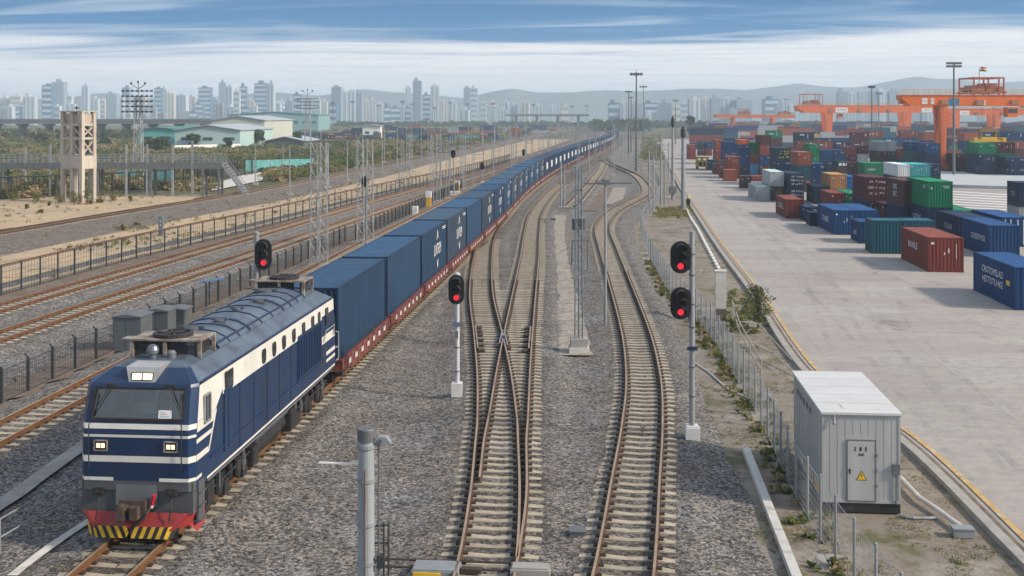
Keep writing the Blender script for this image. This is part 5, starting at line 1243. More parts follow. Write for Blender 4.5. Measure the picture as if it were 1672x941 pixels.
# posts
def post_fence(name, label, line, h, dpost, post_r, m_post, m_wire, every=1, wires=5, vstep=.22, zb=0.0, ymax=260, arm=0, wr=.007, square=False):
    t = thing(name, label, 'fence', (line[0].x, line[0].y, 0)); o = Vector((line[0].x, line[0].y, 0)); posts = [p - o for p in resample(line, dpost) if p.y < ymax]
    pm = MB()
    if square: pm.box(-post_r, post_r, -post_r, post_r, 0, h + .12)
    else: pm.tube((0, 0, 0), (0, 0, h + .1), post_r, n=8); pm.lathe((0, 0, h + .1), [(post_r*1.15, 0), (post_r*1.1, .03), (.01, .05)], 8)
    if arm: pm.beam((0, 0, h + .1), (arm, 0, h + .1 + abs(arm)*.9), post_r*.9, post_r*.9)
    me = pm.mesh('post', m_post)
    for i, p in enumerate(posts[:100]): link('post', me, t, (p.x, p.y, zb))
    w = MB(); fine = [p - o for p in resample(line, vstep) if p.y < ymax]
    for a, b in zip(posts[:-1], posts[1:]):
        for k in range(wires): z = zb + .12 + (h - .14) * k / (wires - 1); rr_ = wr * (2.6 if k in (0, wires - 1) else 1); w.tube((a.x, a.y, z), (b.x, b.y, z), rr_, n=4, cap=False)
    for p in fine: w.tube((p.x, p.y, zb + .1), (p.x, p.y, zb + h - .02), wr, n=3, cap=False)
    w.build('mesh_panel', m_wire, t); return t
F3 = spline([P(1062, 424), P(1084, 464), P(1112, 500), P(1150, 537), P(1182, 585), P(1215, 640), P(1244, 693), P(1268, 742), P(1294, 801), P(1323, 851), P(1360, 911), P(1430, 1010), P(1520, 1130)], .5)
F3.sort(key=lambda p: p.y)
post_fence('wire_fence', 'grey wire mesh fence with slim steel posts beside the equipment hut', F3, 1.75, 1.75, .038, M_GALV, M_WIRE_L, wires=9, vstep=.16, zb=-.1, wr=.0042)
F3b = spline([P(1062, 424), P(1052, 398), P(1048, 372), P(1066, 346), P(1077, 318), P(1070, 294), P(1052, 268), P(1042, 250)], 1.0)
post_fence('wire_fence', 'grey wire mesh fence running on beyond the signal post along the S-curve', F3b, 1.7, 3.0, .045, M_GALV, M_WIRE_L, wires=5, vstep=1.2, zb=-.05, wr=.006)
# white dashed kerb stones and long kerb beam
kb = thing('kerb_stones', 'row of white painted kerb stones along the apron edge behind the upper red signal', 'kerb stones', P(1174, 438)); o = kb.location.copy(); o.z = 0
ks = resample(spline([P(1174.5, 440), P(1152, 398), P(1139, 373), P(1128, 356), P(1121, 340)], .5), 2.0)
for i, (a, b) in enumerate(zip(ks[:-1], ks[1:])):
    q = MB(); q.beam(a - o + (b - a)*.10, a - o + (b - a)*.78, .22, .16); q.build('kerb_stone', M_WHITE, kb)
bm = MB(); a = [P(1218, 738, -.05), P(1302, 952, -.05), P(1345, 1070, -.05)]
for p_, q_ in zip(a[:-1], a[1:]): bm.beam(p_ + Vector((0, 0, .06)), q_ + Vector((0, 0, .06)), .26, .20)
tag(bm.build('kerb_beam', M_CONC_L), 'long pale concrete kerb beam between the gravel and the dirt in the right foreground', 'kerb')
# gate pillar, pipe railing, cables, pipe
p = P(1176.5, 523, -.08); t = thing('gate_pillar', 'pale concrete pillar with a pale capstone beside the wire fence and the shrub', 'pillar', p); q = MB(); q.box(-.31, .31, -.3, .3, .7, 2.85); q.build('shaft', M_CONC_L, t); q = MB(); q.box(-.33, .33, -.32, .32, 2.85, 2.93); q.build('capstone', M_CONC_L, t); q = MB(); q.box(-.29, .29, -.28, .28, 0, .70); q.build('base', M_BROWN, t)
t = thing('pipe_railing', 'white pipe railing beside the wire fence below the shrub', 'railing', P(1200, 530, -.1)); o = t.location.copy()
pts = [P(1196, 520, -.1), P(1207, 556, -.1), P(1224, 590, -.1), P(1243, 625, -.1)]
for zz in (.55, 1.0):
    q = MB(); q.path([p_ - o + Vector((0, 0, zz)) for p_ in pts], .035, 8); q.build('rail_pipe', M_CONC, t)
for p_ in pts: q = MB(); q.tube(p_ - o, p_ - o + Vector((0, 0, 1.02)), .03, n=8); q.build('post', M_CONC, t)
q = MB(); q.path([pts[1] - o + Vector((0, 0, 1)), P(1238, 556, -.1) - o + Vector((0, 0, .9)), P(1292, 608, -.1) - o + Vector((0, 0, .6))], .03, 8); q.path([pts[2] - o + Vector((0, 0, 1)), P(1262, 590, -.1) - o + Vector((0, 0, .4)), P(1296, 612, -.1) - o + Vector((0, 0, .1))], .03, 8); q.build('brace_pipe', M_CONC, t)
def cable(label, pts, r, m, nm='ground_cable'):
    q = MB(); q.path(spline(pts, .4), r, 6); tag(q.build(nm, m), label, 'cable')
cable('thin pale cable lying on the dirt between the signal mast and the fence', [P(1136, 594, -.05), P(1160, 610, -.05), P(1190, 636, -.05), P(1228, 652, -.05)], .035, M_CONC_L)
cable('grey cable curving out of the hut plinth across the dirt', [P(1468, 842, -.05), P(1490, 846, -.05), P(1530, 846, -.05)], .05, M_GALV)
def ppipe(label, pts, r, m): q = MB(); q.path([p_ + Vector((0, 0, .12)) for p_ in pts], r, 8); tag(q.build('ground_pipe', m), label, 'pipe')
ppipe('pale pipe lying on the dirt between the hut and the apron kerb', [P(1466, 782, -.05), P(1500, 818, -.05), P(1530, 838, -.05), P(1570, 868, -.05)], .075, M_CONC_L)
q = MB(); q.box(-.28, .28, -.15, .2, 0, .22); q.box(-.3, .3, -.17, .22, .22, .26); tag(q.build('valve_box', M_GALV, None, P(1572, 876, -.08)), 'small grey box at the end of the pale pipe near the kerb', 'box')
q = MB(); q.tube((0, 0, 0), (0, 0, .02), .42, .36, n=18); tag(q.build('concrete_footing', M_CONC, None, P(1357, 912, -.09)), 'round pale concrete footing at the foot of a fence post', 'footing')
# small warning post at the apron edge
p = YP(1124, 335.5); t = thing('guard_post', 'small black post with a yellow head at the left edge of the apron', 'post', p); q = MB(); q.box(-.22, .22, -.2, .2, 0, .85); q.build('body', M_BLACK, t); q = MB(); q.lathe((0, 0, .85), [(.14, 0), (.18, .1), (.18, .34), (.1, .44)], 12); q.build('lamp_head', mat('post_yellow', (.62, .50, .22), .5), t)
# ------------------------------------------------------------------ signals
def sig_head(t, c, w, h, r=.19, lens=3, lit=0):
    """oval black backplate with hooded lenses facing the viewer (-y), centre c"""
    x, y, z = c; mb = MB(); pts = []
    rr = w / 2
    for k in range(13): a = math.pi * k / 12; pts.append((x + rr*math.cos(a), y, z + h/2 - rr + rr*math.sin(a)))
    for k in range(13): a = math.pi + math.pi * k / 12; pts.append((x + rr*math.cos(a), y, z - h/2 + rr + rr*math.sin(a)))
    mb.prism(pts, (0, .05, 0)); mb.box(x - w*.28, x + w*.28, y + .05, y + .26, z - h*.36, z + h*.36)
    o = mb.build('signal_head', M_BLACK, t)
    for k in range(lens):
        zz = z + (lens/2 - .5 - k) * h * .27
        hd = MB(); n = 14; V = []
        for ry, sc in ((y - .005, 1.0), (y - .30, .92)):
            for i in range(n + 1): a = R(-25) + R(230) * i / n; V.append((x + r*sc*math.cos(a), ry, zz + r*sc*math.sin(a)))
        hd.add(V, [(i, i+1, n+1+i+1, n+1+i) for i in range(n)]); hd.build('lens_hood', mat('hood_grey', (.035, .037, .042), .5), o)
        ln = MB(); ln.add([(x + r*.62*math.cos(2*math.pi*i/18), y - .012, zz + r*.62*math.sin(2*math.pi*i/18)) for i in range(18)], [tuple(range(17, -1, -1))])
        ln.build('lens', M_RED_L if k == lens - 1 and lit else M_DARKLENS, o)
    return o
def bands(t, zs, r, m=M_WIRE):
    for z in zs: b = MB(); b.lathe((0, 0, z), [(r, -.02), (r*1.25, -.02), (r*1.25, .02), (r, .02)], 12); b.build('clamp_band', m, t)
# two-headed signal on the right
p = P(1130, 722, -.02); k = (CZ) / (722 - 190); Hm = (722 - 380) * k
t = thing('signal_post', 'tall grey signal post carrying two black heads, both lit red, on the right', 'railway signal', p, YAW)
q = MB(); q.tube((0, 0, .5), (0, 0, Hm), .105, .095, 12); q.lathe((0, 0, Hm), [(.10, 0), (.10, .04), (.02, .07)], 12); q.build('mast', M_GALV, t)
q = MB(); q.prism([(-.26, -.26, 0), (.26, -.26, 0), (.26, .26, 0), (-.26, .26, 0)], (0, 0, .56)); q.box(-.22, .22, -.22, .22, .56, .62); q.build('base_block', mat('white_base', (.62, .63, .64), .7, var=.12), t)
for zy in (419.5, 494.5):
    zc = (722 - zy) * k; sig_head(t, (-.43, -.10, zc), .74, 1.18, lit=1)
    for dz in (.45, -.45): b = MB(); b.beam((-.5, .02, zc + dz), (.14, .02, zc + dz), .05, .05); b.build('bracket', M_GALV_D, t)
bands(t, [Hm * f for f in (.22, .36, .55, .66, .80, .9)], .105)
q = MB(); zp = (722 - 568) * k; q.box(-.2, .18, -.13, -.115, zp - .07, zp + .07); po = q.build('number_plate', M_NAVY, t); text_mb('E.376', .13, None, lambda u, v: (-.01 + u, -.118 - .002, zp + v)).build('lettering', M_MARK, po)
q = MB(); q.box(-.85, -.32, -.12, .10, .12, .22); q.tube((-1.0, 0, .17), (-.3, 0, .2), .045, n=8); tag(q.build('cable_joint', M_GALV_D, None, p), 'dark cable joint running from the white base of the right signal to the rail', 'cable joint')
# signal in the middle
p = P(746, 653, -.02); k = CZ / (653 - 190); Hm = (653 - 448) * k
t = thing('signal_post', 'white signal post with one black head showing red, between the train and the turnout', 'railway signal', p, YAW)
q = MB(); q.tube((.02, 0, .5), (.02, 0, Hm), .095, .085, 12); q.lathe((.02, 0, Hm), [(.12, -.08), (.12, .05), (.03, .09)], 12); q.build('mast', mat('white_post', (.55, .575, .60), .5, var=.14, vs=2), t)
q = MB(); q.box(-.22, .22, -.22, .22, .16, .72); q.box(-.20, .20, -.2, .2, 0, .16, 1); q.build('base_block', [mat('white_base', (.6, .6, .6)), M_GALV], t)
sig_head(t, (-.02, -.14, (653 - 472) * k), .66, 1.24, lit=1)
q = MB(); zp = (653 - 529) * k; q.box(-.17, .17, -.12, -.10, zp - .09, zp + .09); po = q.build('number_plate', mat('plate_blue', (.10, .15, .25), .5), t); text_mb('E46', .13, None, lambda u, v: (u, -.104 - .002, zp + v)).build('lettering', M_MARK, po)
q = MB(); q.box(-.06, .06, -.12, .12, 2.6, 2.9); q.build('junction_box', M_GALV_D, t); bands(t, [1.2, 2.2, 3.1], .1)
# signal behind the locomotive
p = P(419, 548, 0); k = CZ / (548 - 190); Hm = (548 - 381) * k
t = thing('signal_post', 'grey signal post with a red lit black head standing behind the locomotive roof', 'railway signal', p, YAW)
q = MB(); q.tube((0, 0, 0), (0, 0, Hm), .15, .13, 12); q.lathe((0, 0, Hm), [(.17, -.05), (.17, .06), (.05, .1)], 12); q.build('mast', M_GALV, t)
sig_head(t, (.40, -.18, (548 - 415) * k), .90, 1.66, r=.25, lit=1)
q = MB(); a = [( .36 + .44*math.cos(2*math.pi*i/22), -.2, (548 - 474)*k + .44*math.sin(2*math.pi*i/22)) for i in range(22)]; q.prism(a[::-1], (0, .08, 0)); so = q.build('round_board', M_BLACK, t); q = MB(); q.tube((.28, -.4, (548-470)*k), (.28, -.2, (548-470)*k), .16, n=14); q.build('lens_hood', M_BLACK, so)
for dz in (.6, -.5): b = MB(); b.beam((0, -.02, (548 - 415)*k + dz), (.4, -.02, (548 - 415)*k + dz), .06, .06); b.build('bracket', M_GALV_D, t)
b = MB(); b.path([(.38, -.1, (548-440)*k), (.40, -.1, (548-460)*k)], .03); b.build('conduit', M_GALV_D, t)
def small_signal(label, x, yb, yh, hw, hh, ytop=None, lens=3):
    p = P(x, yb, -.05); k = CZ / (yb - 190); t = thing('signal_post', label, 'railway signal', p, YAW)
    q = MB(); q.tube((.1, .1, 0), (.1, .1, (yb - (ytop or yh - hh*.5)) * k), .09, n=8); q.build('mast', M_GALV, t); sig_head(t, (0, -.1, (yb - yh) * k), hw * k, hh * k, r=hw*k*.27, lens=lens)
    q = MB(); q.box(-.2, .4, -.15, .3, 0, .45); q.build('base_block', M_CONC_L, t)
small_signal('small dark signal on a slim post beside the double lattice mast', 596, 402, 296, 11.5, 18, ytop=286)
small_signal('dark signal on a tall slim post above the train with an orange box below', 740, 322, 251, 8, 13)
small_signal('small dark signal low beside the fence above the train', 787, 300, 271, 6.5, 12)
small_signal('farthest dark signal above the middle of the train', 855, 268, 249, 5.5, 11)

# near steel pole cut off by the bottom edge
p = D(598, 24.0, -.3); zt = ZH(700, 24.0) + .3; t = thing('steel_pole', 'thick banded steel pole with a small lamp arm, cut off by the bottom edge', 'pole', p, YAW)
q = MB(); q.tube((0, 0, 0), (0, 0, zt), .185, .165, 20); q.build('shaft', mat('pole_grey', (.36, .40, .43), .5, .25, var=.22, vs=1.3, streak=True), t)
q = MB(); q.lathe((0, 0, zt - .26), [(.17, 0), (.185, .01), (.185, .25), (.17, .27), (.01, .275)], 20); q.build('cap', M_GALV_D, t)
for f in (.36, 1.05, 1.95, 2.75, 3.6): b = MB(); b.lathe((0, 0, zt - f), [(.17, -.035), (.20, -.035), (.20, .035), (.17, .035)], 20); b.build('clamp_band', M_GALV, t)
q = MB(); q.tube((.17, 0, zt - .35), (.32, -.02, zt - .22), .04, n=8); q.prism([(.26, -.12, zt - .14), (.42, -.12, zt - .15), (.52, -.12, zt - .28), (.40, -.12, zt - .30)], (0, .22, 0)); q.build('lamp_arm', M_GALV, t)
q = MB(); q.beam((-.98, 0, zt - .70), (-.1, 0, zt - .73), .05, .03); q.build('side_arm', M_WHITE, t)
for x_ in (.26,): q = MB(); q.path([(x_, -.02, zt - .3), (x_, -.02, 0)], .022); q.build('conduit', M_GALV_D, t)
q = MB(); q.tube((.0, -.19, zt - .8), (.0, -.19, 0), .018, n=6); q.build('ground_strap', mat('strap_brown', (.20, .14, .10), .7), t)
q = MB()
for x_ in (.36, .46): q.path([(x_, 0, zt - 1.95), (x_, 0, 0)], .022)
for i in range(8): q.beam((.18, 0, zt - 2.0 - i*.36), (.46, 0, zt - 2.0 - i*.36), .03, .03)
q.box(.22, .38, -.1, .06, zt - 2.85, zt - 2.6); q.build('ladder', M_FENCE, t)

# ------------------------------------------------------------------ overhead line masts and light poles
def lattice(mb, h, w0, w1, legs_r=.045, step=None, x=0.0):
    step = step or max(.7, w0 * 1.3); n = max(4, int(h / step)); c = [(-1, -1), (1, -1), (1, 1), (-1, 1)]
    W_ = lambda f: (w0 + (w1 - w0) * f) / 2
    for sx, sy in c: mb.tube((x + sx*w0/2, sy*w0/2, 0), (x + sx*w1/2, sy*w1/2, h), legs_r, n=4, cap=False)
    for i in range(n):
        f0, f1 = i / n, (i + 1) / n; a, b = W_(f0), W_(f1)
        for j in range(4):
            p0, p1 = c[j], c[(j+1) % 4]
            if i % 2: p0, p1 = p1, p0
            mb.tube((x + p0[0]*a, p0[1]*a, f0*h), (x + p1[0]*b, p1[1]*b, f1*h), legs_r*.6, n=4, cap=False)
            mb.tube((x + p0[0]*a, p0[1]*a, f0*h), (x + p1[0]*a, p1[1]*a, f0*h), legs_r*.5, n=4, cap=False)
    return mb
LAND = [(0, 'the left edge of the photo'), (103, 'the concrete frame tower'), (226, 'the tall lattice floodlight tower'), (420, 'the signal behind the locomotive'), (503, 'the second lattice floodlight tower'), (597, 'the small dark signal above the train'), (741, 'the dark signal with the orange box'), (855, 'the farthest dark signal'), (945, 'the lattice mast on its concrete footing'), (1039, 'the tallest floodlight mast'), (1116, 'the thick pole by the apron'), (1354, 'the middle gantry crane'), (1558, 'the floodlight pole among the cranes')]
cnt = {}
def where(kind, x):
    l = [q for q in LAND if q[0] <= x][-1]; key = (kind, l[1]); cnt[key] = cnt.get(key, 0) + 1
    return f'{nth(cnt[key])} right of {l[1]}'
masts = []   # (column, base row, top row, kind)
for x, b, tp in ((624, 284, 221), (652, 314, 268), (666, 306, 217), (671, 306, 218), (705, 333, 219), (716, 331, 220), (720, 318, 224), (735, 296, 222), (754, 310, 219), (758, 311, 220), (803, 270, 222), (814, 268, 219), (817, 268, 221), (828, 258, 216), (832, 255, 214), (843, 266, 214), (858, 262, 224), (885, 252, 213), (896, 249, 214), (913, 246, 214), (919, 240, 204), (936, 252, 217), (943, 249, 216), (962, 240, 208), (1001, 289, 200), (1003, 287, 202), (1017, 264, 211), (1036.5, 280, 214), (1041, 279, 216)):
    masts.append((x, b, tp, 'lattice' if x in (666, 671, 705, 716, 754, 758, 814, 817, 1036.5, 1041, 1001, 858) else 'pole'))
for x, b, tp in ((417, 301, 236), (462, 289, 236), (473, 319, 238), (536, 307, 232), (567, 296, 232), (699, 261, 200), (1060, 347, 245), (1067, 347, 253), (1079, 340, 220), (1085, 340, 253), (1028, 262, 215), (1072, 268, 226), (1092, 300, 232), (916, 341, 262), (921.5, 341, 270), (971, 262, 215), (980, 250, 210)):
    masts.append((x, b, tp, 'pole'))
def mast_meshes(h, kind, cache={}):
    key = (round(h), kind)
    if key in cache: return cache[key]
    h = round(h); a = MB(); b = MB(); c = MB()
    if kind == 'lattice': lattice(a, h, .50, .36, .028)
    else: a.tube((0, 0, 0), (0, 0, h), .115, .085, 8); 
    b.tube((0, 0, h*.80), (1.9, 0, h*.86), .035, n=5); b.tube((0, 0, h*.93), (1.9, 0, h*.86), .028, n=5); b.tube((1.5, 0, h*.85), (1.5, 0, h*.74), .025, n=5); b.tube((0, 0, h*.74), (1.5, 0, h*.74), .025, n=5)
    for z in (h*.80, h*.93): b.lathe((.12, 0, z - .08), [(.05, 0), (.09, .04), (.05, .08), (.09, .12), (.05, .16)], 8)
    c.box(-.45, .45, -.45, .45, -.2, .3)
    cache[key] = (a.mesh('shaft', M_GALV), b.mesh('cantilever', M_GALV_D), c.mesh('footing', M_CONC)); return cache[key]
mr = random.Random(21)
def mast_row(line, off, y0, y1, gap, kinds=('pole', 'lattice')):
    y = y0
    while y < y1:
        x = xa(line, y) + off; p = Vector((x, y, 0)); d = -_F[0]*0 + p.x*_F[0] + p.y*_F[1]; u = (p.x*_R[0] + p.y*_R[1]) / d
        px, py = 836 + u * FPX, HOR + (CZ + .05) * FPX / d; h = mr.uniform(7.6, 9.6); masts.append((px, py, py - h * FPX / d, mr.choice(kinds))); y += gap * mr.uniform(.8, 1.25)
ml = mono
mast_row(ml(TM1), -4.2, 190, 640, 24); mast_row(ml(TM2), 3.6, 165, 620, 26); mast_row(ml(TLF), 5.0, 200, 560, 34, ('pole',)); mast_row(ml(TLF), -4.0, 230, 600, 40, ('pole',)); mast_row(ml(TB), 3.4, 190, 620, 30); mast_row(ml(TL1), -3.2, 250, 620, 34)
masts.sort()
for x, b, tp, kind in masts:
    p = P(x, b, -.05); h = (b - tp) * CZ / (b - 190); a, c, f = mast_meshes(h, kind); hs = h / round(h)
    t = thing('catenary_mast', f'grey {"lattice" if kind == "lattice" else "slim"} railway mast, {where(kind, x)}', 'railway mast', p, YAW + (0 if x < 945 else math.pi), 'grey masts along the railway lines')
    for nm, me in (('shaft', a), ('cantilever', c), ('footing', f)): o = link(nm, me, t); o.scale = (1, 1, hs)
# foreground lattice mast on its footing
p = P(945, 576, 0); k = CZ / (576 - 190); h = (576 - 272) * k
t = thing('catenary_mast', 'near lattice mast on a stepped concrete footing between the two right tracks', 'railway mast', p, YAW)
q = MB(); q.box(-.50, .50, -.5, .5, 0, .32); q.box(-.42, .42, -.42, .42, .32, .74, 1); q.build('footing', [M_CONC_L, M_CONC], t)
q = MB(); lattice(q, h - .75, .38, .30, .022, .55); q.tube((0, 0, 0), (0, 0, h - .8), .05, n=6); o = q.build('shaft', mat('mast_blue_grey', (.19, .235, .28), .5, .3), t, (0, 0, .74))
q = MB(); q.tube((-.2, 0, h - 1.2), (.2, 0, h - 1.2), .04, n=6); q.box(-.35, .30, -.12, .12, h*.66, h*.72); q.beam((-.35, 0, h*.60), (.55, 0, h*.60), .06, .06); q.tube((.45, 0, h*.60), (.45, 0, h*.45), .035, n=6); q.tube((-.32, 0, h*.60), (-.36, 0, h*.47), .035, n=6); q.build('crossarm', M_GALV_D, t)
# T-shaped pole, lamp pole
p = P(988.5, 535, 0); k = CZ / (535 - 190); h = (535 - 292) * k; w = 38 * k
t = thing('line_pole', 'slim pole with a long crossbar on top, left beside the S-curved track', 'pole', p, YAW); q = MB(); q.tube((0, 0, 0), (0, 0, h), .085, .07, 10); q.build('shaft', M_GALV, t)
q = MB(); q.beam((-w*.9, 0, h - .28), (w*1.12, 0, h - .26), .09, .09); q.box(-.22, .22, -.1, .1, h - .35, h - .05); q.beam((-w*.5, 0, h - .28), (0, 0, h), .04, .04); q.build('crossbar', M_GALV_D, t)
# track-side lever with white arm near the left switch
for (x, y, lab) in ((889, 362, 'thin pale marker bar with a dark end standing beside the turnout track'),):
    p = P(x, y + 4, 0); q = MB(); q.box(-.06, .06, -.06, .06, 0, .5); q.beam((-.5, 0, .5), (1.1, -.1, .55), .08, .06); q.box(.7, 1.25, -.15, .05, .42, .66); tag(q.build('point_lever', M_GALV_D, None, p), lab, 'point lever')
# thick poles by the apron
for x, b, tp, lab, r in ((1115.5, 343, 206, 'thick grey pole with a dark head at the left edge of the apron', .30), (1098.5, 326, 189, 'grey pole with a boxed foot just left of the thick pole by the apron', .24)):
    p = P(x, b, -.05); h = (b - tp) * CZ / (b - 190); t = thing('steel_pole', lab, 'pole', p, YAW); q = MB(); q.tube((0, 0, 0), (0, 0, h*.86), r, r*.72, 12); q.build('shaft', M_GALV, t)
    q = MB(); q.tube((0, 0, h*.86), (0, 0, h*.90), r*.6, r*1.1, 10); q.tube((0, 0, h*.90), (0, 0, h*.97), r*1.1, n=10); q.tube((0, 0, h*.97), (0, 0, h), r*.5, n=8); q.build('head', M_FENCE, t)
    if r < .3: q = MB(); q.box(-.5, .5, -.4, .4, .9, 1.9); q.build('cabinet', M_GALV_D, t)
# high floodlight masts
def flood(label, x, b, tp, rw, ring='round', r=.28, d=None):
    p = P(x, b, -.05) if d is None else D(x, d, 0); k = DP(b) / FPX if d is None else d / FPX; h = (b - tp) * k if d is None else ZH(tp, d)
    t = thing('floodlight_mast', label, 'floodlight', p, YAW); q = MB(); q.tube((0, 0, 0), (0, 0, h), r, r*.5, 10); q.build('shaft', M_GALV_D, t)
    q = MB(); R_ = rw * k / 2
    if ring == 'round':
        n = 10; q.lathe((0, 0, h - R_*.35), [(R_*.85, 0), (R_*.9, .12), (R_*.82, .12)], 16)
        for i in range(n): a = 2*math.pi*i/n; q.box(R_*math.cos(a) - R_*.12, R_*math.cos(a) + R_*.12, R_*math.sin(a) - R_*.12, R_*math.sin(a) + R_*.12, h - R_*.5, h - R_*.05); q.beam((0, 0, h - R_*.3), (R_*math.cos(a), R_*math.sin(a), h - R_*.3), .08, .08)
        q.tube((0, 0, h), (0, 0, h + R_*.6), .05, n=5)
    else:
        for z in (0, -R_*.42):
            q.beam((-R_, 0, h + z), (R_, 0, h + z), .14, .14)
            for i in range(6): x_ = -R_*.9 + i*R_*.36; q.box(x_ - R_*.12, x_ + R_*.12, -.3, .25, h + z - .02, h + z + R_*.26)
    q.build('lamp_ring', M_GALV_D, t)
flood('tallest floodlight mast with a ring of lamps beyond the S-curve', 1039, 281, 118, 19)
flood('floodlight mast with a lamp ring just right of the tallest one', 1050.5, 232, 140, 11)
flood('left floodlight mast of the close pair beyond the S-curve', 1026.5, 252, 148, 11)
flood('right floodlight mast of the close pair, shorter, beyond the S-curve', 1030.5, 248, 158, 7)
flood('slim floodlight mast behind the two poles by the apron', 1103, 236, 163, 8)
flood('tall floodlight pole with two rows of lamps among the orange cranes', 1557.5, 290, 104, 24, 'bar', .30)
flood('dark floodlight pole in front of the middle gantry crane', 1423.5, 277, 141, 11, 'bar', .2)
flood('thin floodlight pole right of the dark one behind the middle gantry', 1435, 236, 152, 10, 'bar', .3)
for x, tp, b in ((543.5, 168, 224), (575.5, 166, 222), (618.5, 172, 220), (657, 166, 226), (672.5, 170, 214), (709.5, 176, 222), (734.5, 167, 220), (763, 170, 216), (804.5, 169, 222), (871, 171, 214), (934, 173, 214), (958, 173, 210), (1283, 162, 214)):
    flood(f'thin hazy light pole, {where("light", x)}', x, b, tp, 7, 'bar', .22)
# two lattice floodlight towers on the left
def tower(label, x, b, tp, w, aw, rows):
    p = P(x, b, -.3); k = DP(b, -.3) / FPX; h = (b - tp) * k; t = thing('floodlight_tower', label, 'floodlight tower', p, YAW)
    q = MB(); lattice(q, h*.86, w, w*.55, .09, w*1.0); q.tube((0, 0, h*.86), (0, 0, h*.97), .1, n=6); q.build('lattice_shaft', M_GALV, t)
    for i in range(rows):
        z = h*.70 + i * h*.052; a = MB(); a.beam((-aw/2, 0, z), (aw/2, 0, z), .14, .14); a.beam((-aw/2, -.6, z), (aw/2, -.6, z), .1, .1)
        for j in range(7): x_ = -aw/2 + aw*j/6; a.box(x_ - .17, x_ + .17, -.95, -.6, z - .17, z + .17); a.tube((x_, -.2, z - .2), (x_, -.2, z + .3), .04, n=4)
        a.build('lamp_bar', M_FENCE, t)
    c = MB()
    for sx in (-1, 1): c.beam((0, 0, h*.93), (sx*aw*.22, 0, h*.97), .1, .1); c.ball((sx*aw*.24, -.2, h*.985), aw*.045, 8)
    c.ball((0, -.3, h*1.0), aw*.04, 8); c.tube((0, 0, h*.9), (0, 0, h), .07, n=5); c.build('top_lamps', M_FENCE, t)
tower('tall lattice floodlight tower right of the concrete frame tower', 226, 296, 134, 1.7, 5.4, 5)
tower('second lattice floodlight tower, farther off, right of the low warehouse', 502.5, 248, 147, 2.3, 7.0, 4)
# lattice portals beside the train
def portal(label, x0, x1, b, tp, wl):
    p = P((x0 + x1)/2, b, -.05); k = DP(b) / FPX; h = (b - tp) * k; s = (x1 - x0) * k / 2; t = thing('lattice_portal', label, 'lattice mast', p, YAW)
    for sx in (-1, 1):
        q = MB(); lattice(q, h, wl, wl*.8, .027, .9, sx*s); q.build('lattice_leg', M_GALV, t); q = MB(); q.box(sx*s - .45, sx*s + .45, -.45, .45, -.2, .25); q.build('footing', M_CONC, t)
    q = MB(); lm = MB(); q.beam((-s - 1.6, 0, h), (s + 1.2, 0, h), .10, .12); q.tube((-s - 1.6, 0, h - .5), (-s, 0, h - 1.2), .03, n=5); q.build('crossbeam', M_GALV_D, t)
    q = MB()
    for i in range(9):
        z0 = h*.08 + i*h*.055; q.tube((-s, -.1, z0), (s*(-1)**i*.8, -.2, z0 + h*.05), .022, n=5)
    q.build('loose_cable', M_WIRE_L, t)
portal('double lattice mast with loose cables standing by the fence behind the first containers', 513, 528.5, 436, 231, .62)
portal('double lattice mast carrying cables beside the small dark signal', 589, 604, 403, 226, .62)
# ------------------------------------------------------------------ foliage
def leaves(pts, size, rng, flat=.6):
    """random small quads at the given points -> vertex and face arrays"""
    n = len(pts); a = rng.normal(size=(n, 3)); a[:, 2] *= flat; a /= np.linalg.norm(a, axis=1)[:, None]
    b = np.cross(a, rng.normal(size=(n, 3))); b /= np.linalg.norm(b, axis=1)[:, None] + 1e-9
    s = (size * rng.uniform(.55, 1.35, n))[:, None]; a = a * s; b = b * s * .62
    v = np.stack([pts - a - b, pts + a - b * .4, pts + a + b, pts - a * .6 + b], 1).reshape(-1, 3)
    return v
def leaf_mesh(name, v, mats, idx=None):
    n = len(v) // 4; me = bpy.data.meshes.new(name); me.vertices.add(len(v)); me.vertices.foreach_set('co', v.astype(np.float32).ravel())
    me.loops.add(n * 4); me.loops.foreach_set('vertex_index', np.arange(n * 4, dtype=np.int32)); me.polygons.add(n)
    me.polygons.foreach_set('loop_start', np.arange(0, n * 4, 4, dtype=np.int32))
    for m in mats: me.materials.append(m)
    if idx is not None: me.polygons.foreach_set('material_index', idx.astype(np.int32))
    me.update(); me.validate(); return me
NR = np.random.default_rng(7)
def clump_pts(c, r, rz, n, rng):
    u = rng.normal(size=(n, 3)); u /= np.linalg.norm(u, axis=1)[:, None]; q = rng.uniform(.45, 1.0, n)[:, None] ** .6
    return np.array(c) + u * q * np.array([r, r, rz])
def bush_cloud(places, name, label_kind, mats, per=34, leaf=.17):
    V, I = [], []
    for x, y, z, r, h, mi in places:
        k = 3; 
        for _ in range(k):
            c = (x + NR.normal() * r * .45, y + NR.normal() * r * .45, z + h * NR.uniform(.3, .62)); n = max(6, int(per / k * min(2.2, r)))
            p = clump_pts(c, r * NR.uniform(.4, .75), h * NR.uniform(.3, .5), n, NR); p[:, 2] = np.maximum(p[:, 2], z)
            V.append(leaves(p, leaf * (.7 + .35 * r), NR)); I.append(np.full(n, mi if NR.random() < .8 else NR.integers(len(mats))))
    o = link(name, leaf_mesh(name, np.concatenate(V), mats, np.concatenate(I))); return tag(o, *label_kind, kind='stuff')
VM = [M_LEAF, M_LEAF_Y, M_DRY, M_LEAF_D]
pl = []
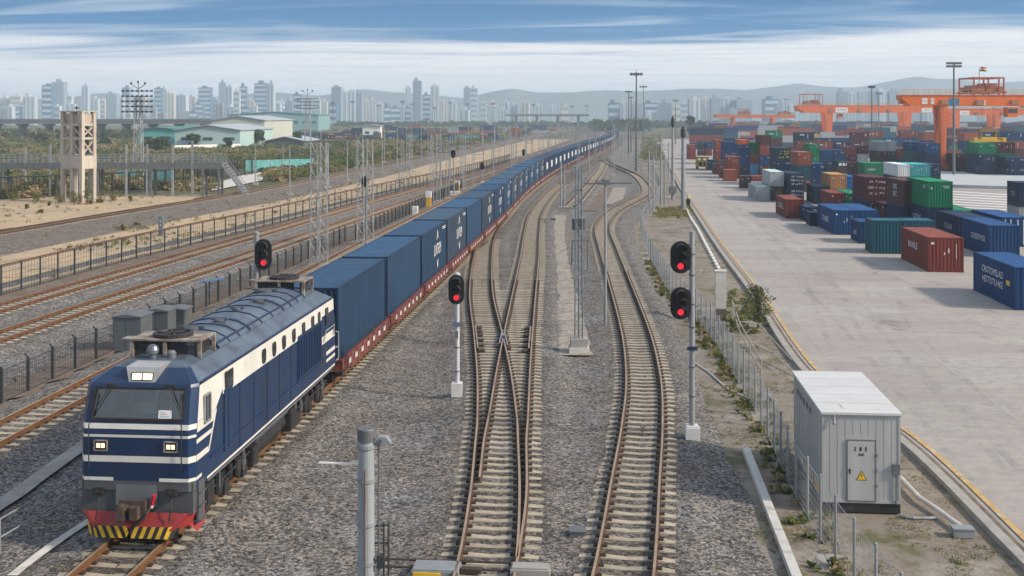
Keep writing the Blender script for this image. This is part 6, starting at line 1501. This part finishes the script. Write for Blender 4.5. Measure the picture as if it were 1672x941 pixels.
while len(pl) < 4200:
    x, y = NR.uniform(-60, 900), NR.uniform(207, 326); p = P(x, y, -.3)
    if p.x > xa(lfm, p.y) - (28 if p.y < 185 else 6.5): continue
    if 345 < x < 445 and y > 276: continue
    d = DP(y); hh = NR.uniform(.8, 2.3) * (1.25 if mnoise.noise((p.x*.03, p.y*.03, 2)) > .1 else .8)
    mi = int(np.clip(1.35 + 2.4 * mnoise.noise((p.x * .02, p.y * .012, 7)) + NR.normal() * .8, 0, 3)); mi = [0, 1, 2, 3][mi]
    pl.append((p.x, p.y, -.34, NR.uniform(.8, 2.2) * (1 + d / 900), hh, mi))
bush_cloud(pl, 'scrub', ('olive and dry green scrub spreading over the waste ground on the left', 'scrub'), VM, per=46, leaf=.20)
# weeds and tufts
pl = []
for _ in range(3600):
    x, y = NR.uniform(-20, 760), NR.uniform(262, 470); p = P(x, y, -.15); a, b = xa(lfm, p.y), xa(BLm, p.y)
    if (a + 4 < p.x < b - .5 and mnoise.noise((p.x*.12, p.y*.12, 1)) > (.0 if p.y < 150 else -.35)) or (a - 26 < p.x < a - 6 and NR.random() < .3): pl.append((p.x, p.y, -.16, NR.uniform(.15, .5), NR.uniform(.15, .55), int(NR.choice([0, 1, 1, 2]))))
bush_cloud(pl, 'sand_weeds', ('sparse weed tufts dotting the sandy strips beside the left lines', 'weeds'), VM, per=26, leaf=.09)
pl = []
for _ in range(3000):
    y = NR.uniform(270, 941); yy = P(1000, y).y; a, b = xa(BRm, yy) - .4, xa(APRON, yy) - .1; x = NR.uniform(a, b)
    if mnoise.noise((x*.45, yy*.28, 5)) > .02: pl.append((x, yy, -.10, NR.uniform(.10, .30), NR.uniform(.03, .14), int(NR.choice([0, 1, 1, 2]))))
bush_cloud(pl, 'dirt_grass', ('patchy low grass growing in the dirt strip along the concrete apron', 'grass'), VM, per=70, leaf=.026)
pl = []
for _ in range(260): p = P(NR.uniform(1068, 1128), NR.uniform(338, 356), -.08); pl.append((p.x, p.y, -.1, NR.uniform(.2, .5), NR.uniform(.1, .3), int(NR.choice([1, 2, 1]))))
for _ in range(420):
    f = F3[int(NR.uniform(0, len(F3) - 1))]; pl.append((f.x + NR.normal() * .3, f.y, -.1, NR.uniform(.12, .3), NR.uniform(.08, .32), int(NR.choice([0, 1, 0, 2]))))
for _ in range(120): p = P(NR.uniform(1186, 1250), NR.uniform(476, 545), -.08); pl.append((p.x, p.y, -.1, NR.uniform(.15, .35), NR.uniform(.15, .45), int(NR.choice([0, 1, 1])))) if p.x < xa(APRON, p.y) - .1 else None
for _ in range(500):
    p = P(NR.uniform(1048, 1080), NR.uniform(222, 262), -.1); pl.append((p.x, p.y, -.1, NR.uniform(.5, 1.3), NR.uniform(.4, 1.2), int(NR.choice([0, 1, 0, 3]))))
bush_cloud(pl, 'verge_grass', ('dry yellow green grass on the verge by the poles at the apron edge', 'grass'), VM, per=34, leaf=.10)
def tree(name, label, loc, h, r, mats, n=1300, leaf=.28, trunk=.34, lim=7, clumps=13, sz=.72, cat='tree', group=None):
    t = thing(name, label, cat, loc, 0, group); q = MB(); rng = np.random.default_rng(int(abs(loc[0] * 31 + loc[1] * 7)) + 3)
    q.tube((0, 0, 0), (h*.02, 0, h*.5), h*.030, h*.017, 8); V = []; C = []
    for i in range(clumps):
        a = rng.uniform(0, 2*math.pi); f = rng.uniform(.2, .85); z = h * rng.uniform(trunk, .90); rad = r * f * (1 - .5 * abs((z/h - .58) / .45)); c = (rad*math.cos(a), rad*math.sin(a), z); C.append(c)
        V.append(leaves(clump_pts(c, r*rng.uniform(.28, .46), r*rng.uniform(.22, .4)*sz*1.3, n // clumps, rng), leaf, rng))
    for c in C[:lim]: q.tube((h*.012, 0, h*rng.uniform(.22, .48)), c, h*.013, h*.004, 5)
    q.build('trunk', M_BARK, t); link('crown', leaf_mesh('crown', np.concatenate(V), mats, rng.integers(0, len(mats), sum(len(v) for v in V) // 4)), t); return t
for x, b, tp, w, lb in ((316, 243, 217, 24, 'rounded dark tree in front of the pale green warehouse'), (420, 240, 212, 26, 'dark bushy tree left of the low grey roofed shed'), (486, 240, 215, 20, 'dark tree at the right end of the low grey roofed shed'), (263, 250, 224, 30, 'spreading dark tree at the left end of the pale green warehouse'), (243, 248, 226, 22, 'smaller dark tree left of the spreading one by the warehouse'),
                        (371, 244, 226, 15, 'small tree by the white wall under the large warehouse'), (69, 236, 219, 22, 'dark tree left of the concrete frame tower'), (172, 240, 226, 20, 'dark tree between the concrete frame tower and the floodlight tower'), (1128, 223, 188, 15, 'dark tree rising behind the far left end of the yard')):
    d = DP(b, -.3); tree('broadleaf_tree', lb, P(x, b, -.3), (b - tp) * d / FPX, w * d / FPX / 2, [M_LEAF_D, M_LEAF_D, M_LEAF], n=1300, leaf=.0009 * d + .1, trunk=.2, clumps=22, sz=.62)
for x, b, w, hgt in ((8, 320, 26, 17), (112, 325, 30, 19), (97, 332, 24, 26), (122, 334, 26, 22), (143, 334, 24, 25), (164, 331, 26, 22), (186, 328, 26, 16), (60, 331, 28, 18), (24, 331, 26, 17), (44, 341, 9, 9), (80, 336, 8, 7), (66, 348, 10, 5), (200, 377, 10, 10), (223, 370, 12, 6), (148, 333, 9, 10), (212, 327, 8, 7)):
    d = DP(b, -.15); lb = f'low green weed bush on the sand, {where("bush", x)}'; tree('weed_bush', lb, P(x, b, -.16), hgt * d / FPX, w * d / FPX / 2, [M_LEAF, M_LEAF_Y, M_LEAF_Y], n=420, leaf=.08, trunk=.08, clumps=9, cat='bush', group='weed bushes on the sand')
d = DP(536, -.1); tree('shrub', 'leafy green shrub growing between the wire fence and the apron edge', P(1238, 537, -.1), 76 * d / FPX, 29 * d / FPX, [M_LEAF, M_LEAF_D, M_LEAF, M_LEAF_Y], n=1700, leaf=.048, trunk=.22, clumps=34, lim=30, sz=.5, cat='shrub')
def belt(name, label, x0, x1, b, tp, n, mats, leaf):
    d = DP(b); pl_ = []
    V = []; I = []
    for i in range(n):
        x = NR.uniform(x0, x1); p = D(x, d + NR.uniform(-30, 60), -.3); h = (b - tp) * d / FPX * NR.uniform(.55, 1.05)
        for _ in range(4):
            q = clump_pts((p.x + NR.normal() * h*.25, p.y, h * NR.uniform(.3, .75)), h * .34, h * .28, 26, NR); V.append(leaves(q, leaf, NR)); I.append(np.full(26, NR.integers(len(mats))))
    return tag(link(name, leaf_mesh(name, np.concatenate(V), mats, np.concatenate(I))), label, 'trees', kind='stuff')
belt('tree_belt', 'hazy belt of dark trees standing beyond the end of the train', 968, 1056, 214, 193, 70, [M_LEAF_D, M_LEAF_D, M_LEAF], 1.0)
belt('tree_belt', 'long low hazy tree belt below the distant viaduct', 430, 985, 207, 197.5, 240, [M_LEAF_D, M_LEAF_D, M_LEAF], 1.1)
belt('tree_belt', 'hazy trees behind the left end of the crane yard', 1060, 1420, 209, 197, 150, [M_LEAF_D, M_LEAF_D, M_LEAF], 1.2)
belt('tree_belt', 'grey green trees below the viaduct at the left edge', -60, 380, 226, 210, 140, [M_LEAF_D, M_LEAF, M_LEAF_Y], .8)

# ------------------------------------------------------------------ fences on the left
F1 = spline([P(-260, 554), P(0, 484), P(200, 429), P(420, 375), P(600, 328), P(760, 287), P(880, 250)], 1.0)
M_BRAIL = mat('fence_rail_brown', (.12, .055, .042), .7, var=.25)
t = post_fence('wire_fence', 'long dark fence with a brown top rail between the sand and the left tracks', F1, 1.95, 2.5, .045, M_FENCE, M_FENCE, wires=6, vstep=.4, zb=-.02, ymax=300, square=True, wr=.010)
o = Vector((F1[0].x, F1[0].y, 0)); q = MB(); pp = [p - o for p in resample(F1, 2.5) if p.y < 330]
q.path([p + Vector((0, 0, 2.02)) for p in pp], .065, 6); q.build('top_rail', M_BRAIL, t); q = MB()
for a, b in zip(pp[:-1], pp[1:]): q.beam(a + Vector((-.35, .0, .55)), b + Vector((-.35, 0, .55)), .10, .34)
q.build('cable_trough', M_GALV_D, t)
F2 = [Vector((-25.0, y, 0)) for y in np.arange(26, 110, 2)] + [Vector((-24.3, y, 0)) for y in np.arange(110, 190, 2)] 
post_fence('wire_fence', 'dark mesh fence with bent posts between the cabinets and the track beside the locomotive', F2, 1.42, 2.2, .055, M_FENCE, M_FENCE, wires=8, vstep=.16, zb=0, ymax=190, arm=-.16, wr=.0085, square=True)
F4 = [P(x, y, -.17) for x, y in ((-60, 327), (0, 325), (120, 320), (240, 312), (320, 302), (365, 290), (420, 284))]
post_fence('picket_fence', 'tall black picket fence along the scrub under the footbridge', F4, 3.2, 3.2, .13, M_FENCE, M_FENCE, wires=2, vstep=.55, zb=-.2, ymax=400, wr=.045, square=True)
# teal hoarding and pale banks
M_TEAL = mat('teal_sheet', (.10, .36, .37), .6, var=.2, vs=1.5, col2=(.25, .40, .40), c2=(.5, .7), c2s=.8)
for x0, x1, yt, yb, lb in ((191, 220, 279, 297, 'teal metal hoarding under the footbridge'), (248, 284, 279, 306, 'teal and white hoarding by the footbridge stairs'), (400, 512, 262, 280, 'long teal fence of sheets at the scrub edge')):
    a, b = P(x0, yb, -.3), P(x1, yb - (4 if x1 > 500 else 0), -.3); h = (yb - yt) * DP(yb, -.3) / FPX; q = MB(); v = b - a; n = max(3, int(v.length / 1.2))
    for i in range(n): q.beam(a + v*(i/n) + Vector((0, 0, h/2)), a + v*((i+.96)/n) + Vector((0, 0, h/2)), .1, h*rnd.uniform(.92, 1.03))
    tag(q.build('sheet_fence', M_TEAL), lb, 'hoarding')
q = MB(); q.add([P(345, 312, -.10), P(440, 292, -.10), P(505, 284, -.10), P(470, 276, -.10), P(400, 285, -.10), P(350, 300, -.10)], [(0, 1, 2, 3, 4, 5)]); struct(q.build('pale_bank', M_CONC_L))
# trackside cabinets
def cabinet(label, x, b, w, dpt, h, m, roof=True):
    p = P(x, b, .02); t = thing('equipment_cabinet', label, 'cabinet', p); q = MB(); q.box(0, w, 0, dpt, .08, h); q.box(-.02, w + .02, -.02, dpt + .02, 0, .08); q.box(w*.48, w*.5, -.015, 0, .15, h - .1); q.build('case', m, t)
    q = MB(); q.prism([(-.07, -.08, h), (w + .07, -.08, h), (w + .07, -.08, h + .05), (w/2, -.08, h + .16), (-.07, -.08, h + .05)], (0, dpt + .16, 0)); q.build('lid', M_GALV_D, t); return t
M_CAB = mat('cabinet_grey', (.12, .14, .155), .5, .2, var=.12)
cabinet('grey metal cabinet with a pitched lid behind the dark fence, nearest of the group', 184, 574, 1.45, 1.5, 1.72, M_CAB)
cabinet('flat lidded dark cabinet behind the pitched lid one', 238, 553, 1.2, 1.2, 1.45, M_CAB)
cabinet('pale grey box cabinet farthest along the dark fence', 264, 538, 1.25, 1.3, 1.05, M_GALV_D)
p = P(340, 500, 0); t = thing('solar_panel', 'tilted blue panel on a post beside the dark fence', 'panel', p); q = MB(); q.beam((-.62, 0, 1.48), (.85, .5, 1.68), .9, .05); q.build('panel_sheet', mat('panel_blue', (.06, .13, .24), .3), t); q = MB(); q.tube((0, .2, 0), (0, .2, 1.5), .05, n=8); q.build('post', M_FENCE, t)
p = P(263, 385, -.1); t = thing('marker_post', 'blue grey marker post with white figures beside the brown topped fence', 'marker post', p); q = MB(); q.box(-.22, .22, -.16, .16, 0, 1.85); q.prism([(-.22, -.16, 1.85), (.22, -.16, 1.85), (.22, .16, 1.95), (-.22, .16, 1.95)], (0, 0, .1)); q.build('body', mat('marker_blue_grey', (.13, .165, .20), .7), t)
q = MB(); text_mb('8', .34, q, lambda u, v: (u, -.166, 1.45 + v)); text_mb('4', .34, q, lambda u, v: (u, -.166, 1.05 + v)); q.build('lettering', M_MARK, t)
for x, b, w, h, m, lb in ((700, 338, .62, 2.0, M_HAZY, 'orange and white equipment box by the tracks above the train'), (678, 352, .6, 1.1, M_WHITE, 'white marker box by the fence left of the orange one'), (746, 312, .8, 1.6, M_HAZY, 'orange box under the dark signal above the train'), (743, 320, 1.3, .7, M_WHITE, 'low white box in front of the orange box above the train')):
    p = P(x, b, 0); t = thing('trackside_box', lb, 'box', p); q = MB(); q.box(-w/2, w/2, -.3, .3, 0, h*.62); q.build('case', m, t); q = MB(); q.box(-w*.56, w*.56, -.34, .34, h*.62, h); q.build('lid', M_WHITE, t)
# white handrail in the left foreground
t = thing('pipe_handrail', 'thin two bar handrail beside the concrete path left of the locomotive', 'handrail', P(-40, 940)); o = t.location.copy(); L_ = [P(-60, 935), P(0, 905), P(47, 876), P(125, 833), P(200, 790)]
for zz in (.45, .95):
    q = MB(); q.path([p - o + Vector((0, 0, zz)) for p in L_], .022, 8); q.build('rail_pipe', M_GALV, t)
for p in L_: q = MB(); q.tube(p - o, p - o + Vector((0, 0, .97)), .025, n=8); q.build('post', M_GALV, t)

# ------------------------------------------------------------------ footbridge, concrete tower, sheds, viaducts
d = DP(322, -.25); k = d / FPX; o = D(180, d, -.25); XX = lambda x: (x - 180) * k; ZZ = lambda y: ZH(y, d) + .25
t = thing('footbridge', 'long grey steel footbridge on posts crossing the left background', 'footbridge', o, YAW)
q = MB(); q.box(XX(-40), XX(362), 0, 2.2, ZZ(270), ZZ(265.5)); q.box(XX(-40), XX(362), -.12, .06, ZZ(276), ZZ(267)); q.box(XX(-40), XX(362), 2.15, 2.3, ZZ(276), ZZ(267)); q.build('deck', M_GALV_D, t)
for y in (-.05, 2.2):
    q = MB(); n = 44
    for i in range(n + 1): x = XX(-40) + (XX(362) - XX(-40)) * i / n; q.box(x - .035, x + .035, y - .03, y + .03, ZZ(266), ZZ(252.5))
    for yy in (252.5, 257, 261.5): q.box(XX(-40), XX(362), y - .035, y + .035, ZZ(yy) - .035, ZZ(yy) + .035)
    q.build('railing', M_GALV, t)
for x, tp in ((3, 276), (41, 240), (82, 236), (146, 276), (153, 276), (159, 276), (206, 236), (240, 236), (246, 276), (282, 236), (314, 230), (331, 276), (357, 276)):
    for y in ((0, 2.2) if tp == 276 else (.0,)): q = MB(); q.box(XX(x) - .15, XX(x) + .15, y - .12, y + .12, 0, ZZ(tp)); q.build('support_post', M_GALV_D if tp == 276 else M_GALV, t)
q = MB(); n = 12; x0, x1 = XX(362), XX(402)
for i in range(n): a = i / n; q.box(x0 + (x1-x0)*a, x0 + (x1-x0)*(a + 1/n) , 0, 2.0, ZZ(268)*(1-a) - .05, ZZ(268)*(1-a) + .1)
for y in (0, 2.0): q.beam((x0, y, ZZ(268)), (x1, y, .1), .1, .35); q.beam((x0, y, ZZ(254)), (x1, y, 1.2), .07, .07); q.beam((x0, y, ZZ(260)), (x1, y, .7), .05, .05)
q.build('stairs', M_GALV, t)
# concrete frame tower
M_TOW = mat('stained_concrete', (.47, .42, .36), .85, var=.22, vs=.8, streak=True, col2=(.27, .19, .13), c2=(.52, .72), c2s=.7, bump=.2)
d = 163.0; k = d / FPX; p = D(128, d, -.3); zz = lambda y: ZH(y, d) + .3
t = thing('concrete_tower', 'pale stained open concrete frame tower rising over the footbridge', 'concrete tower', p, YAW + R(-24)); wx, wy = 1.70, 1.10
q = MB()
for sx in (-1, 0, 1):
    for sy in (-1, 1):
        if sx == 0 and sy == 1: continue
        q.box(sx*wx - .27, sx*wx + .27, sy*wy - .27, sy*wy + .27, 0, zz(183))
for z0, z1 in ((zz(276), zz(254)), (zz(228), zz(224)), (zz(206), zz(201.5))): q.box(-wx, wx, -wy - .2, -wy + .2, z0, z1); q.box(-wx, wx, wy - .2, wy + .2, z0, z1); q.box(-wx - .2, -wx + .2, -wy, wy, z0, z1); q.box(wx - .2, wx + .2, -wy, wy, z0, z1)
q.build('frame', M_TOW, t)
q = MB(); q.box(-wx + .05, wx - .05, -wy + .1, wy - .1, zz(203), zz(186)); q.box(-wx - .38, wx + .38, -wy - .38, wy + .38, zz(183), zz(181.5)); q.build('top_chamber', M_TOW, t)
q = MB()
for z0, z1 in ((zz(254), zz(228)), (zz(224), zz(206))):
    for sx in (-1,):
        q.beam((-wx, -wy, z0), (0, -wy, z1), .16, .2); q.beam((wx, -wy, z0), (0, -wy, z1), .16, .2)
    q.beam((wx, -wy, z0), (wx, wy, z1), .16, .2); q.beam((wx, wy, z0), (wx, -wy, z1), .16, .2)
q.build('cross_brace', M_TOW, t)
q = MB(); q.box(-wx + .3, wx - .3, .5, .6, zz(252), zz(206)); q.build('inner_wall', mat('inner_grey', (.20, .20, .20), .8), t)
q = MB(); q.box(-wx - .30, wx + .30, -wy - .30, wy + .30, zz(275), zz(255)); q.build('wall_band', M_TOW, t)
q = MB(); q.tube((-.3, 0, zz(182)), (-.3, 0, zz(171)), .05, n=6); q.box(-.5, -.1, -.2, .2, zz(178), zz(175)); q.build('roof_mast', M_FENCE, t)
# sheds
M_ROOFG = mat('green_roof_sheet', (.045, .23, .20), .6, var=.15, vs=.1); M_PALEG = mat('pale_green_wall', (.40, .55, .54), .7, var=.08, vs=.1); M_GREYR = mat('grey_roof_sheet', (.40, .45, .49), .6, var=.15, vs=.1); M_WIN = mat('window_dark', (.06, .09, .12), .2, var=.1)
def shed(label, x0, x1, b, yeave, yridge, depth, wall, roof, name='warehouse', skew=0.0, doors=True):
    d = DP(b, -.3); k = d / FPX; p = D(x0, d, -.3); w = (x1 - x0) * k; he = (b - yeave) * k; hr = (b - yridge) * k; t = thing(name, label, 'warehouse' if name == 'warehouse' else 'shed', p, YAW)
    q = MB(); q.prism([(0, 0, 0), (w, 0, 0), (w, 0, he), (w*(.5 + skew), 0, hr), (0, 0, he)], (0, depth, 0)); q.build('wall', wall, t)
    q = MB()
    for a, c in (((-.6, he - .1), (w*(.5 + skew), hr)), ((w*(.5 + skew), hr), (w + .6, he - .1))): q.prism([(a[0], -.8, a[1] + .05), (c[0], -.8, c[1] + .05), (c[0], -.8, c[1] + .35), (a[0], -.8, a[1] + .35)], (0, depth + 1.6, 0))
    q.build('roof', roof, t)
    n = max(2, int(w / 7))
    for i in range(n): q = MB(); x = w*(i + .3)/n; q.box(x, x + w/n*.45, -.08, 0, he*.45, he*.62); q.build('window', M_WIN, t)
    if doors: q = MB(); q.box(w*.6, w*.6 + 4, -.1, 0, 0, he*.55); q.build('door', M_ROOFG if wall is M_PALEG else M_GREYB, t)
    return t
shed('pale green warehouse with a green and white roof left of the bigger one', 285, 392, 243, 213, 205, 60, M_PALEG, M_GREYR, doors=False)
shed('green roofed warehouse joined to the left of the pale green one', 226, 287, 241, 212, 209, 60, mat('teal_wall', (.12, .40, .39), .7, var=.1, vs=.1), M_ROOFG, doors=False)
shed('large cream warehouse with a flat grey roof behind the pale green one', 345, 432, 232, 197, 190, 70, mat('cream_wall', (.52, .52, .46), .7, var=.08, vs=.1), M_GREYR)
shed('long low shed with a grey roof right of the dark bushy tree', 432, 498, 241, 231, 224, 30, M_GREYB, M_GREYR)
shed('long flat blue green roofed hall behind the cream warehouse', 372, 520, 214, 188, 183, 60, mat('blue_green_wall', (.20, .36, .38), .7, var=.1, vs=.05), M_ROOFG)
shed('white block building with an awning among the distant depot containers', 592, 621, 229, 206, 204.5, 8, M_WHITE, M_GREYR, 'depot_shed')
shed('white roofed hut in the middle of the distant depot', 420, 441, 196.5, 182, 181, 12, M_WHITE, M_GREYR, 'depot_shed', doors=False)
shed('red roofed pale block beyond the depot', 578, 612, 200, 187, 183, 16, mat('pink_wall', (.5, .36, .34), .7, var=.1), mat('red_roof', (.42, .12, .10), .7, var=.1), 'depot_shed')
shed('pale long hall with a white roof at the end of the left lines', 912, 948, 204, 197, 195.5, 14, M_WHITE, M_WHITE, 'depot_shed', doors=False)
q = MB(); a, b = P(285, 246, -.3), P(392, 243, -.3); q.beam(a + Vector((0, 0, .9)), b + Vector((0, 0, .9)), .3, 1.9); tag(q.build('boundary_wall', M_WHITE), 'white boundary wall in front of the pale green warehouse', 'wall')
M_VIA = mat('viaduct_concrete', (.16, .175, .19), .85, var=.15, vs=.05)
def viaduct(label, x0, x1, d, yd, th, n):
    o = D(x0, d, -.3); k = d / FPX; w = (x1 - x0) * k; z = ZH(yd, d) + .3; t = thing('viaduct', label, 'viaduct', o, YAW)
    q = MB(); q.box(0, w, 0, 12, z - th, z - .3); q.box(0, w, -.2, .1, z - .6, z + .5); q.box(0, w, 11.9, 12.2, z - .6, z + .5); q.build('deck', M_VIA, t)
    for i in range(n): q = MB(); x = w*(i + .5)/n; q.box(x - 1.1, x + 1.1, 3, 9, 0, z - th - 1); q.box(x - 1.6, x + 1.6, 1, 11, z - th - 1, z - th); q.build('pier', M_VIA, t)
viaduct('grey road viaduct crossing behind the concrete frame tower on the left', -120, 352, 640, 196, 2.2, 11)
viaduct('distant grey viaduct passing behind the depot in the middle', 826, 962, 1150, 187.3, 1.6, 4)
# depot containers far left
rr = random.Random(9); q2 = 0
for y, x0, x1 in ((229, 505, 800),):
    d = DP(y, -.3); x = x0
    while x < x1:
        w = rr.choice([6, 6, 12, 3]); c = rr.choice(['maroon', 'red', 'navy', 'aqua', 'grey', 'teal', 'blue', 'orange', 'red']); q2 += 1
        t = thing('shipping_container', f'hazy {c} container in the distant depot above the train, {nth(q2)} along its rows', 'container', D(x, d, -.3), YAW, 'containers in the distant depot'); o = link('container_body', far_cont(w, 2.44, 2.6), t); o.color = (*PALETTE[c], 1)
        x += w * FPX / d + rr.choice([1, 2, 6, 12, 20])

dm = MB()
for y, x0, x1 in ((224, 490, 860), (219.5, 560, 880), (215, 600, 900)):
    d = DP(y, -.3); x = x0
    while x < x1:
        w = rr.choice([6, 6, 12, 3]); p = D(x, d, -.3)
        for q_ in range(rr.choice([1, 1, 2])): dm.box(p.x, p.x + w, p.y, p.y + 2.4, -.3 + 2.6*q_, 2.28 + 2.6*q_, rr.randrange(7))
        x += w * FPX / d + rr.choice([1, 2, 6, 12, 20])
tag(dm.build('depot_container_rows', mats_far), 'hazy rows of mixed containers in the depot far behind the train', 'containers', kind='stuff')
# ------------------------------------------------------------------ skyline
M_BW = [mat('tower_pale', (.48, .55, .62), .7, var=.08, vs=.02), mat('tower_cream', (.55, .52, .49), .7, var=.08, vs=.02), mat('tower_blue', (.09, .19, .31), .35, var=.1, vs=.02), mat('tower_grey', (.26, .34, .42), .7, var=.08, vs=.02)]  # facades shifted towards blue: haze tint painted into the wall colours
M_BAND = mat('tower_windows', (.24, .32, .40), .3, var=.15, vs=.03)
SKY = [(0, 13, 160, 1), (16, 33, 157, 1), (37, 56, 158, 0), (68, 84, 139, 2), (84, 103.5, 134, 3), (106, 117, 157, 0), (133, 144, 140, 0), (148, 160, 161, 0), (161, 171, 163, 1), (173, 190, 153, 3), (190, 201, 158, 0), (199, 212, 143, 3), (228, 238, 158, 1), (252, 264, 144, 2), (264, 272, 145, 0), (268, 284, 152, 1), (288, 304, 155, 0), (306, 319, 158, 1), (324, 344, 143, 2), (346, 356, 162, 0), (357, 368, 135, 3), (368, 379, 141, 0), (381, 391, 149, 0), (391, 402, 141, 2), (404, 414, 163, 1), (415, 436, 136, 2), (436, 447, 136, 0), (450, 463, 166, 0), (465, 478, 165, 3), (479, 491, 154, 2), (514, 523, 163, 0), (524, 534, 166, 1), (541, 557, 142, 3), (558, 566, 150, 0), (568, 580, 148, 0), (581, 591, 152, 3), (594, 603, 164, 1), (604, 613, 163, 0), (614, 625, 168, 0), (634, 654, 176, 2), (662, 671, 143, 0), (674, 688, 132, 3), (690, 703, 155, 2), (703, 717, 140, 0), (720, 731, 165, 1), (733, 745, 166, 0), (757, 768, 143, 3), (768, 780, 144, 0), (784, 794, 167, 0), (800, 812, 166, 1), (819, 830, 166, 0), (834, 845, 170, 0), (851, 864, 168, 1), (874, 886, 172, 0), (897, 908, 171, 0), (916, 928, 173, 1),
       (993, 1012, 168, 2), (1013, 1027, 168, 0), (1031, 1049, 170, 3), (1052, 1074, 168, 2), (1076, 1096, 168, 3), (1098, 1111, 173, 1), (1112, 1125, 168, 0), (1126, 1144, 162, 0), (1146, 1160, 162, 1), (1161, 1175, 161, 3), (1176, 1197, 160, 0), (1203, 1229, 163, 3), (1248, 1272, 162, 2), (1275, 1285, 163, 0), (1288, 1302, 172, 0), (1368, 1384, 150, 3), (1385, 1399, 151, 0), (1400, 1416, 149, 0), (1417, 1431, 150, 3), (1434, 1450, 147, 0), (1452, 1470, 149, 3)]
rr = random.Random(3)
for i in range(64):
    x = rr.uniform(-10, 950); w = rr.uniform(7, 16); SKY.append((x, x + w, rr.uniform(168, 183), rr.choice([0, 0, 1, 3, 2])))
for i in range(24):
    x = rr.uniform(985, 1640); w = rr.uniform(8, 18); SKY.append((x, x + w, rr.uniform(174, 186), rr.choice([0, 0, 1, 3])))
CNAME = ['pale', 'cream', 'blue', 'grey']
SKY.sort(); LAND = [(-20, 'the left edge of the photo'), (60, 'the left pale slabs'), (103.6, 'the wide twin grey tower'), (226, 'the tall lattice floodlight tower'), (324, 'the broad blue tower'), (436, 'the square blue tower'), (541, 'the grey tower by the thin lights'), (674, 'the tallest slim tower'), (757, 'the last tall pair'), (993, 'the blue block by the floodlights'), (1126, 'the cluster of pale flats'), (1368, 'the flats behind the middle crane')]
for x0, x1, tp, m in SKY:
    d = (1600 + rr.uniform(-100, 400)) if x0 < 960 else (1250 + rr.uniform(0, 250)) if x0 < 1300 else 1600
    k = d / FPX; w = (x1 - x0) * k; h = ZH(tp, d) + .3; dp = min(w, 34) * rr.uniform(.7, 1); p = D(x0, d, -.3)
    t = thing('tower_block', f'hazy {CNAME[m]} skyline tower, {where("sky", x0)}', 'building', p, YAW + rr.uniform(-.12, .12), 'hazy towers of the skyline')
    q = MB(); q.box(0, w, 0, dp, 0, h); q.build('wall', M_BW[m], t)
    q = MB()
    if m == 2 or rr.random() < .25:
        n = int(h / 7)
        for i in range(n): q.box(w*.05, w*.95, -.12, 0, h*(i + .3)/n, h*(i + .75)/n)
    else:
        n = max(2, int(w / 4.2))
        for i in range(n): q.box(w*(i + .25)/n, w*(i + .62)/n, -.12, 0, h*.03, h*.96); q.box(-.12, 0, dp*(i + .25)/n, dp*(i + .62)/n, h*.03, h*.96)
    q.build('window_band', M_BAND if m != 2 else M_BW[0], t) if n > 0 else None
    q = MB(); a = rr.uniform(.15, .4); q.box(w*a, w*(a + .35), dp*.2, dp*.7, h, h + rr.uniform(2, 5)); q.build('roof_block', M_BW[m], t)
    if 132 < x0 < 134: q = MB(); q.tube((w*.5, dp*.5, h), (w*.5, dp*.5, h + 9), .8, .2, 6); q.build('spire', M_BW[3], t)
# ------------------------------------------------------------------ hills
M_HILL = layered('hill_hazed_forest', [(.14, .175, .20), ((.165, .195, .21), .004, .45, .6), ((.115, .15, .17), .02, .5, .65)], bump=0)  # blue-grey base: distance haze mixed into the forest colour
def ridge(name, prof, d, depth, seed):
    xs = np.linspace(-500, 2200, 240); mb = MB(); rows = 9; n = len(xs); px = [p[0] for p in prof]; py = [p[1] for p in prof]
    for j in range(rows):
        f = j / (rows - 1); s = math.sin(min(1, f * 1.6) * math.pi / 2) if f < .63 else math.cos((f - .63) / .37 * math.pi / 2)
        for x in xs:
            h = max(2, ZH(float(np.interp(x, px, py)), d + depth*.55)); p = D(x, d + depth * f); nz = mnoise.fractal((x * .012 + seed, f * 3.0, seed), 1, 2, 5)
            mb.v.append((p.x, p.y, max(-.5, h * (s * (1 + .05 * nz) + .16 * nz * s * (1 - s)) - (1 - s) * .5)))
    for j in range(rows - 1):
        for i in range(n - 1): mb.f.append((j*n+i, j*n+i+1, (j+1)*n+i+1, (j+1)*n+i)); mb.m.append(0)
    struct(mb.build(name, M_HILL, smooth=True))
ridge('hills', [(-500, 160), (0, 163), (110, 160), (160, 152), (240, 160), (330, 158), (440, 150), (520, 156), (590, 146), (660, 152), (760, 160), (800, 149), (835, 144), (880, 152), (960, 148), (1040, 150), (1110, 144), (1200, 146), (1300, 150), (1400, 152), (1500, 150), (1600, 152), (1672, 150), (2200, 160)], 2500, 450, 1.3)
ridge('hills', [(-500, 170), (900, 165), (1150, 152), (1230, 146), (1300, 136), (1340, 139), (1400, 142), (1450, 133), (1500, 124), (1545, 128), (1600, 134), (1672, 131), (1800, 140), (2200, 160)], 2950, 600, 5.1)
# ------------------------------------------------------------------ haze: one even box of air round camera and scene
hm = bpy.data.materials.new('haze_air'); hm.use_nodes = True; nt = hm.node_tree; nt.nodes.clear()
v = nt.nodes.new('ShaderNodeVolumePrincipled'); o_ = nt.nodes.new('ShaderNodeOutputMaterial'); nt.links.new(v.outputs[0], o_.inputs['Volume'])
v.inputs['Color'].default_value = (.69, .86, 1.0, 1); v.inputs['Density'].default_value = .00030; v.inputs['Anisotropy'].default_value = 0; v.inputs['Density Attribute'].default_value = ''
hz = MB().box(-6900, 6900, -1200, 8500, -1.4, 128).build('haze', hm); tag(hz, 'thin even blue white haze over the rail yard and city', 'haze', kind='stuff')
